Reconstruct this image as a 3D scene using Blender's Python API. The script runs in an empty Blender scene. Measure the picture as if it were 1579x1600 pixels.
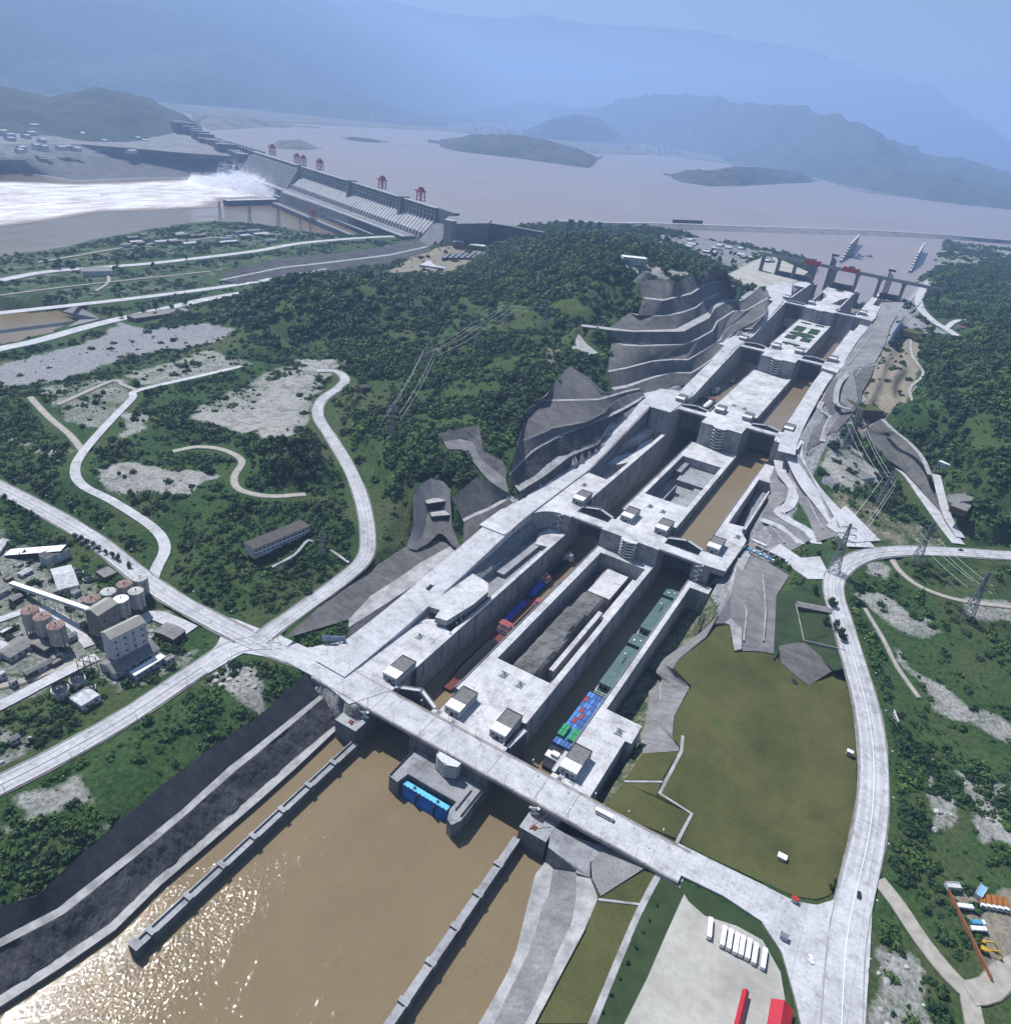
import bpy, math, random
import numpy as np
from mathutils import Vector, Matrix
from mathutils.geometry import tessellate_polygon
random.seed(7)
rad = math.radians
D = bpy.data
C = bpy.context.scene.collection
SC = bpy.context.scene
# ------------------------------------------------------------------ camera
# world frame: x across the locks, y along them (upstream), z up, metres; origin on the lower lock head
CAMP = np.array((171.16, -339.80, 367.84)); PITCH, ROLL, YAW = 0.50607, 0.11763, -0.48002
def axes(p, r, y):
    f = np.array((math.sin(y)*math.cos(p), math.cos(y)*math.cos(p), -math.sin(p)))
    rt = np.array((math.cos(y), -math.sin(y), 0.0)); up = np.cross(rt, f)
    return math.cos(r)*rt + math.sin(r)*up, -math.sin(r)*rt + math.cos(r)*up, f
AR, AU, AF = axes(PITCH, ROLL, YAW)
cd = D.cameras.new('camera'); cam = D.objects.new('camera', cd); C.objects.link(cam)
cd.sensor_fit = 'VERTICAL'; cd.sensor_width = 36; cd.sensor_height = 36; cd.lens = 1128.04/1600*36
cd.clip_start = 2; cd.clip_end = 90000
m = Matrix.Identity(4)
for i in range(3):
    m[i][0] = AR[i]; m[i][1] = AU[i]; m[i][2] = -AF[i]; m[i][3] = CAMP[i]
cam.matrix_world = m; SC.camera = cam
# ------------------------------------------------------------------ light
SUN_ELEV, SUN_AZ = rad(56.5), rad(-73)           # azimuth clockwise from +y
w = D.worlds.new("World"); SC.world = w; w.use_nodes = True
nt = w.node_tree; bg = nt.nodes['Background']
sky = nt.nodes.new('ShaderNodeTexSky'); sky.sky_type = 'NISHITA'; sky.sun_disc = False
sky.sun_elevation = SUN_ELEV; sky.sun_rotation = SUN_AZ; sky.altitude = 400; sky.air_density = 1.6; sky.dust_density = 1.0; sky.ozone_density = 3.5
nt.links.new(sky.outputs[0], bg.inputs[0]); bg.inputs[1].default_value = 0.05
sl = D.lights.new('sun', 'SUN'); sl.energy = 5.0; sl.angle = rad(0.5); sl.color = (1.0, 0.985, 0.985)
so = D.objects.new('sun', sl); C.objects.link(so)
sd = Vector((math.sin(SUN_AZ)*math.cos(SUN_ELEV), math.cos(SUN_AZ)*math.cos(SUN_ELEV), math.sin(SUN_ELEV)))
so.rotation_euler = sd.to_track_quat('Z', 'Y').to_euler(); so.location = (0, 0, 900)
vs = SC.view_settings; vs.view_transform = 'Standard'; vs.look = 'None'; vs.exposure = 0.45; vs.gamma = 1
SC.cycles.max_bounces = 5; SC.cycles.diffuse_bounces = 2; SC.cycles.glossy_bounces = 2; SC.cycles.transmission_bounces = 2
SC.cycles.transparent_max_bounces = 24; SC.cycles.volume_bounces = 1; SC.cycles.use_denoising = True
# ------------------------------------------------------------------ survey helpers
def S(px, py, z):
    """surveyed point: sight line of a measured picture point cut with the level z"""
    d = AF + AR*(px-789.5)/1128.04 + AU*(800-py)/1128.04
    t = (z-CAMP[2])/d[2]; p = CAMP + t*d
    return (p[0], p[1], z)
def PJ(P):
    d = np.asarray(P, float) - CAMP; z = d@AF; z = np.where(np.abs(z) < 1, 1, z)
    return 789.5 + 1128.04*(d@AR)/z, 800 - 1128.04*(d@AU)/z, z
rng = np.random.default_rng(5)
_tab = rng.random((256, 256))
def vnoise(x, y):
    xi = np.floor(x).astype(int); yi = np.floor(y).astype(int); fx = x-xi; fy = y-yi
    fx = fx*fx*(3-2*fx); fy = fy*fy*(3-2*fy)
    a = _tab[xi & 255, yi & 255]; b = _tab[(xi+1) & 255, yi & 255]; c = _tab[xi & 255, (yi+1) & 255]; d = _tab[(xi+1) & 255, (yi+1) & 255]
    return (a*(1-fx)+b*fx)*(1-fy)+(c*(1-fx)+d*fx)*fy
def fbm(x, y, sc, oc=4, seed=0):
    v = 0; a = 1; t = 0
    for i in range(oc):
        v = v + a*vnoise(x/sc+17.3*i+seed*7.7, y/sc+9.1*i+seed*3.1); t += a; a *= .5; sc *= .5
    return v/t
# ------------------------------------------------------------------ tags, objects
def tag(o, label=None, cat=None, group=None, kind=None):
    if label: o['label'] = label
    if cat: o['category'] = cat
    if group: o['group'] = group
    if kind: o['kind'] = kind
    return o
def thing(name, label, cat, loc=(0, 0, 0), rz=0, group=None):
    o = D.objects.new(name, None); C.objects.link(o); o.location = loc; o.rotation_euler = (0, 0, rz)
    o.empty_display_size = 1
    return tag(o, label, cat, group)
class MB:
    """collects simple solids into one mesh"""
    def __init__(s): s.v = []; s.f = []; s.mi = []; s.m = 0
    def add(s, vs, fs):
        b = len(s.v); s.v += [tuple(v) for v in vs]; s.f += [tuple(b+i for i in f) for f in fs]; s.mi += [s.m]*len(fs)
    def box(s, x0, x1, y0, y1, z0, z1):
        s.add([(x0,y0,z0),(x1,y0,z0),(x1,y1,z0),(x0,y1,z0),(x0,y0,z1),(x1,y0,z1),(x1,y1,z1),(x0,y1,z1)],
              [(3,2,1,0),(4,5,6,7),(0,1,5,4),(1,2,6,5),(2,3,7,6),(3,0,4,7)])
    def bar(s, a, b, w, h=None):
        a = Vector(a); b = Vector(b); h = h or w; d = (b-a)
        if d.length < 1e-6: return
        d.normalize(); u = d.cross(Vector((0,0,1)))
        if u.length < .01: u = Vector((1,0,0))
        u.normalize(); v = u.cross(d)
        q = [a-u*w/2-v*h/2, a+u*w/2-v*h/2, a+u*w/2+v*h/2, a-u*w/2+v*h/2]
        q += [p+(b-a) for p in q]
        s.add(q, [(0,1,2,3),(7,6,5,4),(0,4,5,1),(1,5,6,2),(2,6,7,3),(3,7,4,0)])
    def cyl(s, x, y, z0, z1, r, r2=None, n=16, cap=True):
        r2 = r if r2 is None else r2
        vs = [(x+r*math.cos(2*math.pi*i/n), y+r*math.sin(2*math.pi*i/n), z0) for i in range(n)]
        vs += [(x+r2*math.cos(2*math.pi*i/n), y+r2*math.sin(2*math.pi*i/n), z1) for i in range(n)]
        fs = [(i, (i+1) % n, n+(i+1) % n, n+i) for i in range(n)]
        if cap: fs += [tuple(range(n-1, -1, -1)), tuple(range(n, 2*n))]
        s.add(vs, fs)
    def prism(s, poly, z0, z1):
        """vertical prism over plan polygon; z1 may be a list"""
        n = len(poly); zt = z1 if hasattr(z1, '__len__') else [z1]*n; zb = z0 if hasattr(z0, '__len__') else [z0]*n
        vs = [(p[0], p[1], zb[i]) for i, p in enumerate(poly)] + [(p[0], p[1], zt[i]) for i, p in enumerate(poly)]
        tr = tessellate_polygon([[Vector((p[0], p[1], 0)) for p in poly]])
        fs = []
        for t in tr:
            a, b, c = [vs[i] for i in t]
            if (b[0]-a[0])*(c[1]-a[1])-(b[1]-a[1])*(c[0]-a[0]) < 0: t = (t[0], t[2], t[1])
            fs.append(tuple(n+i for i in t)); fs.append(tuple(reversed(t)))
        ar = sum(poly[i][0]*poly[(i+1) % n][1]-poly[(i+1) % n][0]*poly[i][1] for i in range(n))
        for i in range(n):
            j = (i+1) % n
            fs.append((i, j, n+j, n+i) if ar > 0 else (j, i, n+i, n+j))
        s.add(vs, fs)
    def loftsec(s, secs, close=True):
        """skin over successive equal-length rings"""
        n = len(secs[0]); vs = [p for q in secs for p in q]; fs = []
        for k in range(len(secs)-1):
            for i in range(n if close else n-1):
                j = (i+1) % n; fs.append((k*n+i, k*n+j, (k+1)*n+j, (k+1)*n+i))
        if close: fs += [tuple(range(n-1, -1, -1)), tuple((len(secs)-1)*n+i for i in range(n))]
        s.add(vs, fs)
    def build(s, name, mat, parent=None, smooth=False):
        me = D.meshes.new(name); me.from_pydata(s.v, [], s.f); me.update()
        mats = mat if isinstance(mat, (list, tuple)) else [mat]
        for q in mats: me.materials.append(q)
        if len(mats) > 1: me.polygons.foreach_set('material_index', s.mi)
        if smooth: me.polygons.foreach_set('use_smooth', [True]*len(me.polygons))
        o = D.objects.new(name, me); C.objects.link(o)
        if parent is not None: o.parent = parent
        return o
def copy_tree(o, parent=None):
    c = o.copy(); C.objects.link(c)
    if parent is not None: c.parent = parent
    for ch in list(o.children): copy_tree(ch, c)
    return c
# ------------------------------------------------------------------ materials
def nn(t, typ, **k):
    n = t.nodes.new(typ)
    for a, b in k.items():
        if a in n.inputs.keys() if isinstance(a, str) else False: n.inputs[a].default_value = b
        else: setattr(n, a, b)
    return n
def pos(t, scale=(1, 1, 1)):
    g = t.nodes.new('ShaderNodeNewGeometry')
    if scale == (1, 1, 1): return g.outputs['Position']
    v = t.nodes.new('ShaderNodeVectorMath'); v.operation = 'MULTIPLY'; t.links.new(g.outputs['Position'], v.inputs[0]); v.inputs[1].default_value = scale
    return v.outputs[0]
def noise(t, p, sc, det=4, rough=.6):
    n = t.nodes.new('ShaderNodeTexNoise'); n.inputs['Scale'].default_value = sc; n.inputs['Detail'].default_value = det; n.inputs['Roughness'].default_value = rough
    t.links.new(p, n.inputs['Vector']); return n.outputs[0]
def ramp(t, f, stops):
    r = t.nodes.new('ShaderNodeValToRGB'); t.links.new(f, r.inputs[0])
    el = r.color_ramp.elements
    while len(el) < len(stops): el.new(.5)
    for e, (p, c) in zip(el, stops):
        e.position = p; e.color = (*c, 1) if len(c) == 3 else c
    return r.outputs[0]
def mixc(t, f, a, b, mode='MIX'):
    n = t.nodes.new('ShaderNodeMix'); n.data_type = 'RGBA'; n.blend_type = mode
    for s, i in ((f, 0), (a, 6), (b, 7)):
        if hasattr(s, 'is_linked'): t.links.new(s, n.inputs[i])
        elif i == 0: n.inputs[0].default_value = s
        else: n.inputs[i].default_value = (*s, 1)
    return n.outputs[2]
def mth(t, op, a, b=0.0, clamp=False):
    n = t.nodes.new('ShaderNodeMath'); n.operation = op; n.use_clamp = clamp
    for i, s in enumerate((a, b)):
        if hasattr(s, 'is_linked'): t.links.new(s, n.inputs[i])
        else: n.inputs[i].default_value = s
    return n.outputs[0]
def bump(t, b, h, st=.5, dist=1.0):
    n = t.nodes.new('ShaderNodeBump'); n.inputs['Strength'].default_value = st; n.inputs['Distance'].default_value = dist
    t.links.new(h, n.inputs['Height']); t.links.new(n.outputs[0], b.inputs['Normal'])
def newmat(name, rough=.8, spec=.3):
    m = D.materials.new(name); m.use_nodes = True; t = m.node_tree; b = t.nodes['Principled BSDF']
    b.inputs['Roughness'].default_value = rough; b.inputs['Specular IOR Level'].default_value = spec
    return m, t, b
def mat(name, c, var=.25, sc=.15, rough=.8, c2=None, spec=.3, bmp=0, metal=0, streak=0):
    m, t, b = newmat(name, rough, spec); b.inputs['Metallic'].default_value = metal
    p = pos(t); n = noise(t, p, sc, 5)
    c2 = c2 or tuple(x*(1-var) for x in c)
    col = ramp(t, n, [(.32, c2), (.62, c)])
    n2 = noise(t, p, sc*9, 3)
    col = mixc(t, .5, col, ramp(t, n2, [(.3, (1-var,)*3), (.6, (1, 1, 1))]), 'MULTIPLY')
    if streak:
        n3 = noise(t, pos(t, (1, 1, .04)), .35, 4)
        col = mixc(t, streak, col, ramp(t, n3, [(.38, (.35, .36, .38)), (.6, (1, 1, 1))]), 'MULTIPLY')
    t.links.new(col, b.inputs['Base Color'])
    if bmp: bump(t, b, n2, bmp)
    return m
def concrete(name, c, dirt=.5, joints=12, streak=.6):  # streak: strength of the streaks and of the shade painted on upright faces
    m, t, b = newmat(name, .85, .25); p = pos(t)
    n = noise(t, p, .035, 6, .65); n2 = noise(t, p, .5, 4); n4 = noise(t, p, .13, 7, .75)
    dk = tuple(x*(1-dirt) for x in c)
    col = ramp(t, n, [(.3, dk), (.5, tuple(x*(1-dirt*.3) for x in c)), (.7, c)])
    col = mixc(t, .7, col, ramp(t, n2, [(.3, (.72, .71, .7)), (.6, (1, 1, 1))]), 'MULTIPLY')
    col = mixc(t, .8, col, ramp(t, n4, [(.36, (.6, .6, .6)), (.47, (.95, .95, .95)), (.62, (1.08, 1.08, 1.08))]), 'MULTIPLY')
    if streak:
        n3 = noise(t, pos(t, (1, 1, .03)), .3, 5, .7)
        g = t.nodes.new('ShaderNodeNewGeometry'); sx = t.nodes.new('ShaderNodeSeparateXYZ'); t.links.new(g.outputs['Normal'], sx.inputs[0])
        vert_shade = mth(t, 'SUBTRACT', 1.0, mth(t, 'ABSOLUTE', sx.outputs[2]), True)
        col = mixc(t, mth(t, 'MULTIPLY', vert_shade, streak), col, ramp(t, n3, [(.36, (.13, .14, .15)), (.6, (.42, .42, .43))]), 'MULTIPLY')  # upright faces darkened throughout: wall shade painted into the colour, with noise streaks
    if joints:
        br = t.nodes.new('ShaderNodeTexBrick'); t.links.new(p, br.inputs['Vector']); br.offset = 0
        br.inputs['Scale'].default_value = 1; br.inputs['Brick Width'].default_value = joints; br.inputs['Row Height'].default_value = joints
        br.inputs['Mortar Size'].default_value = .14; br.inputs['Color1'].default_value = (1, 1, 1, 1); br.inputs['Color2'].default_value = (.9, .9, .9, 1); br.inputs['Mortar'].default_value = (.55, .55, .55, 1)
        col = mixc(t, .75, col, br.outputs[0], 'MULTIPLY')
    t.links.new(col, b.inputs['Base Color']); bump(t, b, n2, .3, .3)
    return m
def tint(m_, k): return tuple(min(1, x*k) for x in m_)
M = {}
CC = (.50, .505, .53)
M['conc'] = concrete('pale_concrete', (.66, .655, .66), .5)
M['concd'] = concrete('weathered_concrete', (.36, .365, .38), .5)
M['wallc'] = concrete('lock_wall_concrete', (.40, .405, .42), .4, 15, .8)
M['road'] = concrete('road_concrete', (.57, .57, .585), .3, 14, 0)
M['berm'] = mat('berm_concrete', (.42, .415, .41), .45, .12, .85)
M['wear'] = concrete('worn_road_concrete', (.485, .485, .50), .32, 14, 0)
M['shoulder'] = mat('dusty_shoulder', (.26, .25, .23), .5, .15, .95)
M['track'] = mat('gravel_track', (.40, .37, .32), .3, .2, .95)
M['gravel'] = mat('yard_gravel', (.43, .415, .37), .3, .03, .95)
M['lawn'] = mat('mown_lawn', (.080, .086, .028), .3, .014, .95, c2=(.052, .070, .020), bmp=.6)
M['lawng'] = mat('green_grass', (.036, .062, .022), .4, .08, .95)
M['water'] = None
def water(name, c, c2, rough=.09, b1=.5, sc=.6, big=.02):
    m, t, b = newmat(name, rough, .34); b.inputs['IOR'].default_value = 1.33
    p = pos(t)
    col = ramp(t, noise(t, p, big, 5), [(.3, c2), (.7, c)])
    t.links.new(col, b.inputs['Base Color'])
    gust = ramp(t, noise(t, pos(t, (1, .45, 1)), .02, 4, .6), [(.38, (.35,)*3), (.6, (1, 1, 1))])
    h = mth(t, 'ADD', mth(t, 'MULTIPLY', noise(t, p, sc, 2, .5), .42), mth(t, 'MULTIPLY', noise(t, p, sc*.2, 3), .8))
    bump(t, b, mth(t, 'MULTIPLY', h, gust), b1, 1.0)
    return m
M['water'] = water('muddy_water', (.205, .158, .092), (.178, .135, .078), .03, .9, .55)
M['water_up'] = water('reservoir_water', (.27, .225, .205), (.225, .19, .17), .35, .25, .2, .002)
M['red'] = mat('red_paint', (.42, .035, .025), .3, .4, .5)
M['white'] = mat('white_paint', (.80, .80, .80), .12, .5, .5)
M['dark'] = mat('dark_steel', (.03, .032, .036), .4, .6, .6)
M['steel'] = mat('grey_steel', (.25, .27, .30), .35, .4, .5, metal=.3)
M['yellow'] = mat('yellow_paint', (.55, .33, .02), .3, .5, .6)
# hydro-sprayed slopes: dark grey shotcrete with down-slope streaks
def slope(name, c, lo=.35):
    m, t, b = newmat(name, .92, .2); p = pos(t)
    n = mth(t, 'ADD', mth(t, 'MULTIPLY', noise(t, pos(t, (.3, 1, .3)), .22, 6, .7), .5), mth(t, 'MULTIPLY', noise(t, p, .09, 7, .75), .5)); n2 = noise(t, p, .8, 5, .75); n3 = noise(t, p, .02, 4)
    col = ramp(t, n, [(.3, tint(c, lo)), (.55, c), (.75, tint(c, 1.5))])
    col = mixc(t, .7, col, ramp(t, n2, [(.3, (.5, .5, .5)), (.62, (1.1, 1.1, 1.1))]), 'MULTIPLY')
    col = mixc(t, .6, col, ramp(t, n3, [(.35, (.6, .6, .62)), (.6, (1.1, 1.08, 1.05))]), 'MULTIPLY')
    t.links.new(col, b.inputs['Base Color']); bump(t, b, n2, .8, .8)
    return m
M['slope'] = slope('sprayed_slope', (.155, .152, .148), .36)
M['slopel'] = slope('pale_slope', (.25, .25, .25), .5)
M['rock'] = slope('blasted_rock', (.095, .097, .102), .4)
M['stone'] = slope('stone_pitching', (.26, .265, .27), .7)
M['darkstone'] = slope('dark_stone_pitching', (.038, .042, .052), .5)
# ================================================================== SETTING
# ------------------------------------------------------------------ registered surfaces that the ground is graded to
TRI = []      # (tri pts, depth below)
def reg(vs, fs, d):
    for f in fs:
        for k in range(1, len(f)-1): TRI.append((vs[f[0]], vs[f[k]], vs[f[k+1]], d))
def W3(pts, z=None): return [S(p[0], p[1], p[2] if len(p) > 2 else z) for p in pts]
def catmull(P, step=6.0):
    P = [np.array(p, float) for p in P]; out = []
    Q = [2*P[0]-P[1]]+P+[2*P[-1]-P[-2]]
    for i in range(1, len(Q)-2):
        n = max(1, int(np.linalg.norm(Q[i+1]-Q[i])/step))
        for k in range(n):
            t = k/n; a, b, c, d = Q[i-1:i+3]
            out.append(.5*((2*b)+(c-a)*t+(2*a-5*b+4*c-d)*t*t+(3*b-a-3*c+d)*t**3))
    out.append(P[-1]); return out
def edges(L, wd):
    A = []; B = []
    for i, p in enumerate(L):
        t = L[min(i+1, len(L)-1)]-L[max(i-1, 0)]; n = np.array((-t[1], t[0], 0)); n /= (np.linalg.norm(n)+1e-9)
        ww = wd[0]+(wd[1]-wd[0])*i/(len(L)-1) if hasattr(wd, '__len__') else wd
        A.append(p+n*ww/2); B.append(p-n*ww/2)
    return A, B
RN = [0]
def ribbon(name, pts, wd, mt, z=None, kind='structure', step=6, margin=5, skirt=.5, depth=.7, kerb=0, raw=False):
    L = catmull(pts if raw else W3(pts, z), step); A, B = edges(L, wd)
    RN[0] += 1; dz = .012*RN[0]
    mb = MB(); n = len(L)
    V = [tuple(a+(0, 0, dz)) for a in A]+[tuple(b+(0, 0, dz)) for b in B]
    V += [tuple(a-(0, 0, skirt)) for a in A]+[tuple(b-(0, 0, skirt)) for b in B]
    F = []
    for i in range(n-1):
        F += [(i, n+i, n+i+1, i+1), (2*n+i, i, i+1, 2*n+i+1), (n+i, 3*n+i, 3*n+i+1, n+i+1)]
    if mt is M['road'] and kerb:
        V = []; F = []; offs = (0, .12, .28, .40, .60, .72, .88, 1); m_ = len(offs)
        for a, b in zip(A, B): V += [tuple(a+(b-a)*q+(0, 0, dz)) for q in offs]
        k0 = len(V); V += [tuple(a-(0, 0, skirt)) for a in A]+[tuple(b-(0, 0, skirt)) for b in B]
        for i in range(n-1):
            for q in range(m_-1): mb.m = q % 2; mb_f = (i*m_+q, i*m_+q+1, (i+1)*m_+q+1, (i+1)*m_+q); F.append(mb_f); mb.mi.append(q % 2)
            F += [(k0+i, i*m_, (i+1)*m_, k0+i+1), (i*m_+m_-1, k0+n+i, k0+n+i+1, (i+1)*m_+m_-1)]; mb.mi += [0, 0]
        mb.v = V; mb.f = F; o = mb.build(name, [mt, M['wear']]); tag(o, kind=kind)
    else:
        mb.add(V, F); o = mb.build(name, mt); tag(o, kind=kind)
    if kerb or mt is M['track']:
        ex = 3.4 if kerb else 2; A3, B3 = edges(L, tuple(x+ex for x in wd) if hasattr(wd, '__len__') else wd+ex); sh = MB(); rj = random.Random(RN[0])
        V3 = []
        for a, b in zip(A3, B3): j1, j2 = rj.uniform(-.05, .01), rj.uniform(-.05, .01); j1, j2 = [(float(fbm(np.array(q[0]), np.array(q[1]), 30, 3, 2))-.62)*.12 for q in (a, b)]; V3 += [tuple(a+(a-b)*j1+(0, 0, -.12)), tuple(b+(b-a)*j2+(0, 0, -.12))]
        sh.add(V3, [(2*i, 2*i+1, 2*i+3, 2*i+2) for i in range(n-1)]); tag(sh.build('road_shoulder', M['shoulder']), kind='structure')
    ww = tuple(x+margin for x in wd) if hasattr(wd, '__len__') else wd+margin
    A2, B2 = edges(L, ww); V2 = [tuple(a) for a in A2]+[tuple(b) for b in B2]
    reg(V2, [(i, n+i, n+i+1, i+1) for i in range(n-1)], depth)
    if kerb:
        k = MB()
        for E_, s in ((A, 1), (B, -1)):
            for i in range(n-1):
                k.bar(E_[i]+(0, 0, dz+.1), E_[i+1]+(0, 0, dz+.1), kerb, .5)
        kk = k.build('kerb', M['berm'], o)
    return o, L
def pad(name, pts, mt, z=None, kind='structure', skirt=1.5, depth=.8, raw=False, dz=0):
    P = pts if raw else W3(pts, z); RN[0] += 1; dz += .012*RN[0]
    P = [(p[0], p[1], p[2]+dz) for p in P]
    tr = tessellate_polygon([[Vector((p[0], p[1], 0)) for p in P]]); n = len(P); F = []
    for t in tr:
        a, b, c = [P[i] for i in t]
        if (b[0]-a[0])*(c[1]-a[1])-(b[1]-a[1])*(c[0]-a[0]) < 0: t = (t[0], t[2], t[1])
        F.append(tuple(t))
    reg(P, F, depth)
    V = P+[(p[0], p[1], p[2]-skirt) for p in P]
    ar = sum(P[i][0]*P[(i+1) % n][1]-P[(i+1) % n][0]*P[i][1] for i in range(n))
    for i in range(n):
        j = (i+1) % n; F.append((n+i, n+j, j, i) if ar > 0 else (n+j, n+i, i, j))
    mb = MB(); mb.add(V, F); o = mb.build(name, mt)
    if kind: tag(o, kind=kind)
    return o
def resample(P, n):
    P = np.array(P, float); d = np.r_[0, np.cumsum(np.linalg.norm(np.diff(P, axis=0), axis=1))]
    s = np.linspace(0, d[-1], n); return np.stack([np.interp(s, d, P[:, i]) for i in range(3)], 1)
def loft(name, lines, mats, label, cat, n=60, rough=0, depth=1.2, part=None, sub=1, kind=None):
    """benched slope: skin between successive surveyed lines; each strip a part with its own finish"""
    R_ = [resample(W3(l[0], l[1]), n) for l in lines]
    root = thing(name, label, cat) if label else None
    for k in range(len(R_)-1):
        a, b = R_[k], R_[k+1]; mk = mats[k]
        if mk is None: continue
        rows = [a+(b-a)*t for t in np.linspace(0, 1, 1+(sub if rough and mk in ('slope', 'rock', 'slopel', 'darkstone', 'stone') else 1))]
        nr = len(rows)
        G = np.array(rows)
        if rough and nr > 2:
            gul = fbm(G[1:-1, 1:-1, 0], G[1:-1, 1:-1, 1], 38, 3, 9)-.5
            nrm = np.cross(G[1:-1, 2:]-G[1:-1, :-2], G[2:, 1:-1]-G[:-2, 1:-1]); nrm /= (np.linalg.norm(nrm, axis=2, keepdims=True)+1e-9)
            q = fbm(G[1:-1, 1:-1, 0]+G[1:-1, 1:-1, 2]*.35, G[1:-1, 1:-1, 1]-G[1:-1, 1:-1, 2]*.2, 7 if mk == 'rock' else 9, 5)-.5
            G[1:-1, 1:-1] += nrm*(q*(rough*(3.5 if mk == 'rock' else 1))+gul*(min(rough, 4)*1.0 if rough >= 2 else 0))[..., None]
        V = [tuple(p) for r in G for p in r]; F = [(i*n+j, i*n+j+1, (i+1)*n+j+1, (i+1)*n+j) for i in range(nr-1) for j in range(n-1)]
        mb = MB(); mb.add(V, F)
        nm = {'berm': 'berm', 'track': 'berm', 'conc': 'berm', 'road': 'berm'}.get(mk, 'slope_face')
        o = mb.build(nm, M[mk], root)
        if not label: tag(o, kind='structure')
        Vr = [tuple(p) for p in a]+[tuple(p) for p in b]
        reg(Vr, [(j, j+1, n+j+1, n+j) for j in range(n-1)], depth)
    return root
# roads (picture survey: px, py, level)
ROADS = []
bridge_z = 0
r_main, L_main = ribbon('main_road', [(-160, 690, 9), (0, 762, 7), (130, 832, 5), (240, 915, 3), (330, 968, 1), (420, 1012, .3), (500, 1040, 0)], 15.5, M['road'], kerb=.5)
r_low, L_low = ribbon('lower_road', [(-250, 1345, 0), (0, 1226, 0), (100, 1175, 0), (200, 1118, 0), (300, 1052, 0), (370, 1010, .3), (440, 1003, .3)], 15.5, M['road'], kerb=.5)
pad('road_junction', [(318, 955), (350, 985), (338, 1008), (310, 1040), (325, 1052), (380, 1020), (440, 1030), (500, 1062), (545, 1100), (612, 1078), (556, 1045), (590, 1000), (560, 990), (545, 1000), (480, 1012), (445, 996), (400, 980), (370, 968)], M['road'], .35)
r_loop, L_loop = ribbon('hill_road', [(405, 1000, .5), (428, 982, 1), (480, 945, 4), (535, 905, 8), (570, 870, 12), (574, 830, 15), (565, 780, 18), (545, 730, 21), (518, 685, 25), (497, 650, 28), (503, 625, 30), (530, 605, 32), (539, 592, 33), (525, 580, 33.5), (495, 579, 33)], [13.5, 11.5], M['road'], kerb=.5)
ribbon('field_road', [(238, 905, 2.8), (246, 885, 3.5), (258, 855, 6), (240, 825, 9), (180, 785, 14), (128, 757, 18), (118, 730, 20), (135, 700, 22), (175, 655, 24), (207, 622, 25), (215, 610, 25), (300, 590, 25), (378, 572, 25)], [9.5, 8], M['road'])
ribbon('field_track', [(215, 610, 25), (190, 600, 25), (175, 595, 25), (90, 632, 22)], 5, M['track'])
ribbon('dirt_track', [(270, 705, 26), (310, 698, 28), (350, 703, 29), (378, 720, 29), (366, 745, 27), (375, 765, 26), (420, 775, 25), (478, 772, 24)], 6, M['track'])
ribbon('service_path', [(47, 620, 16), (75, 650, 17), (110, 680, 19), (130, 705, 20)], 6, M['track'])
ribbon('riverside_road', [(-60, 560, 0), (0, 545, 0), (60, 532, 0), (150, 507, 1), (250, 484, 2), (330, 466, 3), (395, 455, 4)], 20, M['road'])
ribbon('channel_road', [(-60, 496, 0), (0, 489, 0), (120, 476, 0), (200, 467, 0), (320, 452, 0), (400, 440, 0), (480, 425, 0), (520, 416, 0)], 18, M['road'])
ribbon('terrace_road', [(0, 438, -6), (70, 425, -6), (150, 418, -4), (230, 412, 0), (320, 402, 2), (400, 392, 3), (470, 380, 4), (560, 372, 5), (640, 368, 6)], 20, M['road'])
ribbon('quarry_path', [(500, 437, 35), (560, 432, 8)], 8, M['track']) if False else None
# east road past the lawn
r_east, L_east = ribbon('east_road', [(1700, 872, 27), (1579, 868, 26), (1480, 862, 25), (1400, 861, 24), (1345, 870, 22.5), (1308, 895, 21), (1302, 925, 18), (1316, 975, 14), (1334, 1035, 9.5), (1352, 1100, 5.5), (1363, 1170, 3), (1364, 1240, 1.2), (1356, 1310, .4), (1340, 1380, 0), (1325, 1450, 0), (1318, 1520, 0), (1312, 1640, 0)], [16, 19], M['road'], kerb=.5)
pad('road_junction', [(1060, 1318), (1120, 1348), (1190, 1382), (1240, 1408), (1275, 1414), (1302, 1406), (1318, 1385), (1345, 1330), (1378, 1340), (1362, 1420), (1358, 1500), (1348, 1640), (1260, 1640), (1242, 1560), (1222, 1490), (1190, 1440), (1130, 1400), (1060, 1366), (1035, 1352), (1020, 1335)], M['road'], .02, dz=-.02)
ribbon('yard_track', [(1372, 1375, -.2), (1400, 1410, -.5), (1440, 1470, -1), (1480, 1520, -1.5), (1510, 1550, -2), (1530, 1640, -2)], 9, M['track'])
ribbon('yard_track', [(1512, 1552, -1.7), (1545, 1545, -1.5), (1579, 1515, -1.2), (1650, 1500, -1)], 12, M['track'])
ribbon('footpath', [(1390, 868, 22), (1405, 892, 21), (1440, 918, 20), (1500, 938, 19), (1579, 948, 19)], 5, M['track'])
ribbon('footpath', [(1350, 950, 15), (1380, 1000, 11), (1400, 1040, 8), (1435, 1090, 6)], 3, M['track'])
for L_, nm_ in ((L_main, 0), (L_low, 0), (L_east, 0)): ribbon('lane_marking', [tuple(q+np.array((0, 0, .22))) for q in L_], .4, M['white'], raw=True, step=50, skirt=.02, margin=0, depth=1)
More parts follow.
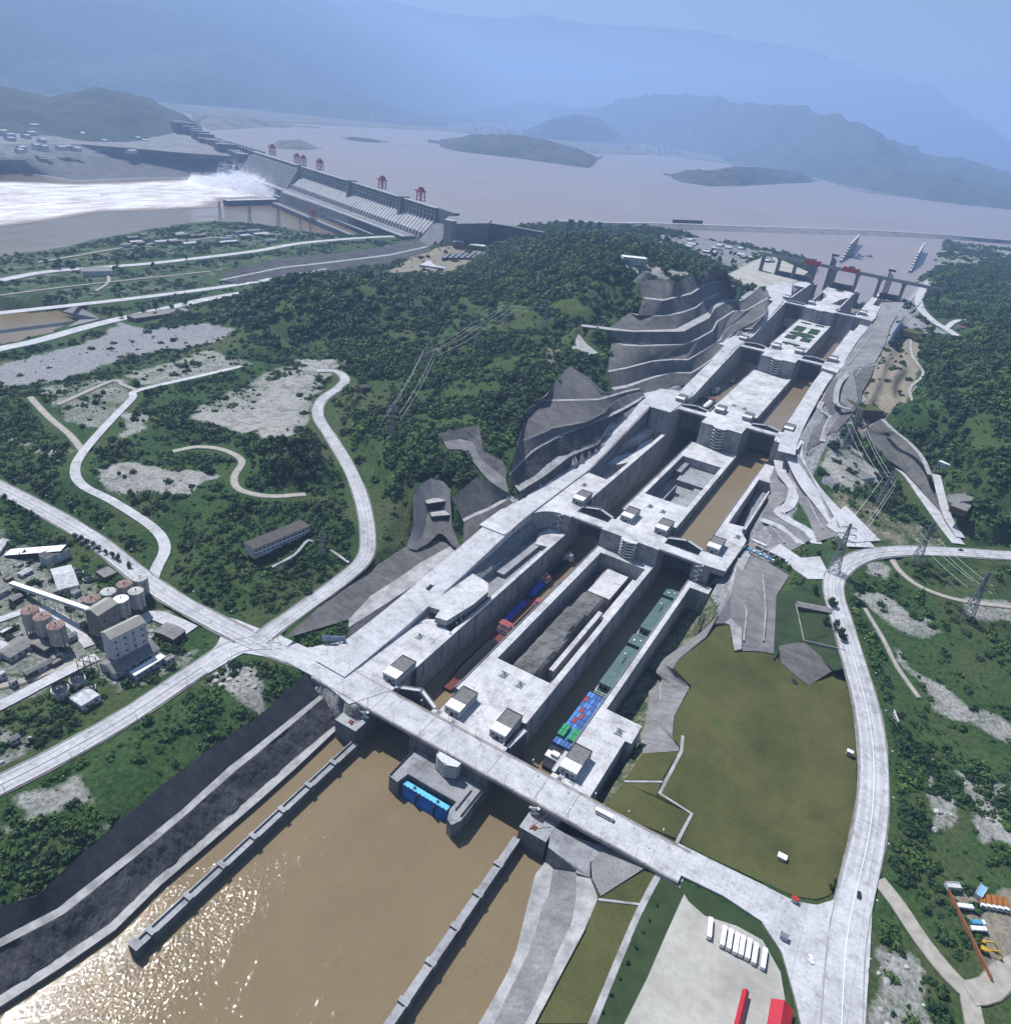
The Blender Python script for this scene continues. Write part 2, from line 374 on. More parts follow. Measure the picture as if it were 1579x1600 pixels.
ribbon('yard_road', [(-80, 1140, 0), (0, 1103, 0), (70, 1066, 0), (130, 1036, 0), (152, 1026, 0)], 9, M['road']); ribbon('yard_road', [(300, 985, .3), (262, 968, .3), (235, 962, .2), (200, 985, .2)], 12, M['road']); ribbon('yard_road', [(-60, 985, 0), (10, 965, 0), (60, 950, 0), (110, 975, 0), (140, 1010, 0)], 7, M['road']); ribbon('yard_road', [(-60, 1080, 0), (20, 1068, 0), (90, 1045, 0), (120, 1030, 0)], 5, M['track'])
# roads on the east side above the locks
ribbon('upper_road', [(1345, 855, 24), (1315, 820, 26), (1290, 790, 29), (1265, 760, 33), (1245, 725, 39), (1240, 700, 44), (1245, 688, 48)], [30, 18], M['road'], margin=3)
ribbon('upper_road', [(1228, 708, 48), (1232, 690, 49), (1245, 660, 53), (1262, 630, 58), (1280, 600, 64), (1297, 578, 70), (1310, 562, 73.6), (1330, 532, 79), (1350, 508, 86), (1362, 490, 93), (1368, 478, 97)], [20, 16], M['road'], margin=2)
ribbon('tunnel_road', [(1400, 728, 34), (1420, 745, 32), (1445, 780, 29.5), (1475, 822, 27), (1497, 850, 25.6)], 13, M['road'])
ribbon('side_road', [(1462, 742, 46), (1470, 775, 40), (1480, 808, 32), (1500, 840, 27)], 9, M['road'])
ribbon('ridge_road', [(1450, 440, 96), (1436, 462, 97), (1437, 480, 97), (1455, 500, 97), (1478, 514, 97), (1495, 525, 97)], 16, M['road'])
ribbon('ridge_road', [(1478, 512, 97), (1492, 502, 98), (1512, 500, 99)], 10, M['road'])
ribbon('drain_wall', [(1448, 436, 96), (1420, 470, 97)], 6, M['berm'])
ribbon('hillside_path', [(1422, 530, 92), (1424, 555, 88), (1440, 578, 84), (1438, 590, 82), (1422, 605, 78), (1422, 620, 76), (1430, 632, 74)], 4, M['berm'])
ribbon('hillside_path', [(1378, 655, 70), (1395, 672, 67), (1420, 692, 62), (1440, 715, 58), (1452, 742, 52)], 5, M['berm'])
ribbon('bench_road', [(1216, 720, 31), (1222, 742, 28), (1239, 765, 26), (1232, 790, 24), (1216, 800, 22), (1235, 815, 22), (1262, 830, 21), (1275, 850, 20)], 12, M['road'], margin=2)
ribbon('bench_road', [(1188, 812, 21), (1215, 822, 20.5), (1240, 838, 20), (1250, 850, 20)], 9, M['road'], margin=2)
ribbon('bench_road', [(1326, 582, 83), (1310, 600, 80), (1305, 625, 74), (1312, 635, 72), (1330, 640, 70)], 7, M['berm'], margin=2)
ribbon('bench_road', [(1283, 628, 66), (1280, 640, 64), (1297, 652, 60), (1290, 668, 56), (1284, 690, 52)], 7, M['berm'], margin=2)
pad('yard', [(1290, 822, 26), (1330, 848, 25), (1375, 845, 25), (1350, 820, 27), (1320, 790, 30), (1308, 800, 29)], M['road'])
pad('yard', [(1280, 870, 20), (1298, 905, 19.4), (1262, 905, 19.2), (1200, 862, 19), (1218, 850, 19.2), (1250, 872, 19.6)], M['road'])
# ------------------------------------------------------------------ lawns and pads
LAWN = [(1122,970.6),(1141,977.7),(1146,1020),(1184,1020),(1212,1025),(1219.5,1039),(1260,1072.7),(1302,1049),(1316,1049),(1330,1106),(1336,1172),(1337,1243),(1326,1315),(1308,1386),(1294,1400),(1274,1406),(1241,1401),(1184,1376),(1117,1344),(1062,1317),(1079.4,1272),(1027,1243.6),(1065,1172),(1051,1153),(1053,1120),(1079.4,1072.7),(1051,1044),(1060,1030),(1103,996.7)]
def lz(px, py): return -6 if py > 1100 else -6+8*(1100-py)/130
pad('lawn', [(a, b, lz(a, b)) for a, b in LAWN], M['lawn'], depth=.6)
pad('lawn', [(1003, 1178, -8), (1060, 1175, -6), (1033, 1219, -6.5), (976, 1219, -8.5)], M['lawn'], skirt=.6)
pad('lawn', [(974, 1224, -8.5), (1032, 1224, -6.5), (1025, 1244, -6), (1076, 1272, -6), (1058, 1312, -5.5), (1000, 1288, -7), (945, 1258, -9)], M['lawn'], skirt=.6)
None; _m, t, b = newmat('mown_lawn_turf', .95, .1); p = pos(t); _c = ramp(t, noise(t, p, .016, 6, .65), [(.3, (.050, .048, .020)), (.45, (.070, .076, .026)), (.6, (.095, .095, .036)), (.75, (.055, .095, .024))]); _c = mixc(t, .6, _c, ramp(t, noise(t, p, .6, 4, .8), [(.3, (.65, .65, .65)), (.65, (1.2, 1.2, 1.2))]), 'MULTIPLY'); t.links.new(_c, b.inputs['Base Color']); bump(t, b, noise(t, p, .6, 4, .8), .6, .6)
for _o in list(D.objects):
    if _o.name.startswith('lawn'): _o.data.materials[0] = _m
M['lawn'] = _m
def mound(px, py, z, r, h, mt_):
    c_ = S(px, py, z); mb = MB(); n1 = 22; rr_ = [(r*(1-q), h*(1-(1-q)**2)*1.0) for q in (0, .2, .4, .6, .8)]; V_ = [(c_[0]+a*math.cos(2*math.pi*i/n1), c_[1]+a*.8*math.sin(2*math.pi*i/n1), z-.1+b_) for a, b_ in rr_ for i in range(n1)]
    mb.add(V_, [(k*n1+i, k*n1+(i+1) % n1, (k+1)*n1+(i+1) % n1, (k+1)*n1+i) for k in range(4) for i in range(n1)]+[tuple(4*n1+i for i in range(n1))]); tag(mb.build('grass_mound', mt_, smooth=True), kind='structure')
mound(1258, 1155, -5.9, 9, 2.2, _m); mound(1264, 1266, -5.9, 11, 2.0, _m); mound(1180, 1040, -3.2, 10, 1.2, _m)
M['lawn_dark'] = mat('dark_turf', (.038, .038, .022), .3, .05, .95)  # darker brownish turf tone
ribbon('garden_path', [(1066, 1150, -5.8), (1064, 1174, -5.8), (1030, 1240, -5.8), (1080, 1272, -5.8), (1056, 1318, -5)], 2.2, M['berm'], step=200, margin=1)
ribbon('garden_path', [(975, 1221.5, -8), (1034, 1222, -6)], 1.6, M['berm'], margin=1)
# west of the big car park: two lawns with a paved walk
pad('lawn', [(935, 1405, -8), (1000, 1412, -6), (1022, 1366, -3), (1006, 1362, -3), (985, 1374, -4)], M['lawn'], skirt=.6)
pad('lawn', [(932, 1409, -8), (998, 1417, -6), (925, 1600, -7), (835, 1600, -11), (888, 1500, -11), (913, 1453, -11)], M['lawn'], skirt=.6)
ribbon('paved_walk', [(1030, 1364, -2.5), (1003, 1415, -5.3), (970, 1490, -6), (925, 1600, -6.5), (900, 1660, -7)], 3.6, M['berm'], margin=1)
ribbon('garden_path', [(934, 1406, -8), (1002, 1414, -6)], 1.4, M['berm'], margin=.5)
pad('verge', [(1036, 1366, -2.4), (1100, 1395, -1.5), (1180, 1440, -1), (1215, 1480, -1), (1235, 1550, -1), (1240, 1640, -1), (905, 1660, -7), (930, 1600, -6.6), (975, 1490, -6.1), (1008, 1415, -5.4)], M['lawng'], depth=.5)
pad('car_park', [(1068, 1398, -1.3), (1075, 1410, -1.3), (1100, 1432, -1.3), (1150, 1448, -1.2), (1190, 1470, -1.2), (1218, 1520, -1.2), (1228, 1580, -1.2), (1235, 1640, -1.2), (940, 1660, -5.5), (975, 1600, -4.6), (1010, 1530, -3.5), (1040, 1460, -2.4), (1058, 1420, -1.7)], M['gravel'], dz=.15)
pad('verge', [(1208, 1032, -1), (1212, 930, 12), (1250, 915, 17), (1290, 925, 17), (1300, 990, 11), (1318, 1045, 6), (1302, 1049, 2), (1262, 1010, 4), (1222, 1010, 2)], M['lawng'], depth=.5)
loft('stone_revetment', [([(1217, 1012), (1262, 1006)], 4), ([(1222, 1036), (1258, 1072), (1302, 1049)], -5)], ['slope'], 'dark stone-pitched slope panel at the upper edge of the big lawn', 'revetment', n=12, depth=.5) if False else None
tag(pad('stone_revetment', [(1216, 1010, 2.5), (1254, 1003, 5), (1280, 1025, 4), (1304, 1046, 1), (1262, 1072, -5), (1220, 1038, -3.5)], M['slope'], kind=None), 'dark stone-pitched slope panel at the top corner of the big lawn', 'revetment')
# pale revetments round the pit beside the lower right lock wall
loft('pit_revetment', [([(1122, 960, 8), (1103, 995, 2), (1060, 1029, -1), (1050, 1045, -3), (1077, 1073, -5), (1052, 1120, -6), (1050, 1153, -6), (1064, 1173, -6), (1004, 1177, -8)], None),
                       ([(1098, 985), (1078, 1000), (1035, 1030), (1022, 1048), (1035, 1062), (1013, 1080), (1012, 1105), (1008, 1130), (1000, 1150)], -18)], ['slopel'],
     'pale grey concrete slope apron between the big lawn and the lower right lock wall', 'revetment', n=40, rough=.4, sub=8)
pad('concrete_apron', [(1141, 930, 12), (1152, 880, 15), (1175, 868, 17), (1200, 880, 17), (1232, 900, 16), (1213, 930, 12), (1208, 1022, -1), (1184, 1018, -3), (1146, 1018, -4), (1141, 975, 2), (1115, 975, 4), (1136, 925, 10)], M['slopel'])
pad('concrete_ramp', [(1120, 968, 4), (1150, 880, 15), (1166, 862, 17.5), (1172, 868, 17.6), (1156, 900, 13), (1158, 1015, -2), (1146, 1018, -3), (1140, 978, 2)], M['berm'], dz=.3)
# ------------------------------------------------------------------ river slope at lower left
loft('river_embankment', [
 ([(478, 1052), (402, 1121), (339, 1161), (244, 1234.5), (130, 1332), (61, 1397), (0, 1417), (-120, 1462)], -1),
 ([(500, 1086), (390, 1173.6), (358, 1198), (284.6, 1265), (219.5, 1318), (126, 1391), (89.4, 1419.5), (0, 1466), (-120, 1512)], -9.5),
 ([(506, 1090), (396, 1182), (368, 1204), (290.6, 1273), (227.6, 1326), (134, 1401), (97.6, 1429.6), (0, 1480), (-120, 1527)], -10),
 ([(528, 1129), (455, 1190), (398, 1240.6), (325, 1303.6), (244, 1372.6), (170.7, 1444), (89.4, 1498.6), (0, 1555.6), (-120, 1620)], -21.5),
 ([(533, 1133), (463, 1199), (406, 1250), (333, 1313), (252, 1382), (180, 1453), (98, 1510), (0, 1573), (-120, 1642)], -21.7),
 ([(533.5, 1136.5), (463.5, 1203), (406.5, 1255), (333.5, 1317), (252.5, 1386), (180.5, 1458), (99, 1515.5), (1, 1579), (-120, 1650)], -26)],
 ['darkstone', 'berm', 'rock', 'berm', 'concd'], 'long dark two-step river embankment with a pale berm, below the bushy plateau at lower left', 'embankment', n=420, rough=1.25, sub=36)
# lower right: concrete apron falling to the water
loft('concrete_spillway', [
 ([(941.5, 1316), (921.5, 1348), (921.5, 1371), (934, 1403), (913, 1453), (888, 1500), (835, 1600), (800, 1680)], -9),
 ([(905, 1330), (900, 1365), (900, 1400), (893, 1440), (870, 1490), (850, 1540), (820, 1600), (790, 1680)], -11),
 ([(866, 1346), (862, 1366), (858, 1395), (846, 1420), (838, 1450), (825, 1490), (790, 1560), (735, 1680)], -21),
 ([(856, 1341), (836, 1366), (827, 1400), (818, 1437), (808, 1480), (795, 1515), (765, 1570), (700, 1680)], -21.5),
 ([(856, 1345), (836, 1370), (827, 1404), (818, 1441), (808, 1484), (795, 1519), (765, 1574), (700, 1684)], -26)],
 ['berm', 'slopel', 'berm', 'concd'], 'pale streaked concrete bank falling to the brown water right of the lower guide wall', 'revetment', n=50, rough=.25, sub=6)
tag(pad('stone_revetment', [(923, 1348, -8), (943, 1328, -7), (985, 1336, -4), (1014, 1352, -2.5), (985, 1371, -4), (938, 1401, -8.6), (925, 1374, -8.8)], M['stone'], kind=None), 'fan-shaped grey stone pitching under the east end of the road bridge', 'revetment')
pad('concrete_apron', [(862, 1290, -9), (882, 1303, -9), (958, 1330, -8), (942, 1318, -8.5), (921, 1348, -9), (921, 1372, -9), (900, 1365, -10), (899, 1360, -10), (856, 1325, -9)], M['concd'], skirt=16)
# ------------------------------------------------------------------ west side: ramp road slopes and benches
def d4(a, b): return (800+a/3.9475, 380+b/3.9475)
loft('road_embankment', [
 ([(443, 998), (500, 948), (560, 905), (590, 882), (640, 850), (655, 825)], [0][0]+6) ,
 ([(545, 968), (580, 930), (620, 905), (655, 880), (700, 855), (712, 850)], 3),
 ([(545, 980), (600, 945), (650, 912), (720, 866)], 2.5),
 ([(545, 1002), (600, 962), (650, 925), (726, 866)], 1.2)],
 ['slope', 'berm', 'rock'], 'long weathered rock cutting with a pale ditch, left of the ramp road by the bridge', 'cutting', n=50, rough=.7, sub=10)
# cuttings between the ramp and the green hill
loft('cut_slope', [
 ([(636, 852, 9), (646, 820, 20), (645, 780, 34), (655, 756, 38), (672, 748, 39), (692, 752, 38), (703, 765, 36), (704, 782, 31)], None),
 ([(643, 858, 7), (658, 842, 9), (664, 822, 12), (668, 800, 17), (678, 792, 19), (688, 794, 18), (697, 806, 15), (706, 822, 12)], None),
 ([(650, 860, 6.5), (670, 848, 8), (680, 838, 10), (684, 834, 10.5), (690, 834, 10.5), (697, 840, 9), (706, 852, 6.5), (722, 862, 4)], None)],
 ['slopel', 'slope'], 'grey sprayed amphitheatre with a rounded top at the foot of the bushy hill', 'cutting', n=60, rough=.9, sub=16)
loft('cut_slope', [
 ([(706, 778, 33), (730, 758, 40), (745, 745, 43), (765, 752, 40), (785, 765, 31), (800, 776, 23)], None),
 ([(722, 811, 17.5), (740, 802, 19.4), (760, 794, 20.8), (780, 783, 22.2), (797, 773, 23.2), (802, 776, 22.8)], None),
 ([(724, 815, 17), (742, 806, 19), (762, 798, 20.4), (782, 787, 21.8), (798, 777, 22.8), (803, 779, 22.4)], None),
 ([(724, 862, 4), (742, 850, 7), (760, 838, 9), (778, 820, 12), (795, 802, 16), (804, 790, 19)], None)],
 ['slope', 'berm', 'slope'], 'dark sprayed spur with one pale berm between the amphitheatre and the stair gully', 'cutting', n=50, rough=1, sub=14)
loft('cut_slope', [
 ([(683, 678, 58), (715, 670, 62), (748, 664, 62), (753, 690, 54), (755, 704, 50), (785, 720, 45), (792, 735, 42)], None),
 ([(692, 690, 53), (718, 686, 54), (738, 690, 52), (748, 712, 46), (760, 725, 42), (778, 738, 38), (790, 750, 35)], None),
 ([(700, 702, 50), (722, 702, 50), (742, 725, 43), (755, 742, 38), (765, 752, 35), (780, 764, 31), (795, 770, 28)], None)],
 ['slope', 'slopel'], 'narrow sprayed gully slope climbing into the bushy hill', 'cutting', n=40, rough=1.8, sub=12)
loft('cut_slope', [
 ([(808, 695, 62), (822, 645, 73), (838, 628, 76), (854, 618, 80), (867, 594, 85), (890, 572, 88), (925, 594, 79), (938, 614, 70), (985, 605, 60)], None),
 ([(806, 699, 60), (820, 653, 68), (832, 633, 71), (848, 624, 72.5), (900, 623.5, 69.5), (934, 622.5, 67.5), (954, 617, 64.5), (980, 609, 60.5), (1000, 606, 57.5)], None),
 ([(806, 702, 59), (820, 656, 67), (832, 637, 70), (848, 627, 71.5), (900, 626, 69), (934, 625, 67), (954, 620, 64), (980, 612, 60), (1000, 608, 57)], None),
 ([(800, 720, 51), (812, 688, 58), (838, 678, 60), (865, 666, 61), (915, 657, 59), (944, 642, 59), (954, 630, 59), (972, 619, 58), (1003, 611, 54)], None),
 ([(800, 723, 50), (812, 691, 57), (838, 681, 59), (865, 669, 60), (915, 660, 58), (944, 645, 58), (954, 633, 58), (972, 621.5, 57), (1003, 612, 53.6)], None),
 ([(797, 738, 41), (830, 704, 48.5), (847, 692, 50.5), (871, 679, 52), (907, 665, 52), (943, 651, 51.6), (974, 636, 51), (1007, 617, 50.5)], None),
 ([(795, 744, 39), (829, 709, 47), (846, 697, 49), (872, 683, 51), (908, 669, 51.5), (944, 655, 51), (975, 640, 50.5), (1008, 621, 50)], None),
 ([(804, 759, 29.5), (836, 743, 31), (867, 714, 34), (889, 708, 34.8), (932, 692, 36), (957, 656, 41), (979, 635, 46), (1004, 616, 49.5)], None),
 ([(811, 768, 27), (849, 745, 29), (872, 727, 31), (890, 713, 33), (934, 695, 34), (958, 660, 38.5), (980, 638.5, 44.5), (1003, 618, 49)], None),
 ([(808, 786, 19.7), (851, 757, 19.7), (890, 729, 20), (913.6, 705.5, 25), (936, 683, 31), (958, 662, 37), (978, 642, 43), (1001, 621, 48)], None)],
 ['slope', 'berm', 'slope', 'slopel', 'slope', 'berm', 'rock', 'berm', 'rock'], 'broad fan of sprayed rock benches with pale berms above the second lock ramp', 'cutting', n=130, rough=1.3, sub=12)
pad('drain_stair', [(748, 735, 36), (753, 733, 36), (806, 784, 19.5), (800, 788, 19.5)], M['berm'], dz=1.2)
# great terraces left of the upper locks: five faces separated by pale berms
T = []
t0 = [(888,562,96),(915,545,97),(925,527,98),(960,520,98),(1010,510,100),(1060,500,102),(1100,478,108),(1130,462,112),(1150,452,112),(1166,452,108)]
loft('terrace_slope', [
 ([d4(780,230)+(158,), d4(940,222)+(158,), d4(1000,255)+(156,), d4(1110,190)+(156,), d4(1170,235)+(154,), d4(1190,170)+(156,), d4(1290,175)+(154,), d4(1310,195)+(150,)], None),
 ([d4(800,330)+(140,), d4(930,345)+(139,), d4(1020,325)+(138,), d4(1100,305)+(138,), d4(1170,258)+(138,), d4(1200,240)+(138,), d4(1300,225)+(137,), d4(1360,262)+(134,)], None),
 ([d4(803,340)+(140,), d4(930,355)+(139,), d4(1020,333)+(138,), d4(1104,314)+(138,), d4(1178,266)+(138,), d4(1206,247)+(138,), d4(1305,232)+(137,), d4(1362,268)+(134,)], None),
 ([d4(775,445)+(122,), d4(880,445)+(121,), d4(960,440)+(120,), d4(1050,420)+(120,), d4(1130,392)+(120,), d4(1180,345)+(120,), d4(1300,290)+(119,), d4(1400,270)+(118,)], None),
 ([d4(720,430)+(120,), d4(870,452)+(120,), d4(965,447)+(119.6,), d4(1056,427)+(119.6,), d4(1136,399)+(119.6,), d4(1188,352)+(119.6,), d4(1304,297)+(118.6,), d4(1402,276)+(118,)], None),
 ([d4(600,520)+(107,), d4(750,538)+(107,), d4(1010,528)+(107,), d4(1120,470)+(107,), d4(1200,430)+(107,), d4(1220,390)+(107,), d4(1290,345)+(107,), d4(1440,310)+(107,)], None)],
 ['slope', 'berm', 'slope', 'berm', 'slope'], 'upper terraces of grey sprayed rock stepping down from the hilltop lookout', 'terraced cutting', n=80, rough=.7, sub=10)
loft('terrace_slope', [
 ([d4(430,500)+(107,), d4(600,520)+(107,), d4(750,538)+(107,), d4(1010,528)+(107,), d4(1120,470)+(107,), d4(1200,430)+(107,), d4(1220,390)+(107,), d4(1290,345)+(107,), d4(1395,345)+(107,), d4(1440,310)+(107,), d4(1515,265)+(104,)], None),
 ([d4(425,512)+(107,), d4(600,535)+(107,), d4(750,547)+(107,), d4(1055,545)+(107,), d4(1140,500)+(107,), d4(1215,462)+(107,), d4(1245,405)+(107,), d4(1320,360)+(107,), d4(1420,352)+(107,), d4(1480,310)+(106,), d4(1525,268)+(104,)], None),
 ([d4(610,600)+(91,), d4(700,622)+(91,), d4(800,628)+(91,), d4(1060,618)+(91,), d4(1150,580)+(91,), d4(1230,535)+(92,), d4(1258,480)+(93,), d4(1360,415)+(95,), d4(1440,410)+(96,), d4(1500,375)+(97,), d4(1568,335)+(98,)], None),
 ([d4(612,608)+(91,), d4(700,632)+(91,), d4(800,636)+(91,), d4(1065,625)+(91,), d4(1156,587)+(91,), d4(1238,540)+(92,), d4(1266,486)+(93,), d4(1364,421)+(95,), d4(1446,416)+(96,), d4(1506,380)+(97,), d4(1576,340)+(98,)], None),
 ([d4(590,785)+(73,), d4(700,765)+(74,), d4(860,722)+(75,), d4(1000,712)+(75,), d4(1080,715)+(75,), d4(1180,655)+(75,), d4(1280,590)+(76,), d4(1290,550)+(80,), d4(1380,485)+(86,), d4(1470,490)+(89,), d4(1560,430)+(96,)], None),
 ([d4(594,795)+(73,), d4(704,773)+(74,), d4(864,730)+(75,), d4(1004,719)+(75,), d4(1084,722)+(75,), d4(1186,660)+(75,), d4(1287,594)+(76,), d4(1298,553)+(79,), d4(1384,490)+(85,), d4(1474,495)+(88,), d4(1562,434)+(96,)], None),
 ([d4(610,890)+(58,), d4(700,875)+(58,), d4(850,825)+(58,), d4(980,792)+(59,), d4(1100,795)+(60,), d4(1160,760)+(62,), d4(1230,710)+(66,), d4(1298,662)+(71,), d4(1302,600)+(74,), d4(1395,525)+(80,), d4(1480,525)+(84,)], None),
 ([d4(625,905)+(58,), d4(710,890)+(58,), d4(856,835)+(58,), d4(984,800)+(59,), d4(1104,803)+(60,), d4(1166,766)+(62,), d4(1236,715)+(66,), d4(1301,667)+(71,), d4(1306,603)+(74,), d4(1398,530)+(80,), d4(1482,530)+(83,)], None),
 ([d4(620,985)+(47,), d4(700,960)+(47.5,), d4(800,935)+(48,), d4(900,915)+(48,), d4(1000,872)+(48,), d4(1110,880)+(48,), d4(1180,790)+(57,), d4(1240,725)+(65,), d4(1302,669)+(70.6,), d4(1308,606)+(73,), d4(1400,532)+(75,)], None)],
 ['berm', 'slope', 'berm', 'slope', 'berm', 'slope', 'berm', 'slope'], 'lower terraces of dark sprayed rock with zigzag pale berms beside the middle locks', 'terraced cutting', n=110, rough=.7, sub=10)
pad('slope_pool', [(893, 545, 88), (903, 522, 94), (918, 540, 88), (934, 552, 84), (920, 556, 84), (905, 550, 86)], M['berm'])
# ------------------------------------------------------------------ east slopes between locks and roads
def d5(a, b): return (1180+a/3.333, 420+b/3.333)
loft('side_slope', [
 ([d5(215,965)+(46,), d5(270,1040)+(40,), d5(330,1160)+(32,), d5(440,1340)+(27,), d5(445,1385)+(25,)], None),
 ([d5(150,1000)+(32,), d5(205,1120)+(27,), d5(210,1190)+(25,), d5(270,1290)+(23,), d5(320,1420)+(21,)], None)],
 ['slopel'], 'streaked grey slope fan between the winding bench road and the upper road', 'cutting', n=40, rough=.6, sub=10, depth=.6)
loft('side_slope', [
 ([d5(110,1000)+(30,), d5(155,1060)+(27,), d5(190,1170)+(25,), d5(115,1240)+(23,), d5(190,1320)+(22,), d5(290,1410)+(21,)], None),
 ([d5(70,1100)+(18,), d5(75,1130)+(18,), d5(80,1180)+(18,), d5(30,1290)+(18.5,), d5(100,1420)+(18.8,), d5(180,1470)+(19,)], None)],
 ['slopel'], 'pale rubble slope between the second lock and the winding bench road', 'cutting', n=40, rough=.8, sub=8, depth=.6)
loft('side_slope', [
 ([d5(300,720)+(64,), d5(370,770)+(60,), d5(350,850)+(55,), d5(335,910)+(50,)], None),
 ([d5(290,770)+(52,), d5(315,800)+(50,), d5(270,880)+(48,), d5(255,950)+(47,)], None)],
 ['slopel'], 'small grey slope beside the third lock deck', 'cutting', n=24, rough=.5, sub=6, depth=.6) if False else None
loft('side_slope', [
 ([d5(620,500)+(88,), d5(600,560)+(84,), d5(555,640)+(78,), d5(545,690)+(74,), d5(500,760)+(66,), d5(420,850)+(56,)], None),
 ([d5(505,530)+(86,), d5(520,600)+(80,), d5(530,680)+(74,), d5(510,720)+(70,), d5(440,760)+(62,), d5(370,860)+(55,)], None),
 ([d5(425,560)+(79,), d5(425,640)+(73,), d5(440,690)+(70,), d5(480,720)+(68,), d5(390,760)+(61,), d5(345,900)+(52,)], None),
 ([d5(395,580)+(76,), d5(345,690)+(66,), d5(385,745)+(62,), d5(370,790)+(58,), d5(300,830)+(52,), d5(255,950)+(47,)], None)],
 ['slope', 'slopel', 'slope'], 'streaked grey slope with a narrow winding berm right of the third and fourth locks', 'cutting', n=50, rough=.6, sub=8, depth=.6)
loft('side_slope', [
 ([d5(740,235)+(104,), d5(700,300)+(98,), d5(670,400)+(92,), d5(620,490)+(88,)], None),
 ([d5(640,240)+(97,), d5(580,310)+(90,), d5(520,400)+(84,), d5(440,540)+(78,)], None)],
 ['slopel'], 'grey blocky masonry slope right of the fifth lock under the slogan board', 'cutting', n=30, rough=1, sub=8, depth=.6)
None and pad('slope_patch', [d5(650,490)+(88,), d5(800,380)+(98,), d5(810,460)+(96,), d5(870,550)+(92,), d5(800,620)+(88,), d5(720,690)+(78,), d5(560,660)+(78,), d5(600,570)+(84,)], mat('ochre_rubble', (.24, .19, .12), .5, .15, .95, bmp=.5), depth=.4)
tag(loft('portal_slope', [([d5(660,770)+(64,), d5(720,850)+(58,), d5(830,930)+(52,), d5(905,1070)+(44,)], None), ([d5(560,850)+(56,), d5(690,870)+(50,), d5(770,1000)+(42,), d5(900,1120)+(38,)], None), ([d5(575,865)+(52,), d5(670,980)+(42,), d5(770,1050)+(35,), d5(1000,1310)+(28,)], None)], ['slope', 'slope'], 'curved dark sprayed slope over the tunnel portal', 'cutting', n=30, rough=.5, sub=8, depth=.6))
# upstream yard left of the top lock
pad('yard', [(1130, 432, 100), (1200, 398, 98), (1262, 425, 98), (1228, 452, 97), (1190, 448, 98), (1150, 447, 101)], M['gravel'])
pad('yard', [(1050, 376, 88), (1085, 390, 89), (1140, 418, 93), (1196, 396, 94), (1150, 385, 88), (1090, 372, 80)], M['slopel'])
_q = W3([(1120, 371), (1200, 399), (1240, 406), (1330, 420), (1440, 440), (1452, 415), (1440, 384), (1250, 374)], 47); _t = tessellate_polygon([[Vector((p[0], p[1], 0)) for p in _q]]); reg(_q, [tuple(t_) for t_ in _t], 16)
loft('river_cut', [([(355, 425), (430, 405), (520, 396), (600, 386), (662, 370)], 10), ([(347, 436), (440, 417), (530, 407), (610, 397), (668, 384)], 4.4), ([(347, 438), (440, 419), (530, 409), (610, 399), (668, 386)], 4), ([(380, 446), (470, 429), (545, 419), (622, 410), (674, 397)], -1)], ['rock', 'berm', 'rock'], 'long dark two-step cutting with a pale ledge on the land between hill and dam', 'cutting', n=50, rough=1.5, sub=6)
ribbon('terrace_path', [(0, 462, -2), (90, 450, -2), (200, 438, -1), (330, 424, 1)], 5, M['track']); ribbon('terrace_path', [(60, 410, -9), (130, 398, -8), (220, 383, -7), (330, 372, -4), (440, 366, 0)], 7, M['track']); ribbon('terrace_path', [(150, 455, -2), (170, 440, -2), (165, 420, -3)], 5, M['track'])
# brown canal at the left edge
_q = W3([(-300, 508), (0, 497), (95, 488), (128, 500), (60, 528), (0, 539), (-300, 590)], -25); _t = tessellate_polygon([[Vector((p[0], p[1], 0)) for p in _q]]); reg(_q, [tuple(t_) for t_ in _t], 6)
pad('stone_apron', [(98, 487, -19), (120, 478, -6), (158, 499, -3), (105, 512, -3), (125, 500, -20)], M['stone'])
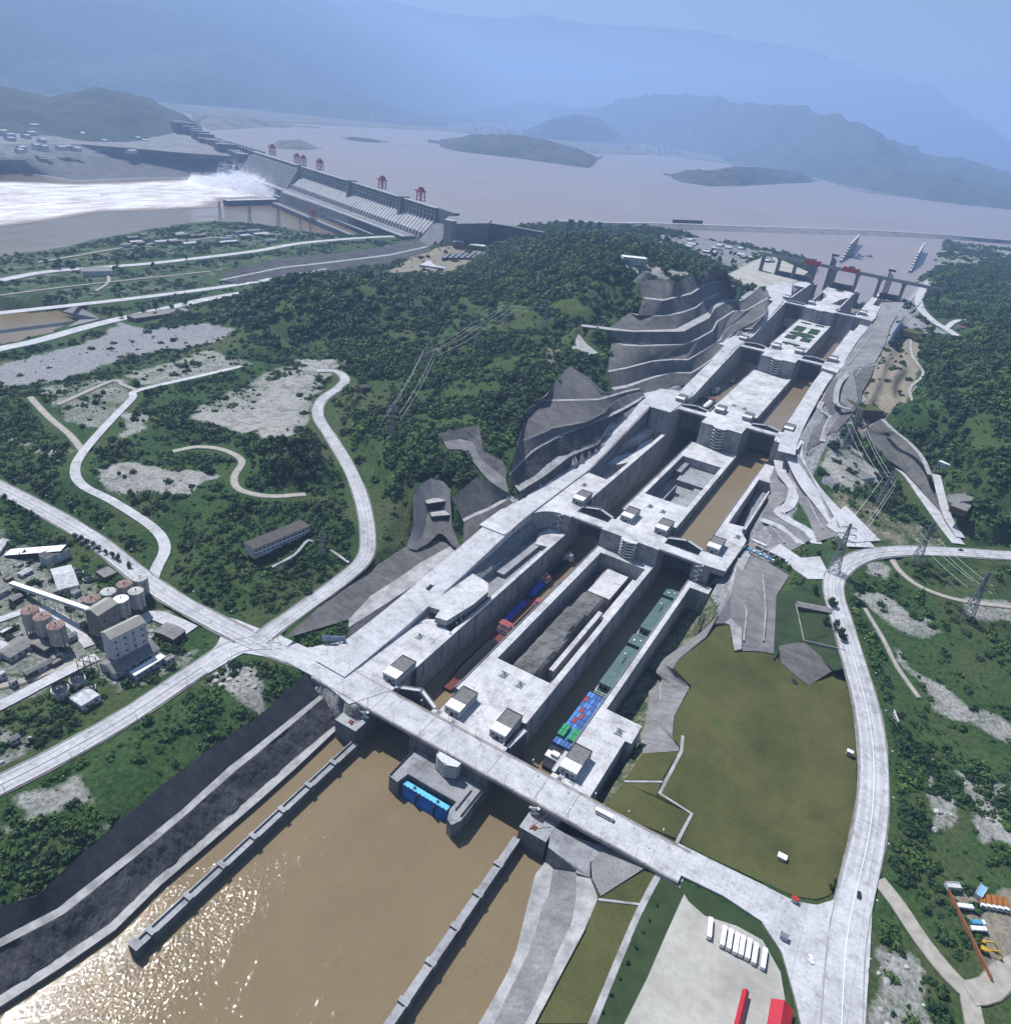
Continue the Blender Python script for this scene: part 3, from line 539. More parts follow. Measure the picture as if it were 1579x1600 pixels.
# ------------------------------------------------------------------ the ground
CP = []
for l in '''0 1400 -3;0 1300 -1.5;150 1250 -1.5;300 1150 -1.2;430 1060 -.6;100 1100 -.6;150 1000 0;0 900 2;250 950 1;130 850 4;0 780 6.5;-200 1000 0;-300 1300 -2;-400 800 8;
100 780 13;200 830 11;300 900 10;400 945 5;350 850 15;430 850 14.5;470 850 14.5;500 900 9.5;555 850 14;300 800 24;200 760 22;230 745 22;300 755 24;380 740 30;450 700 43;420 690 40;490 710 38;450 760 28;350 690 31;350 650 30;440 640 30;470 600 32;300 640 29;200 600 25;60 650 18;0 680 14;0 600 9;100 600 12;300 560 20;350 520 20;200 520 6;60 545 .5;-200 600 8;430 590 28;520 650 28;
0 460 -3;150 450 -3;300 430 -2;450 405 1;100 400 -14;0 415 -16;250 375 -12;340 362 -14;430 365 -8;300 395 -3;200 430 -4;500 372 -10;560 378 -2;0 398 -27;100 383 -27;250 352 -27;340 343 -27;430 352 -27;520 366 -27;300 300 -50;100 330 -50;300 330 -45;-100 300 -50;500 340 -40;-300 500 5;
400 455 50;440 435 82;470 437 88;540 445 82;620 468 76;560 490 66;470 500 60;420 520 40;450 555 38;540 560 44;600 560 58;700 500 68;700 570 62;640 600 52;800 475 84;850 425 112;880 372 130;840 395 112;800 400 88;750 430 70;860 520 88;880 555 88;700 640 48;640 700 46;600 700 40;560 640 38;750 650 54;700 700 46;650 750 36;600 800 24;620 850 17;560 900 12;730 690 52;800 640 64;760 700 48;850 600 76;540 545 40;480 545 34;
690 430 28;660 400 32;740 400 36;620 428 24;600 415 14;700 381 46;780 385 52;820 375 72;600 385 4;650 370 10;560 400 2;640 385 20;670 380 34;
930 425 138;985 408 156;1010 412 157;1080 428 146;870 450 114;880 490 100;950 450 128;1100 418 146;1120 420 148;1135 432 134;960 400 150;900 372 112;1000 378 100;1060 388 96;1100 395 94;1180 400 93;950 362 70;900 352 60;1000 358 58;1060 366 62;1120 376 66;1180 388 75;
985 348 44;1050 362 44;1100 370 44;1200 385 40;700 300 20;500 220 20;900 300 10;1100 330 20;1300 350 20;1500 350 30;850 345 30;800 335 25;1300 375 30;1390 400 30;
1300 900 19;1290 840 25;1400 845 24;1340 790 31;1579 900 25;1500 1000 12;1400 1000 9;1579 1100 5;1450 1200 0;1380 1250 -1;1579 1300 -2;1400 1450 -2;1579 1579 -2;1250 1550 -2;1100 1500 -4;1380 920 18;1480 900 21;1700 1200 0;1800 1000 15;1450 1100 3;1350 930 17;
1330 740 40;1380 740 36;1420 770 31;1400 800 28;1480 850 25;1450 700 54;1430 680 62;1500 760 62;1520 720 82;1579 800 72;1579 700 100;1480 640 92;1520 600 115;1579 600 130;1579 500 118;1500 530 104;1450 560 94;1400 500 96;1380 540 86;1350 600 76;1330 680 52;1460 480 97;1520 450 94;1579 450 98;1579 420 84;1480 420 76;1430 430 84;1440 405 52;1500 390 56;1579 385 60;1540 400 66;1700 500 130;1800 700 120;1900 900 60;1650 400 70;1400 470 97;1300 740 40;1270 700 46;1580 840 40;1540 850 30'''.replace('\n', '').split(';'):
    if l.strip():
        a, b, z = map(float, l.split()); CP.append(S(a, b, z))
for x, y, z in [(0, -200, -45), (-40, -300, -45), (60, -250, -45), (0, -700, -45), (500, -500, -5), (-600, -500, -3), (0, -90, -45), (0, 400, -40), (0, 800, 0), (0, 1200, 30), (0, 1700, 20), (0, 2500, 10), (1500, 1500, 140), (2200, 400, 100), (1500, -400, 0), (-2500, -600, 0), (-2500, 200, -20), (2500, 2500, 150), (700, 2400, 60), (900, 3200, 20), (-1200, 1900, 20), (-800, 2200, 10), (-2400, 2700, 10), (-3200, 1500, -50), (-2600, 2000, -50)]: CP.append((x, y, z))
CP = np.array(CP); cx = CP[:, :2]/1000
def tker(r2): return np.where(r2 > 0, .5*r2*np.log(np.maximum(r2, 1e-12)), 0)
r2 = ((cx[:, None]-cx[None])**2).sum(2); n_ = len(CP)
A_ = np.zeros((n_+3, n_+3)); A_[:n_, :n_] = tker(r2)+np.eye(n_)*2e-4; A_[:n_, n_] = 1; A_[:n_, n_+1:] = cx; A_[n_:, :n_] = A_[:n_, n_:].T
wt = np.linalg.solve(A_, np.r_[CP[:, 2], 0, 0, 0])
def base_h(x, y):
    x = np.asarray(x, float)/1000; y = np.asarray(y, float)/1000; o = wt[n_]+wt[n_+1]*x+wt[n_+2]*y
    for i in range(n_): o = o+wt[i]*tker((x-cx[i, 0])**2+(y-cx[i, 1])**2)
    return o
def axis(lo, hi, c0, c1, st, g):
    v = list(np.arange(c0, c1, st)); s = st
    while v[-1] < hi: s *= g; v.append(v[-1]+s)
    s = st
    while v[0] > lo: s *= g; v.insert(0, v[0]-s)
    return np.array(v)
GX = axis(-4600, 3200, -330, 330, 3.0, 1.013); GY = axis(-900, 3600, -260, 560, 3.0, 1.010)
XX, YY = np.meshgrid(GX, GY, indexing='ij')
H = base_h(XX, YY); H = np.clip(H, -50, 185)
wild = np.clip((fbm(XX, YY, 300, 2, 3)-.35)*3, .25, 1)
rise = np.clip((H-2)/35, 0, 1)
H = H+((fbm(XX, YY, 130, 5, 1)-.5)*34-np.abs(fbm(XX, YY, 90, 3, 17)-.5)*26+3)*rise*wild+(fbm(XX, YY, 26, 4, 2)-.5)*3.2
lockz = (XX > -70) & (XX < 72) & (YY > -62) & (YY < 1560)
H[lockz] = -45
E_K = [None]
def raster(tris):
    Z = np.full(H.shape, np.nan)
    for a, b, c, d in tris:
        x0, x1 = min(a[0], b[0], c[0]), max(a[0], b[0], c[0]); y0, y1 = min(a[1], b[1], c[1]), max(a[1], b[1], c[1])
        i0, i1 = np.searchsorted(GX, (x0, x1)); j0, j1 = np.searchsorted(GY, (y0, y1))
        i0 = max(0, i0-1); j0 = max(0, j0-1); i1 = min(len(GX), i1+1); j1 = min(len(GY), j1+1)
        if i1 <= i0 or j1 <= j0: continue
        X = XX[i0:i1, j0:j1]; Y = YY[i0:i1, j0:j1]
        den = (b[1]-c[1])*(a[0]-c[0])+(c[0]-b[0])*(a[1]-c[1])
        if abs(den) < 1e-9: continue
        u = ((b[1]-c[1])*(X-c[0])+(c[0]-b[0])*(Y-c[1]))/den; v = ((c[1]-a[1])*(X-c[0])+(a[0]-c[0])*(Y-c[1]))/den; q = 1-u-v
        # widen by about a cell so that ground facets cannot poke through
        cell = max(GX[min(i0+1, len(GX)-1)]-GX[i0], GY[min(j0+1, len(GY)-1)]-GY[j0])
        L_ = max(((b[0]-a[0])**2+(b[1]-a[1])**2)**.5, ((c[0]-a[0])**2+(c[1]-a[1])**2)**.5, ((b[0]-c[0])**2+(b[1]-c[1])**2)**.5)
        hgt = abs(den)/max(L_, 1e-6); e = min(.8*cell/max(hgt, .5), 3.0)
        ins = (u > -e) & (v > -e) & (q > -e)
        # distance limit
        ins &= (X > x0-cell) & (X < x1+cell) & (Y > y0-cell) & (Y < y1+cell)
        z = a[2]*np.clip(u, 0, 1)+b[2]*np.clip(v, 0, 1)+c[2]*np.clip(q, 0, 1)
        ssum = np.clip(u, 0, 1)+np.clip(v, 0, 1)+np.clip(q, 0, 1); z = z/ssum-d
        sub_ = Z[i0:i1, j0:j1]; sub_[ins] = np.fmin(sub_[ins], z[ins])
    return Z
def blur(a, k):
    for ax in (0, 1):
        c = np.cumsum(np.pad(a, [(k+1, k) if i == ax else (0, 0) for i in (0, 1)], mode='edge'), axis=ax)
        a = (np.take(c, range(2*k+1, c.shape[ax]), ax)-np.take(c, range(0, c.shape[ax]-2*k-1), ax))/(2*k+1)
    return a
Zr = raster(TRI); known = ~np.isnan(Zr); known &= ~lockz
corr = np.where(known, np.nan_to_num(Zr)-H, 0); mk = known.astype(float)
nearlock = (XX > -130) & (XX < 120) & (YY > -60) & (YY < 1560)
cb = corr; mb_ = mk
for it in range(2): cb = blur(cb, 4); mb_ = blur(mb_, 4)
ext = cb/(mb_+.04)
H = np.where(known, np.nan_to_num(Zr), H+np.where(lockz, 0, ext)*np.clip(mb_*5, 0, 1))
# hollows beside the lock walls
def dip(x0, x1, y0, y1, z):
    k = (XX > x0) & (XX < x1) & (YY > y0) & (YY < y1); H[k] = np.minimum(H[k], z+(fbm(XX[k], YY[k], 8, 3)-.5)*2)
dip(-96, -60, 48, 258, -9); dip(60, 90, 40, 262, -23); dip(64, 97, -70, 50, -24)
dip(-125, -60, 250, 1540, 1e9); dip(-96, -60, 262, 560, 6); dip(60, 92, 262, 560, 6); dip(60, 88, 560, 860, 36); dip(60, 88, 860, 1560, 55); dip(-92, -60, 560, 700, 36)
dip(-66, 66, -900, -50, -45)
low_ = (~known) & (H < -13) & (YY < 0) & (XX > -700) & (XX < 140); low_ &= ~((XX > 60) & (YY > -52)); H[low_] = -45
k_ = (YY > 1568+np.abs(XX+10)*.25) & (YY < 2700) & (XX > -150) & (XX < 135); H[k_] = np.minimum(H[k_], 30); k_ = (YY > 2100) & (XX > -1700) & (XX < 150); H[k_] = np.minimum(H[k_], 30); k_ = (YY < -20) & (H < -19) & ((XX < -60) | ((XX > 64) & (YY < -70))) & (XX > -600); H[k_] = -34
def hgt(x, y):
    x = np.asarray(x, float); y = np.asarray(y, float)
    i = np.clip(np.searchsorted(GX, x)-1, 0, len(GX)-2); j = np.clip(np.searchsorted(GY, y)-1, 0, len(GY)-2)
    u = np.clip((x-GX[i])/(GX[i+1]-GX[i]), 0, 1); v = np.clip((y-GY[j])/(GY[j+1]-GY[j]), 0, 1)
    return (H[i, j]*(1-u)+H[i+1, j]*u)*(1-v)+(H[i, j+1]*(1-u)+H[i+1, j+1]*u)*v
def G(px, py):
    """surveyed point on the ground"""
    d = AF + AR*(px-789.5)/1128.04 + AU*(800-py)/1128.04
    t = 150.0; st = 6.0; p = CAMP+d*t
    while t < 9000:
        q = CAMP+d*(t+st)
        if q[2] < hgt(q[0], q[1]):
            lo, hi = t, t+st
            for _ in range(20):
                m_ = (lo+hi)/2; q = CAMP+d*m_
                if q[2] < hgt(q[0], q[1]): hi = m_
                else: lo = m_
            q = CAMP+d*hi; return (float(q[0]), float(q[1]), float(hgt(q[0], q[1])))
        t += st; st = max(6, t*.006)
    return tuple(q)
# ground cover classes
CLS = np.zeros(H.shape+(4,), np.float32)
jx = (fbm(XX, YY, 18, 3, 5)-.5)*22; jy = (fbm(XX, YY, 18, 3, 6)-.5)*22
PXg, PYg, PZg = PJ(np.stack([XX+jx, YY+jy, H], 2))
def pip(px, py, poly):
    ins = np.zeros(px.shape, bool); n = len(poly)
    for i in range(n):
        x1, y1 = poly[i]; x2, y2 = poly[(i+1) % n]
        if y1 == y2: continue
        c = ((y1 > py) != (y2 > py)) & (px < (x2-x1)*(py-y1)/(y2-y1)+x1); ins ^= c
    return ins
def cover(ch, val, poly): k = pip(PXg, PYg, poly) & (PZg > 0); CLS[k] = 0; CLS[..., ch][k] = val
RK, TN, GR, GY_ = 0, 1, 2, 3
cover(RK, .40, [(-200, 398), (100, 385), (300, 350), (430, 358), (560, 372), (650, 368), (640, 380), (400, 440), (200, 465), (0, 486), (-200, 500)])
cover(GR, .6, [(120, 425), (200, 405), (350, 395), (450, 385), (420, 395), (250, 412), (150, 430)])
cover(GY_, .42, [(250, 470), (380, 415), (520, 395), (655, 372), (668, 385), (640, 400), (400, 438)])
cover(GY_, .9, [(-20, 575), (150, 530), (190, 502), (235, 515), (330, 505), (375, 515), (350, 530), (200, 562), (100, 592), (-20, 612)])
cover(RK, .55, [(55, 603), (190, 590), (215, 612), (160, 672), (100, 665)]); cover(RK, .62, [(185, 585), (330, 545), (400, 568), (300, 592), (220, 606)])
cover(RK, .62, [(300, 640), (440, 570), (525, 580), (500, 610), (470, 690), (440, 690), (350, 670), (300, 655)]); cover(RK, 1, [(305, 648), (400, 640), (440, 590), (490, 585), (470, 620), (455, 685), (430, 688), (350, 668)])
cover(RK, .85, [(133, 735), (190, 722), (270, 732), (345, 740), (290, 775), (180, 768)]); cover(RK, .7, [(190, 640), (245, 645), (240, 668), (185, 692)])
cover(RK, .6, [(-50, 660), (60, 690), (125, 705), (100, 720), (-50, 700)]); cover(RK, .8, [(455, 560), (530, 560), (545, 575), (480, 580)])
cover(GR, .35, [(-200, 1200), (370, 1025), (475, 1050), (340, 1160), (130, 1330), (-200, 1480)])
cover(RK, .75, [(345, 1040), (395, 1035), (425, 1085), (400, 1125), (360, 1105), (320, 1070)]); cover(RK, .7, [(20, 1240), (120, 1205), (165, 1240), (60, 1290)]); cover(RK, .7, [(110, 1290), (180, 1278), (190, 1300), (130, 1320)]); cover(RK, .55, [(-100, 1300), (40, 1270), (60, 1310), (-100, 1360)])
cover(RK, .58, [(-200, 780), (0, 820), (80, 880), (240, 950), (330, 985), (300, 1035), (150, 1110), (0, 1200), (-200, 1280)])
cover(GR, .5, [(50, 870), (130, 845), (230, 890), (210, 900), (150, 905)]); cover(GR, .3, [(10, 1110), (110, 1050), (190, 1085), (50, 1175)]); cover(GR, .3, [(250, 970), (310, 962), (325, 990), (270, 1020), (220, 1050)])
cover(GR, .42, [(872, 445), (925, 415), (965, 428), (1000, 460), (995, 490), (930, 495), (870, 485)]); cover(GR, 1, [(850, 475), (880, 470), (935, 488), (905, 502)])
cover(GR, .5, [(700, 480), (800, 470), (870, 490), (880, 520), (780, 520), (690, 520)])
for q in ([(560, 600), (600, 590), (620, 620), (590, 660), (560, 640)], [(590, 520), (640, 510), (660, 530), (620, 550)], [(690, 480), (740, 470), (770, 485), (720, 500)], [(640, 650), (690, 640), (700, 670), (650, 690)], [(560, 690), (600, 680), (620, 740), (590, 800), (570, 760)], [(500, 455), (540, 450), (560, 468), (520, 475)], [(760, 560), (820, 550), (840, 575), (780, 590)], [(700, 600), (740, 590), (745, 620), (705, 630)], [(1480, 560), (1530, 550), (1540, 590), (1490, 600)], [(1500, 650), (1550, 640), (1570, 700), (1520, 710)], [(330, 880), (380, 870), (390, 910), (350, 920)], [(440, 880), (500, 860), (540, 880), (470, 930), (430, 920)]): cover(GR, .5, q)
for q in ([(640, 545), (655, 540), (668, 552), (650, 560)], [(530, 565), (548, 560), (555, 570), (540, 578)], [(840, 545), (875, 540), (885, 575), (860, 580)], [(655, 620), (672, 615), (680, 632), (662, 638)], [(1450, 440), (1480, 436), (1490, 448), (1460, 450)], [(1500, 590), (1520, 586), (1530, 600), (1508, 606)]): cover(TN, .55, q)
cover(TN, .9, [(600, 428), (640, 405), (690, 385), (760, 380), (760, 395), (700, 430), (640, 425)]); cover(TN, .6, [(870, 360), (940, 356), (1000, 366), (980, 376), (900, 380)])
cover(RK, .6, [(960, 360), (1100, 370), (1200, 396), (1230, 420), (1140, 420), (1060, 390), (990, 378)])
cover(RK, .9, [(955, 415), (985, 408), (1060, 420), (1090, 430), (1040, 440), (985, 425)])
cover(TN, .5, [(1290, 770), (1330, 750), (1400, 780), (1480, 850), (1400, 858), (1340, 840), (1300, 800)]); cover(RK, .7, [(1262, 700), (1330, 690), (1380, 740), (1360, 780), (1300, 760)])
cover(GR, .2, [(1340, 770), (1370, 755), (1430, 790), (1420, 810), (1380, 800)])
cover(TN, .9, [(1300, 620), (1380, 520), (1430, 500), (1440, 560), (1420, 620), (1380, 660), (1340, 690)])
cover(GY_, .8, [(1290, 560), (1340, 500), (1380, 440), (1450, 440), (1430, 470), (1440, 500), (1480, 520), (1420, 530), (1380, 540), (1340, 640), (1310, 700), (1270, 680)])
cover(RK, .6, [(1430, 375), (1579, 380), (1700, 400), (1600, 410), (1450, 420), (1400, 430)])
cover(GR, .45, [(1310, 890), (1400, 868), (1700, 880), (1700, 1640), (1380, 1640), (1385, 1200), (1340, 1000)])
for q in ([(1330, 925), (1370, 920), (1470, 985), (1440, 1010), (1400, 985)], [(1430, 1050), (1579, 1130), (1579, 1165), (1440, 1105)], [(1420, 1180), (1470, 1190), (1500, 1300), (1460, 1310)], [(1480, 1190), (1620, 1230), (1620, 1330), (1530, 1330)], [(1360, 1480), (1450, 1490), (1470, 1640), (1370, 1640)], [(1500, 930), (1700, 950), (1700, 985), (1520, 975)], [(1350, 880), (1380, 880), (1390, 905), (1360, 905)], [(1390, 1010), (1410, 1020), (1470, 1110), (1450, 1110)]): cover(RK, .68, q)
cover(TN, .9, [(1500, 1395), (1700, 1380), (1700, 1530), (1545, 1545), (1515, 1470)])
k = (np.abs(XX) < 125) & (YY > -60) & (YY < 1560); CLS[k] = (0, 0, 0, .8)
CLS = np.stack([blur(CLS[..., q].astype(float), 1) for q in range(4)], 2).astype(np.float32)
k = (H < 3) & (XX > 66) & (XX < 110) & (YY < 262) & (YY > -60); CLS[k] = (.2, .5, .2, 0)
vegd = 1-CLS.max(2)
me = D.meshes.new('ground'); nx, ny = H.shape
V = np.stack([XX, YY, H], 2).reshape(-1, 3)
idx = np.arange(nx*ny).reshape(nx, ny); Q = np.stack([idx[:-1, :-1], idx[1:, :-1], idx[1:, 1:], idx[:-1, 1:]], 2).reshape(-1, 4)
me.vertices.add(len(V)); me.vertices.foreach_set('co', V.ravel()); me.loops.add(Q.size); me.loops.foreach_set('vertex_index', Q.ravel())
me.polygons.add(len(Q)); me.polygons.foreach_set('loop_start', np.arange(0, Q.size, 4)); me.polygons.foreach_set('loop_total', np.full(len(Q), 4)); me.polygons.foreach_set('use_smooth', np.ones(len(Q), bool))
me.update(); ca = me.color_attributes.new('cover', 'FLOAT_COLOR', 'POINT'); ca.data.foreach_set('color', CLS.reshape(-1))
m, t, b = newmat('ground_cover', .95, .15); p = pos(t)
at = t.nodes.new('ShaderNodeAttribute'); at.attribute_name = 'cover'; sc_ = t.nodes.new('ShaderNodeSeparateColor'); t.links.new(at.outputs['Color'], sc_.inputs[0])
nA = noise(t, p, .045, 9, .78); nB = noise(t, p, .35, 6, .7); nC = noise(t, p, .012, 4)
veg = ramp(t, nB, [(.32, (.014, .036, .013)), (.5, (.034, .076, .024)), (.68, (.070, .118, .038))])
veg = mixc(t, .6, veg, ramp(t, nC, [(.38, (.55, .62, .6)), (.62, (1.7, 1.5, 1.2))]), 'MULTIPLY')
gr = ramp(t, nB, [(.35, (.03, .055, .014)), (.62, (.075, .10, .03))])
rk = ramp(t, nB, [(.30, (.12, .12, .09)), (.42, (.27, .265, .24)), (.58, (.37, .365, .345)), (.8, (.47, .46, .45))]); nD = noise(t, p, .09, 6, .7); rk = mixc(t, mth(t, 'MULTIPLY', mth(t, 'SUBTRACT', nD, .46), 5, True), rk, mixc(t, .55, rk, (.05, .065, .035)))
olive = ramp(t, nD, [(.35, (.045, .042, .026)), (.6, (.085, .072, .042))]); veg = mixc(t, mth(t, 'MULTIPLY', mth(t, 'MULTIPLY', mth(t, 'SUBTRACT', nC, .47), 6, True), .55), veg, olive)
tn = ramp(t, nB, [(.3, (.13, .11, .08)), (.65, (.31, .275, .215))]); gy = ramp(t, nB, [(.3, (.10, .10, .10)), (.65, (.34, .34, .35))])
def msk(ch):
    v = mth(t, 'ADD', mth(t, 'MULTIPLY', nA, 1.9), mth(t, 'MULTIPLY', nB, .6)); v = mth(t, 'SUBTRACT', v, 1.25)
    return mth(t, 'MULTIPLY', mth(t, 'ADD', mth(t, 'MULTIPLY', ch, 1.5), mth(t, 'SUBTRACT', v, .60)), 2.3, True)
col = mixc(t, msk(sc_.outputs[2]), veg, gr); col = mixc(t, msk(sc_.outputs[0]), col, rk); col = mixc(t, msk(sc_.outputs[1]), col, tn); col = mixc(t, msk(at.outputs['Alpha']), col, gy)
t.links.new(col, b.inputs['Base Color']); bump(t, b, nB, .9, 1.5)
me.materials.append(m); go = D.objects.new('ground', me); C.objects.link(go); tag(go, kind='structure')
# small drains on the slopes
for l_ in ([d5(225,985), d5(330,1190), d5(425,1375)], [d5(185,1010), d5(250,1180), d5(360,1390)], [d5(430,600), d5(400,690), d5(450,760)], [d5(600,470), d5(520,560), d5(500,640), d5(530,720)], [d5(640,300), d5(560,400), d5(470,520)], [d5(700,330), d5(610,440), d5(560,500)], [d5(740,260), d5(690,240), d5(600,330)], [d5(95,1040), d5(160,1150), d5(120,1240)], [d5(60,1330), d5(160,1450)], [(1150,900),(1165,960),(1160,1010)], [(1190,900),(1195,960),(1190,1012)], [(1100,1000),(1045,1035),(1030,1075),(1030,1160)], [(870,1400),(860,1440),(835,1540)], [(890,1430),(870,1500),(840,1570)], [(1300,565),(1340,520),(1375,470)], [(1395,470),(1420,490),(1440,470)]):
    pts_ = [G(*q) for q in l_]; fine = []
    for a_, b_ in zip(pts_, pts_[1:]):
        for q in range(8): x_, y_ = a_[0]+(b_[0]-a_[0])*q/8, a_[1]+(b_[1]-a_[1])*q/8; fine.append((x_, y_, float(hgt(x_, y_))+1.35))
    ribbon('slope_drain', fine, 1.3, M['berm'], raw=True, skirt=1.5, step=50)
# ------------------------------------------------------------------ water
def sheet(name, P, z, mt, kind='structure'):
    mb = MB(); mb.add([(a, b, z) for a, b in P], [tuple(range(len(P)))]); o = mb.build(name, mt)
    return tag(o, kind=kind)
sheet('river_water', [(-9000, -1500), (4000, -1500), (3000, 300), (-69, 300), (-69, 1200), (-1000, 1500), (-4300, 2900), (-9000, 2900)], -25, M['water'])
sheet('reservoir_water', [(-12000, 6000), (-3900, 3000), (-1180, 1590), (-800, 1500), (-64, 1540), (64, 1540), (600, 1500), (3000, 2500), (20000, 9000), (9000, 26000), (-16000, 26000)], 47, M['water_up'])
# ================================================================== THE TWO-LINE LOCK STAIRCASE
NV = [0, 306, 612, 918, 1224, 1530]                 # gate recess line of every lock head
FV = [-53, 253, 541, 838, 1170, 1490]               # downstream face of every head
ZT = [0, 19, 48, 73.4, 97.3, 97.3]                  # deck levels
SB = [None, (255, 269), (566, 578), (862, 874), (1177, 1188), None]    # service bridge over the chambers
ORD = ['first', 'second', 'third', 'fourth', 'top']
def rect(x0, x1, y0, y1): return [(x0, y0), (x1, y0), (x1, y1), (x0, y1)]
lockroots = []
for k in range(5):
    z = ZT[k]; v0 = FV[k]; v1 = FV[k+1]; n0 = NV[k]; g0 = n0-26
    root = thing('lock_structure', '%s step of the lock staircase from the road bridge, concrete walls and centre island' % ORD[k], 'lock', (0, 0, 0))
    lockroots.append(root); zb = -40 if k < 3 else ZT[k-2]-10
    # centre island
    mb = MB()
    s0 = SB[k][0] if SB[k] else v0
    if k >= 2:                                    # set-back cheeks beside the chamber mouths
        mb.prism([(-24.4, v0), (27.5, v0), (27.5, s0), (-24.4, s0)], zb, z)
        a0 = s0
    else: a0 = v0
    pits = {0: (46.4, 242, -22, 24.5), 1: (357, 488, -24, 24)}.get(k)
    if pits:
        p0, p1, px0, px1 = pits
        mb.box(-30, 30, a0, g0, zb, z); mb.box(-26, 26, g0, n0, zb, z); mb.box(-30, 30, n0, p0, zb, z)
        mb.box(-30, px0, p0, p1, zb, z); mb.box(px1, 30, p0, p1, zb, z); mb.box(-30, 30, p1, v1, zb, z)
    elif k == 4:
        mb.box(-30, 30, a0, g0, zb, z); mb.box(-26, 26, g0, n0, zb, z); mb.box(-30, 30, n0, 1262, zb, z)
        mb.prism([(-30, 1262), (-27, 1262), (-27, 1400), (-30, 1400)], zb, z); mb.prism([(27, 1262), (30, 1262), (30, 1400), (27, 1400)], zb, z)
        mb.prism([(-27, 1262), (-27, 1262.1), (27, 1262.1), (27, 1262)], zb, z)
        mb.prism([(-27, 1262), (27, 1262), (27, 1400), (-27, 1400)], zb, z-14)
        mb.prism([(-27, 1262), (-12, 1262), (-12, 1330), (-27, 1372)], z-20, z-.3)  if False else None
        mb.prism([(-13, 1262.2), (-3, 1262.2), (-3, 1340), (-20, 1400), (-27, 1400), (-27, 1385), (-13, 1345)], z-14, z)
        mb.prism([(3, 1262.2), (10, 1262.2), (16, 1330), (27, 1375), (27, 1400), (14, 1400), (3, 1340)], z-14, z)
        mb.prism([(-3, 1262.2), (3, 1262.2), (3, 1340), (14, 1400), (-20, 1400), (-3, 1340)], z-14, z-.002)
        mb.box(-30, 30, 1400, 1500, zb, z)
    else:
        mb.box(-30, 30, a0, g0, zb, z); mb.box(-26, 26, g0, n0, zb, z); mb.box(-30, 30, n0, v1, zb, z)
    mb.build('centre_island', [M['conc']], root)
    # copings: a proud dark lip along every chamber edge
    cp = MB()
    for xa, xb in ((-64.6, -64.05), (-29.95, -29.4), (29.4, 29.95), (64.05, 64.6)):
        cp.box(xa, xb, n0, v1-.1, z, z+.9)
    for v in np.arange(n0+8, v1-4, 24.0):
        for xa in (-63.98, 63.6): cp.box(xa, xa+.38, v, v+1.0, z-16 if k < 4 else z-20, z-.3)
        for xa in (-30.38, 30.0): cp.box(xa, xa+.38, v, v+1.0, z-16 if k < 4 else z-20, z-.3)
    cp.build('coping', M['concd'], root)
    # side walls
    for s in (-1, 1):
        mb = MB(); W_ = lambda a, b, c, d, e, f: mb.box(min(s*a, s*b), max(s*a, s*b), c, d, e, f)
        if k == 0:
            if s < 0:
                mb.prism([(-64, v0+22), (-64, g0), (-68.5, g0), (-68.5, n0), (-64, n0), (-64, 48), (-86, 57), (-97, 49), (-97, 40), (-104, -8), (-105, v0+22)], zb, z)
                W_(64, 68.3, 48, v1, zb, z)
                mb.prism([(-69, 218), (-68.3, 253), (-84, 253), (-88, 235), (-80, 215)], -12, z-1)
            else:
                mb.prism([(64, v0+22), (92.2, v0+22), (92.4, 27.5), (97, 27.5), (97, 47.5), (69, 47.8), (64, 47.8), (64, n0), (68.5, n0), (68.5, g0), (64, g0)], [zb]*11, z)
                W_(64, 69.5, 47.9, v1, zb, z); mb.box(69.6, 87, 241, 253, zb, z)
        elif k == 1:
            if s < 0:
                th = np.linspace(math.pi/2, math.pi, 9)
                arc = [(-72+26*math.cos(t_), 227+27*math.sin(t_)) for t_ in th]
                mb.prism([(-64, 253), (-64, g0), (-68.5, g0), (-68.5, n0), (-64, n0), (-64, 358), (-92, 361), (-126, 361), (-126, 180), (-98, 180)]+[(a, b) for a, b in reversed(arc)][0:]+[(-66, 254)], -20, z)
                W_(64, 69.5, 358.2, v1, zb, z)
            else:
                mb.prism([(64, 255), (93.3, 258), (94.9, 310), (94.9, 330), (86, 345), (85.6, 357), (70.5, 354), (64, 354), (64, n0), (68.5, n0), (68.5, g0), (64, g0)], z-6, z)
                mb.prism([(64, 255.2), (80, 256.8), (80, 350), (70, 350), (64, 350), (64, n0), (68.5, n0), (68.5, g0), (64, g0)], zb, z-6.01)
                W_(64, 70, 354.1, v1, zb, z); mb.prism([(70.1, 487), (88, 487), (86, 505), (82, 541), (70.1, 541)], zb, z)
                mb.prism([(85.7, 358), (87.5, 358), (87.5, 470), (85.7, 470)], zb, z-3)
        else:
            o_ = {2: -70, 3: -70, 4: -70}[k]
            if s < 0:
                zz = ZT[k+1]
                if k < 4:
                    mb.prism([(-64, v0 if k > 2 else s0), (-64, g0), (-68.5, g0), (-68.5, n0), (-64, n0), (-64, n0+14), (-92, n0+14), (-92, v0 if k > 2 else 541), (-66, v0 if k > 2 else 541)], zb, z)
                    L0 = n0+14.1
                    mb.prism([(-84, L0), (-64, L0), (-64, v1), (-84, v1)], zb, [z, z, zz, zz])
                else:
                    mb.prism([(-64, v0), (-64, g0), (-68.5, g0), (-68.5, n0), (-64, n0), (-64, n0+16), (-95, n0+16), (-95, v0)], zb, z)
                    mb.box(-67.5, -64, n0+16.1, 1500, zb, z)
                    mb.box(-95, -67.6, 1395, 1500, zb, z)
            else:
                e1 = {2: 90, 3: 84, 4: 90}[k]; up = {2: 66, 3: 60, 4: 120}[k]
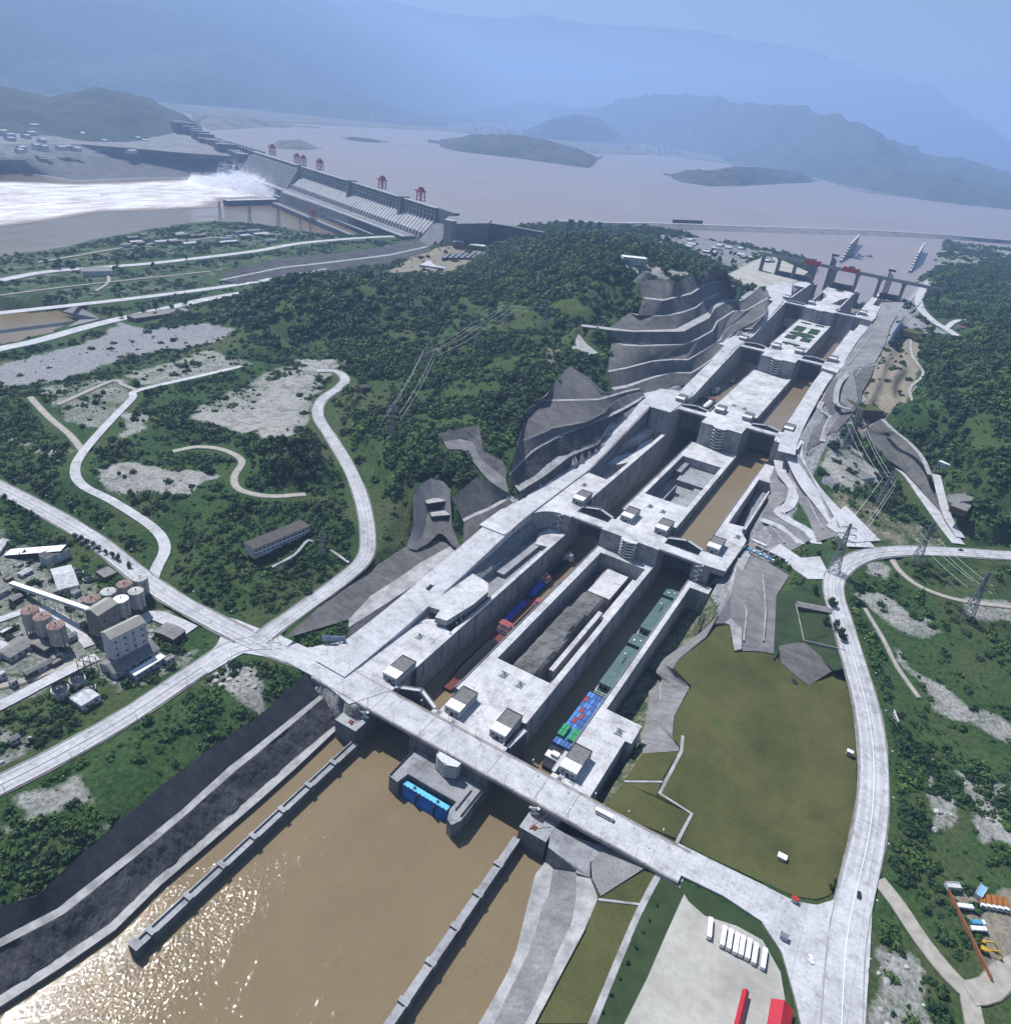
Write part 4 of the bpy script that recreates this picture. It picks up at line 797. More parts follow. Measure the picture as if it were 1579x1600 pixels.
                mb.prism([(64, s0), (64, g0), (68.5, g0), (68.5, n0), (64, n0), (64, n0+up), (e1-6, n0+up), (e1+5, n0+30), (e1+8, n0-20), (e1+6, v0+20), (e1+6, v0), (66, v0+8)], zb, z)
                mb.box(64, 76 if k < 4 else 78, n0+up+.1, v1 if k < 4 else 1500, zb, z)
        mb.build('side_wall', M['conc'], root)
    # service bridges across both chambers, with railings
    if SB[k]:
        for xa, xb in ((-64, -30), (30, 64)):
            b_ = MB(); b_.box(xa-1, xb+1, SB[k][0], SB[k][1], z-2.4, z+.05); b_.build('service_bridge', M['conc'], root)
            r_ = MB()
            for yy in (SB[k][0]+.4, SB[k][1]-.4):
                r_.bar((xa, yy, z+1.1), (xb, yy, z+1.1), .12); r_.bar((xa, yy, z+.6), (xb, yy, z+.6), .08)
                for x_ in np.arange(xa, xb+.1, 3.4): r_.bar((x_, yy, z), (x_, yy, z+1.1), .12)
            r_.build('railing', M['steel'], root)
# inside of the first two island pits and the side hollows
rk = MB(); N1, N2 = 70, 22; Vv = []
for i in range(N1):
    y = 47+i*(241-47)/(N1-1)
    for j in range(N2):
        x = -21.5+j*45.5/(N2-1)
        ridge = 1/(1+math.exp(-(10-x+fbm(np.array(y), np.array(0.), 25, 2)*6-3)*1.2))*1/(1+math.exp(-(x+14)*.9))
        top = -5 if y < 150 else -9-(y-150)*.02
        if y > 185: top = -13
        zf = -23+(top+23)*ridge+(float(fbm(np.array(x*1.0), np.array(y*1.0), 7, 4))-.5)*5
        if x > 14: zf = -18 if y < 150 else -15
        Vv.append((x, y, zf))
rk.add(Vv, [(i*N2+j, i*N2+j+1, (i+1)*N2+j+1, (i+1)*N2+j) for i in range(N1-1) for j in range(N2-1)])
M['rockl'] = slope('grey_ridge_rock', (.19, .187, .18), .4)
tag(rk.build('rock_ridge', M['rockl'], None), 'dark blasted rock ridge left inside the long pit of the lowest centre island', 'rock')
bl = MB(); bl.box(12, 16, 70, 165, -22, -9.5); bl.box(16, 24, 160, 238, -22, -13.5); bl.box(-10, 12, 190, 236, -22, -11.3)
tag(bl.build('concrete_ledge', M['conc']), 'low pale concrete ledge beside the rock ridge in the lowest island pit', 'ledge')
bl = MB(); bl.box(-24, 24, 357, 488, -30, 1); bl.prism([(6, 360), (23.9, 360), (23.9, 430), (12, 430)], 0, 9); bl.box(-14, 23.9, 440, 487.9, 0, 8); bl.box(-8, -6.5, 372, 420, 0, 11); bl.box(-2, 9, 376, 404, 0, 4); bl.box(-23.9, -14, 455, 487.9, 0, 12); bl.box(-6, 6, 360, 368, 0, 6)
tag(bl.build('block_work', M['concd']), 'stepped grey concrete block work in the square pit of the second centre island', 'concrete works')
bl = MB(); bl.prism([(-91, 60), (-72, 120), (-72, 240), (-86, 244), (-97, 180)], -30, -6); bl.prism([(-88, 150), (-78, 150), (-76, 236), (-84, 236)], -30, -2)
bl.box(-76, -72, 100, 232, -20, -8.5); tag(bl.build('concrete_bench', M['concd']), 'long narrow concrete bench in the hollow between the ramp road and the lowest left chamber wall', 'bench')
bl = MB(); bl.prism([(-97, 372), (-70, 362), (-70, 410), (-86, 420), (-97, 410)], -20, 4); bl.prism([(-93, 415), (-82, 420), (-70, 445), (-70, 525), (-80, 530), (-84, 500), (-80, 470), (-93, 440)], -20, 12); bl.prism([(-95, 460), (-84, 500), (-82, 540), (-93, 540)], -20, 20)
tag(bl.build('pump_forebay', M['conc']), 'stepped concrete forebay in the hollow beside the second left chamber', 'concrete works')
bl = MB(); bl.prism([(-97, 58), (-86, 60), (-84, 50), (-74, 52), (-69, 84), (-69, 107), (-76, 118), (-97, 122)], 2, 7.5)
for v in np.arange(60, 106, 7.0): bl.box(-70.5, -69.2, v, v+1.5, -3, 2.5)
bl.box(-85, -76, 55, 66, -8, 2)
tag(bl.build('valve_house_deck', M['conc']), 'raised pale concrete deck on short columns left of the lowest chamber', 'deck')
# ramp road up the left side
RZ = [(-112, -40, .4), (-111, 20, 2.2), (-110, 90, 8), (-109.5, 160, 15), (-110, 215, 19.2), (-109, 300, 19.4), (-108, 345, 19.5), (-107.3, 365, 20.6), (-107.3, 400, 25.5), (-107.3, 440, 31.3), (-107.3, 480, 37.3), (-107.3, 520, 43.3), (-106, 550, 47.6), (-101, 585, 48.4)]
ribbon('ramp_road', RZ, [27, 22], M['road'], raw=True, margin=3, skirt=6)
pad('lock_yard', [(-124, 568, 48), (-92, 541, 48), (-66, 541, 48), (-66, 640, 48), (-84, 636, 48.1), (-110, 622, 48), (-128, 600, 48)], M['road'], raw=True, dz=.1)
ribbon('ramp_road', [(-76, 628, 48.3), (-76, 700, 55.3), (-76, 832, 73), (-80, 850, 73.6)], 17, M['road'], raw=True, margin=3, skirt=8)
pad('lock_yard', [(-118, 868, 73.4), (-92, 838, 73.4), (-66, 838, 73.4), (-66, 935, 73.4), (-84, 935, 73.5), (-100, 925, 73.4), (-122, 900, 73.4)], M['road'], raw=True, dz=.1)
ribbon('ramp_road', [(-76, 934, 73.8), (-76, 1000, 79.5), (-76, 1160, 97.2), (-82, 1180, 97.5)], 17, M['road'], raw=True, margin=3, skirt=8)
pad('lock_yard', [(-70, 1170, 97.3), (-70, 1262, 97.3), (-96, 1400, 97.3), (-160, 1410, 97.3), (-210, 1370, 97.3), (-150, 1330, 97.3), (-118, 1260, 97.3), (-100, 1200, 97.3)], M['road'], raw=True, dz=.12)
b_ = MB(); b_.loftsec([[(x0_, y_, -5), (x0_+2.4, y_, -5), (x0_+2.4, y_, z_), (x0_, y_, z_)] for x0_, y_, z_ in ((-96.6, 361.2, 20.2), (-96.6, 400, 25.7), (-96.6, 440, 31.5), (-96.6, 480, 37.5), (-96.6, 520, 43.5), (-96.6, 541, 46.5))]); tag(b_.build('retaining_wall', M['wallc']), 'tall grey retaining wall holding up the second stretch of the ramp road', 'retaining wall')
# lock heads: control houses, mitre gates, stair towers
def house_mb():
    root = thing('gate_machine_house', 'x', 'gatehouse')
    b_ = MB(); b_.box(-6.2, 6.2, -11.4, 11.4, -.3, 5.2); b_.box(-6.5, 6.5, -11.7, 11.7, 5.2, 5.7); b_.build('walls', M['white_wall'], root)
    b_ = MB(); b_.box(-6.2, 6.2, -3.2, 11.3, 5.7, 6.0)
    for i in range(13): b_.box(-6.1+i*.97, -5.8+i*.97, -3.1, 11.2, 6.0, 6.22)
    b_.build('roof', M['roofg'], root)
    for i in range(4):
        b_ = MB(); x0 = -6.15+i*3.1; b_.loftsec([[(x0, y_, 5.75), (x0+2.85, y_, 5.75), (x0+2.85, y_, z_), (x0, y_, z_)] for y_, z_ in ((-11.3, 6.05), (-3.4, 6.5))]); b_.build('roof_panel', M['white'], root)
    b_ = MB(); b_.box(-6.26, 6.26, 11.3, 11.7, 5.7, 6.7); b_.box(6.1, 6.5, -11.7, 11.7, 5.7, 6.4); b_.box(-6.5, -6.1, -3.3, 11.7, 5.7, 6.4); b_.build('parapet', M['dark'], root)
    b_ = MB(); b_.box(-1.2, 1.2, -11.75, -11.5, -.3, 2.6); b_.box(2.5, 4.5, -11.55, -11.45, 2, 3.4); b_.box(-4.5, -2.5, -11.55, -11.45, 2, 3.4); b_.build('door', M['dark'], root)
    return root
M['white_wall'] = mat('plaster_wall', (.46, .47, .49), .3, .3, .8, streak=.4); M['roofg'] = mat('ribbed_roof', (.25, .245, .24), .35, .4, .8)
HS = house_mb(); first = [True]
hpos = ['left of the left chamber', 'on the island beside the left chamber', 'on the island beside the right chamber', 'right of the right chamber']
ords = ['lowest', 'second', 'third', 'fourth', 'fifth']
for k in range(5):
    for j, u in enumerate((-70.6, -16.3, 20.4, 73.2)):
        if k == 4 and j == 1: u = -22
        if k == 4 and j == 2: continue
        o = HS if first[0] else copy_tree(HS); first[0] = False
        o.location = (u, NV[k]-12.5 if k < 4 else NV[k]-8, ZT[k]+.3)
        if k >= 2: o.scale = (.95, .85, .9)
        o['label'] = 'white-panelled machine house %s at the %s lock head' % (hpos[j], ords[k]); o['group'] = 'machine houses at the lock gates'
M['gate'] = mat('gate_steel', (.10, .115, .13), .4, .5, .6, metal=.2); M['walk'] = mat('gate_walkway', (.55, .56, .58), .2, .5, .6)
def gate_leaf(name, h):
    root = thing(name, 'x', 'lock gate'); b_ = MB(); b_.box(0, 19.4, -.6, .6, -h, -.4); b_.build('skin_plate', M['gate'], root)
    b_ = MB()
    for i in range(int(h/2.4)): b_.box(0, 19.4, -2.0, -.6, -h+i*2.4, -h+i*2.4+.35)
    for i in range(9): b_.box(i*2.35, i*2.35+.3, -2.2, -.6, -h, -.5)
    b_.bar((.5, -2.1, -h), (18.5, -2.1, -.5), .3); b_.bar((.5, -2.1, -.5), (18.5, -2.1, -h), .3)
    b_.build('girders', M['steel'], root)
    b_ = MB(); b_.box(-.5, 19.6, -1.3, 1.2, -.4, 0)
    for yy in (-1.2, 1.1):
        b_.bar((0, yy, 1.1), (19.4, yy, 1.1), .12)
        for i in range(11): b_.bar((i*1.94, yy, 0), (i*1.94, yy, 1.1), .1)
    b_.build('walkway', M['walk'], root); return root
GL = {}
side = ['left', 'right']
for k in range(6):
    for c, (ul, ur) in enumerate(((-64, -30), (30, 64))):
        h = 33 if k else 30
        opened = (k == 0 and c == 1) or (k == 4 and c == 1) or k == 5
        if h not in GL: base = gate_leaf('mitre_gate_leaf', h); GL[h] = base; fr = True
        else: base = GL[h]; fr = False
        for e in (0, 1):
            o = base if (fr and e == 0) else copy_tree(base)
            ang = math.atan2(8.0, 17); z = ZT[k]+.5
            if e == 0: o.location = (ul, NV[k]-25, z); o.rotation_euler = (0, 0, rad(84) if opened else ang)
            else:
                o.location = (ur, NV[k]-25, z); o.rotation_euler = (0, 0, (rad(90) if opened else math.pi-ang)); 
                if not opened: o.scale = (1, -1, 1)
            if k == 5: o.location.z = 90
            o['label'] = '%s gate leaf, %s one in the %s chamber at the %s lock head' % ('open' if opened else 'closed', ['left', 'right'][e], side[c], (ords+['topmost'])[k]); o['group'] = 'mitre gate leaves of the locks'
# zigzag stair towers
def stair_tower(h, lv, label, x, y, z):
    root = thing('stair_tower', label, 'stair tower', (x, y, z), 0, 'zigzag stair towers on the lock heads')
    st = h/lv; b_ = MB()
    for i in range(lv):
        z0 = i*st
        for sx in (-1, 1):
            P_ = [(0, -7.4), (sx*8.4, -4.6), (sx*8.4, -.3), (sx*6.4, -.3), (sx*5.2, -3.2), (0, -4.6)]
            b_.prism(P_, [z0+st*.55, z0+st*.95, z0+st*.95, z0+st*.95, z0+st*.85, z0+st*.55], [z0+st*.55+.3, z0+st*.95+.3, z0+st*.95+.3, z0+st*.95+.3, z0+st*.85+.3, z0+st*.55+.3])
            b_.bar((sx*1, -3.2, z0+st*.55), (sx*6, -1.4, z0+.1), 1.3, .25)
    b_.prism([(-3, -6.5), (3, -6.5), (8.4, -4.4), (8.4, -.3), (-8.4, -.3), (-8.4, -4.4)], h-.1, h+.35)
    b_.build('flights', M['white_step'], root)
    b_ = MB()
    for i in range(lv):
        z0 = i*st
        for sx in (-1, 1): b_.bar((0, -7.4, z0+st*.55+.8), (sx*8.4, -4.6, z0+st*.95+.8), .1, .45); b_.bar((sx*8.4, -4.6, z0+st*.95+.8), (sx*8.4, -.3, z0+st*.95+.8), .1, .45)
    b_.build('handrail', M['white'], root)
    b_ = MB()
    for px_, py_ in ((-8.2, -4.5), (-8.2, -.8), (8.2, -4.5), (8.2, -.8), (-.9, -6.6), (.9, -6.6), (-1.2, -1.2), (1.2, -1.2)): b_.box(px_-.2, px_+.2, py_-.2, py_+.2, -.2, h+.3)
    b_.build('columns', M['concd'], root)
    return root
M['white_step'] = mat('pale_steps', (.62, .62, .63), .25, .5, .7)
stair_tower(12, 6, 'tall pale zigzag stair tower under the road bridge on the island between the entrances', 4, -54.6, -12)
for k in (1, 2, 3, 4):
    stair_tower(ZT[k]-ZT[k-1], (0, 6, 7, 6, 6)[k], 'zigzag stair tower on the island face of the %s lock head' % ords[k], 1, FV[k]-.2, ZT[k-1])
def wall_stair(x, y, z0, z1, lv, label, s=1):
    root = thing('wall_stair', label, 'stairs', (x, y, 0), 0, 'narrow zigzag wall stairs'); b_ = MB(); st = (z1-z0)/lv
    for i in range(lv):
        a, b = (-2.4, 2.4) if i % 2 == 0 else (2.4, -2.4)
        b_.bar((a, -1.2, z0+i*st), (b, -1.2, z0+(i+1)*st), 1.6, .3); b_.bar((a, -2.1, z0+i*st+1), (b, -2.1, z0+(i+1)*st+1), .12, .9)
        b_.box(b-1, b+1, -2, 0, z0+(i+1)*st-.15, z0+(i+1)*st+.15)
    b_.build('flights', M['white_step'], root)
wall_stair(-75, 253.4, -3, 19, 7, 'narrow zigzag stair on the curved wall left of the second lock head'); wall_stair(70.5, 254.6, 0, 19, 7, 'narrow zigzag stair right of the second lock head, facing the bridge')
wall_stair(70, 552.5, 19, 48, 8, 'narrow zigzag stair right of the third lock head'); wall_stair(-67, -54.3, -8, -1, 3, 'narrow zigzag stair down to the left guide tower'); wall_stair(67, -54.3, -8, -1, 3, 'narrow zigzag stair down to the right guide tower')
# garden on the fourth island, circular one on the top island
def garden(label, shapes, z):
    b_ = MB()
    for s_ in shapes: b_.prism(s_, z, z+.7)
    return tag(b_.build('flower_bed', M['hedge'], None), label, 'flower bed', 'planted beds on the lock islands')
M['hedge'] = mat('clipped_hedge', (.03, .075, .02), .5, .4, .95, bmp=.8)
ell = [(22*math.cos(a), 1040+17*math.sin(a)) for a in np.linspace(0, 2*math.pi, 28)[:-1]]
garden('oval flower bed in the middle of the fourth island garden', [ell], 73.5)
for nm, q in (('left front', rect(-21, -4, 990, 1020)), ('right front', rect(5, 21, 990, 1020)), ('left rear', rect(-21, -4, 1062, 1108)), ('right rear', rect(5, 21, 1062, 1108))): garden('%s rectangular bed of the fourth island garden' % nm, [q], 73.5)
garden('long narrow hedge strips at the upstream end of the island garden', [rect(-21, -3, 1140, 1150), rect(6, 21, 1140, 1150)], 73.5)
garden('low hedge along the downstream edge of the island garden', [rect(-16, 12, 948, 958)], 73.5)
garden('star shaped green bed on the topmost island', [[(0+(10 if i % 2 else 4)*math.cos(i*math.pi/8), 1440+(18 if i % 2 else 8)*math.sin(i*math.pi/8)) for i in range(16)]], 97.4)
# chamber water
def cw(c, y0, y1, z): x0, x1 = ((-64, -30), (30, 64))[c]; sheet('chamber_water', [(x0-5, y0), (x1+5, y0), (x1+5, y1), (x0-5, y1)], z, M['water'])
cw(1, 288, 595, 10); cw(0, 280, 595, -24.5); cw(0, 595, 901, 33); cw(1, 595, 901, 38); cw(0, 901, 1207, 33.5); cw(1, 901, 1207, 47)
sheet('chamber_water', [(-69, 1207), (69, 1207), (69, 1560), (-69, 1560)], 47.3, M['water_up'])
# ------------------------------------------------------------------ road bridge over the lock entrances
rb = thing('road_bridge', 'long concrete road bridge crossing both lock entrances, with lamp posts along its edges', 'bridge')
b_ = MB(); b_.box(-118, 158, -53, -31, -1.6, .05); b_.build('deck', M['road'], rb)
b_ = MB(); b_.box(-118, 158, -54, -52.4, -1.9, .35); b_.box(-118, 158, -31.6, -30.2, -1.9, .35); b_.build('kerb', M['berm'], rb)
b_ = MB()
for x_ in (-100, -80): pass
for y_ in (-50, -42, -34): b_.box(-118, 158, y_-.8, y_+.8, -4.4, -1.6)
b_.build('girders', M['concd'], rb)
b_ = MB()
for yy in (-53.7, -30.6):
    b_.bar((-118, yy, 1.3), (158, yy, 1.3), .14); b_.bar((-118, yy, .9), (158, yy, .9), .08)
    for x_ in np.arange(-118, 158, 3.0): b_.bar((x_, yy, .3), (x_, yy, 1.3), .12)
b_.build('railing', mat('ochre_railing', (.42, .27, .14), .3, .5, .6), rb)
b_ = MB()
for x_ in (-64, -24, 30, 64, 86): b_.box(x_-.15, x_+.15, -52.4, -31.6, .05, .07)
b_.build('expansion_joint', M['dark'], rb)
b_ = MB(); b_.box(-30, 31, -53.05, -31.5, -40, -1.6); b_.build('pier', M['wallc'], rb)
b_ = MB(); b_.box(-84, -64, -53.05, -31, -40, -1.7); b_.build('pier', M['wallc'], rb)
b_ = MB(); b_.box(64, 84, -53.05, -31, -40, -1.7); b_.build('pier', M['wallc'], rb)
b_ = MB(); b_.cyl(100, -46, -30, -2, 1.6); b_.cyl(100, -38, -30, -2, 1.6); b_.build('pier', M['wallc'], rb)
b_ = MB(); b_.box(148, 160, -54.5, -29.6, -8, -1.7); b_.build('abutment', M['concd'], rb)
pt = thing('entrance_platform', 'low concrete platform with two prows between the lock entrances, under the bridge', 'platform')
b_ = MB(); b_.prism([(-24.8, -53.2), (-24.8, -81), (-17.6, -82), (-16, -73), (21.6, -72.4), (21.4, -79.5), (24, -86), (28.5, -88), (31.5, -82), (31, -53.2)], -40, -12); b_.build('slab', M['concd'], pt)
b_ = MB(); b_.box(-24.7, -24.2, -80.5, -54, -12, -10.8); b_.box(29.6, 30.2, -80, -54, -12, -10.8); b_.box(24.4, 24.9, -78, -60, -12, -11); b_.box(-16, 21, -73.6, -73.1, -12, -11.4); b_.build('parapet', M['dark'], pt)
for s, n_l in ((-1, 'left'), (1, 'right')):
    tw = thing('guide_tower', 'square concrete tower block at the bridge end of the %s guide wall' % n_l, 'tower block')
    b_ = MB(); x0, x1 = (64, 82.4); b_.box(min(s*x0, s*x1), max(s*x0, s*x1), -68, -53.2, -40, -8); b_.build('block', M['wallc'], tw)
    b_ = MB(); b_.bar((s*70, -66, -7.8), (s*76, -55.5, -1), .3); b_.bar((s*70, -66, -7.8), (s*70, -55, -4), .25); b_.box(s*72-1.5, s*72+1.5, -65, -62, -8, -7.4); b_.build('gangway', mat('rusty_steel', (.22, .07, .035), .4, .6, .8), tw)
    gw = thing('guide_wall', 'long straight concrete guide wall standing in brown water, the %s one' % n_l, 'guide wall')
    yend = -234 if s < 0 else -330
    b_ = MB(); b_.box(s*64.0-2.4, s*64.0+2.4, yend, -68.3, -40, -18.5); b_.build('wall', M['wallc'], gw)
    b_ = MB(); o_ = -2.4 if s < 0 else 1.6
    b_.box(s*64+o_, s*64+o_+.8, yend+2, -68.4, -18.5, -17.2)
    yy = -90
    while yy > yend: b_.box(s*64-2.9, s*64+2.9, yy-1.4, yy+1.4, -26, -16.8); yy -= 22.5
    b_.box(s*64-3.2, s*64+3.2, yend-1.5, yend+3, -40, -17); b_.build('buttress', M['wallc'], gw)
# ================================================================== FAR LANDSCAPE
def hillmat(name, c, c2):
    m, t, b = newmat(name, .95, .1); p = pos(t)
    col = ramp(t, noise(t, p, .006, 8, .7), [(.35, c), (.6, c2)]); col = mixc(t, .5, col, ramp(t, noise(t, p, .04, 4), [(.3, (.6, .6, .6)), (.7, (1.3, 1.3, 1.3))]), 'MULTIPLY')
    t.links.new(col, b.inputs['Base Color']); return m
M['hill'] = hillmat('far_forest', (.030, .046, .042), (.072, .088, .075)); M['bank'] = hillmat('far_bank', (.05, .06, .04), (.20, .19, .17)); M['isl'] = hillmat('island_forest', (.018, .032, .022), (.085, .085, .075))
def horiz(px, py, dist):
    d = AF + AR*(px-789.5)/1128.04 + AU*(800-py)/1128.04; h = math.hypot(d[0], d[1]); t_ = dist/h; return CAMP+d*t_
def hills(name, front, top, w_, back, bz, mt, amp=.12, n=120, rows=16, kind='structure', sc=600):
    n = int(n); fx = np.array(front, float); tx = np.array(top, float)
    s = np.linspace(0, 1, n)
    def rs(a):
        d = np.r_[0, np.cumsum(np.abs(np.diff(a[:, 0]))+1e-6)]; d /= d[-1]; return np.stack([np.interp(s, d, a[:, i]) for i in range(2)], 1)
    f2, t2 = rs(fx), rs(tx); G_ = np.zeros((2*rows, n, 3))
    for i in range(n):
        a = np.array(S(f2[i, 0], f2[i, 1], bz)); dd = math.hypot(a[0]-CAMP[0], a[1]-CAMP[1]); r = horiz(t2[i, 0], t2[i, 1], dd+w_)
        r[2] = max(r[2], bz+2); u = (r-a); bk = np.array((r[0]+u[0]*back/w_, r[1]+u[1]*back/w_, bz-5))
        a[2] -= 4
        for q in range(rows):
            t_ = q/(rows-1); p = a+(r-a)*t_; p[2] = a[2]+(r[2]-a[2])*(t_**1.1*.6+.4*math.sin(t_*math.pi/2)); G_[q, i] = p
            t_ = (q+1)/rows; p = r+(bk-r)*t_; p[2] = r[2]+(bk[2]-r[2])*t_; G_[rows+q, i] = p
    hh = G_[..., 2].max()-bz
    nz = np.abs(fbm(G_[..., 0], G_[..., 1], sc, 5, 8)-.5)*2
    fall = np.ones((2*rows, 1)); fall[0] = 0; fall[rows-1] = .07; fall[rows-2] = .3
    G_[..., 2] += (.35-nz)*hh*amp*2.2*fall*np.clip((G_[..., 2]-bz)/hh*3, 0, 1)
    V = [tuple(p) for r in G_ for p in r]; nr = 2*rows
    mb = MB(); mb.add(V, [(q*n+i, q*n+i+1, (q+1)*n+i+1, (q+1)*n+i) for q in range(nr-1) for i in range(n-1)])
    o = mb.build(name, mt, smooth=True); return tag(o, kind=kind)
# far bank flats
sheet('far_bank', [S(*p)[:2] for p in [(-400, 130, 49), (300, 178, 49), (420, 190, 49), (520, 196, 49), (600, 200, 49), (700, 205, 49), (760, 212, 49), (930, 240, 49), (1040, 243, 49), (1180, 262, 49), (1280, 280, 49), (1345, 300, 49), (1420, 308, 49), (1500, 320, 49), (1700, 335, 49), (2600, 420, 49)]]+[(30000, 22000), (10000, 45000), (-40000, 40000)], 49, M['bank'])
hills('mountains', [(-400, 125), (200, 150), (560, 178), (900, 190), (1200, 225), (1700, 300), (2300, 370)], [(-500, -120), (-100, -60), (300, -20), (560, 0), (640, 8), (700, 22), (800, 30), (860, 24), (900, 36), (1000, 42), (1100, 48), (1160, 66), (1220, 70), (1260, 84), (1290, 92), (1330, 112), (1390, 112), (1412, 122), (1430, 150), (1460, 190), (1500, 220), (1560, 262), (1700, 310), (2000, 360)], 2600, 9000, 45, M['hill'], .05, 300, 22, sc=1700)
hills('mountains', [(-400, 122), (100, 150), (400, 172), (560, 190), (700, 200)], [(-300, 60), (-100, 70), (0, 86), (60, 84), (120, 92), (200, 96), (270, 86), (350, 76), (380, 84), (430, 104), (470, 125), (520, 140), (600, 165), (700, 190)], 2600, 4000, 45, M['hill'], .14, 200, 20, sc=1300)
hills('hills', [(560, 188), (700, 192), (860, 196), (1000, 225), (1100, 240), (1250, 268), (1400, 300), (1579, 318), (1900, 350)], [(560, 180), (650, 172), (740, 178), (830, 160), (920, 172), (1000, 150), (1060, 148), (1120, 154), (1180, 168), (1260, 172), (1320, 190), (1380, 225), (1440, 240), (1520, 262), (1579, 276), (1800, 320)], 3200, 3000, 48, M['hill'], .16, 220, 20, sc=900)
hills('hills', [(820, 215), (860, 218), (920, 222), (975, 226)], [(820, 205), (862, 185), (900, 178), (935, 184), (975, 215)], 900, 900, 48, M['hill'], .1, 60, 12, sc=400)
hills('hills', [(1130, 252), (1200, 264), (1290, 282), (1370, 300), (1440, 312), (1579, 328), (1800, 350)], [(1130, 243), (1200, 232), (1260, 228), (1320, 236), (1380, 262), (1450, 268), (1520, 286), (1579, 295), (1800, 330)], 1200, 1500, 48, M['hill'], .16, 160, 16, sc=500)
def isle(name, front, top, w_, back, amp=.2, n=90, bz=46.5, sc=160, m_='isl'): return hills(name, front, top, w_, back, bz, M[m_], amp, n, 10, sc=sc)
isle('island', [(533, 218), (560, 222), (590, 224), (607, 224)], [(533, 217), (550, 214), (575, 216), (600, 221), (607, 223)], 250, 260)
isle('island', [(418, 232), (450, 234), (480, 235), (503, 236)], [(418, 231), (435, 219), (470, 219), (485, 226), (503, 234)], 220, 230, m_='bank')
isle('island', [(668, 230), (720, 238), (800, 247), (880, 258), (920, 264), (941, 252)], [(668, 229), (690, 220), (740, 212), (800, 210), (850, 218), (900, 232), (941, 251)], 1100, 900, .2)
isle('island', [(1035, 279), (1065, 286), (1110, 292), (1160, 291), (1230, 287), (1278, 286)], [(1035, 277), (1070, 268), (1110, 266), (1150, 260), (1195, 262), (1250, 270), (1278, 284)], 700, 500, .2)
isle('island', [(629, 228), (640, 229)], [(629, 227.5), (640, 227.5)], 60, 60, n=12)
isle('sand_bank', [(300, 192), (330, 205), (420, 200), (470, 203), (500, 206)], [(300, 178), (340, 182), (420, 188), (460, 196), (500, 205)], 700, 500, .05, m_='bank')
# left bank below the dam: stepped earthworks, low hills
hills('hills', [(-300, 235), (0, 232), (100, 235), (200, 238), (300, 240), (345, 232)], [(-300, 120), (-100, 130), (0, 136), (40, 146), (75, 156), (110, 150), (150, 138), (200, 146), (240, 160), (290, 180), (318, 205), (345, 226)], 1500, 1200, 40, M['hill'], .16, 140, 18, sc=500)
loft('far_bank_slope', [([(-300, 232), (0, 190), (100, 190), (200, 195), (290, 210), (345, 225)], 90), ([(-300, 250), (0, 225), (120, 225), (210, 232), (300, 240), (380, 245)], 60), ([(-300, 262), (0, 250), (100, 247), (200, 246), (300, 252), (395, 262)], 20), ([(-300, 285), (0, 268), (60, 272), (120, 282), (200, 278), (300, 277), (410, 275)], -24), ([(-300, 288), (0, 270), (60, 274.5), (120, 285), (200, 281), (300, 279), (412, 277)], -27)], ['slopel', 'slopel', 'slope', 'concd'], 'hazy stepped earthworks with quays on the far river bank left of the dam', 'river bank', n=80, rough=4, sub=14)
for px, py, w1 in ((150, 247, 26), (300, 250, 18)): pass
ribbon('far_road', [(-50, 192, 92), (60, 190, 92), (130, 193, 90), (180, 205, 84), (200, 220, 78)], 26, M['road'], margin=0) if False else None
# ------------------------------------------------------------------ the great dam
R0 = np.array((-1101.0, 1525.0)); ds = np.array((-.920, .391)); dn = np.array((-.391, -.920))
dam = thing('dam', 'very long grey gravity dam with buttressed bays and sloping penstock slabs between river and reservoir', 'dam', (R0[0], R0[1], 0), math.atan2(ds[1], ds[0]))
# local frame: x = s (leftwards), y = -downstream ... right-handed: local y axis = (-ds.y, ds.x)
sy = 1 if (-ds[1]*dn[0]+ds[0]*dn[1]) > 0 else -1
def sof(px, py, z=97): p = S(px, py, z); return float((p[0]-R0[0])*ds[0]+(p[1]-R0[1])*ds[1])
piers = [sof(689, 325), sof(640, 309), sof(556, 284), sof(484, 260), sof(400, 236)]
sL = piers[-1]
def dbox(mb, s0, s1, n0, n1, z0, z1): mb.box(s0, s1, min(sy*n0, sy*n1), max(sy*n0, sy*n1), z0, z1)
def dsec(mb, s0, s1, prof):
    """extrude a downstream profile (n,z) along the dam"""
    q = prof if sy > 0 else prof
    mb.loftsec([[(s0, sy*n, z) for n, z in q], [(s1, sy*n, z) for n, z in q]])
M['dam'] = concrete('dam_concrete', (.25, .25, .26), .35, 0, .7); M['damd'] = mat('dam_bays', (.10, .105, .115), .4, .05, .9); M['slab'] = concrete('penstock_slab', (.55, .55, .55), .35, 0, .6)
b_ = MB(); dsec(b_, -60, sL+40, [(0, -30), (0, 97), (16, 97), (20, 60), (70, 10), (110, -30)]); b_.build('wall', M['dam'], dam)
b_ = MB()
s_ = piers[0]
while s_ < sL: dsec(b_, s_, s_+4, [(15, 94), (22, 94), (26, 58), (20, 56)]); s_ += 21
b_.build('buttress', M['slab'], dam)
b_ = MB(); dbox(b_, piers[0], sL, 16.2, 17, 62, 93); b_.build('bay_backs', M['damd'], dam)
b_ = MB(); dbox(b_, piers[0], sL+20, 14, 24, 93.5, 97.6)
for q in (76, 85): dbox(b_, piers[0], sL, 17, 24, q, q+1.2)
b_.build('crest_walkway', M['slab'], dam)
for i, s_ in enumerate(piers[1:]):
    b_ = MB(); dsec(b_, s_-8, s_+8, [(0, 0), (0, 101), (30, 101), (34, 55), (38, 40), (60, 0)]); b_.build('dividing_pier', M['dam'], dam)
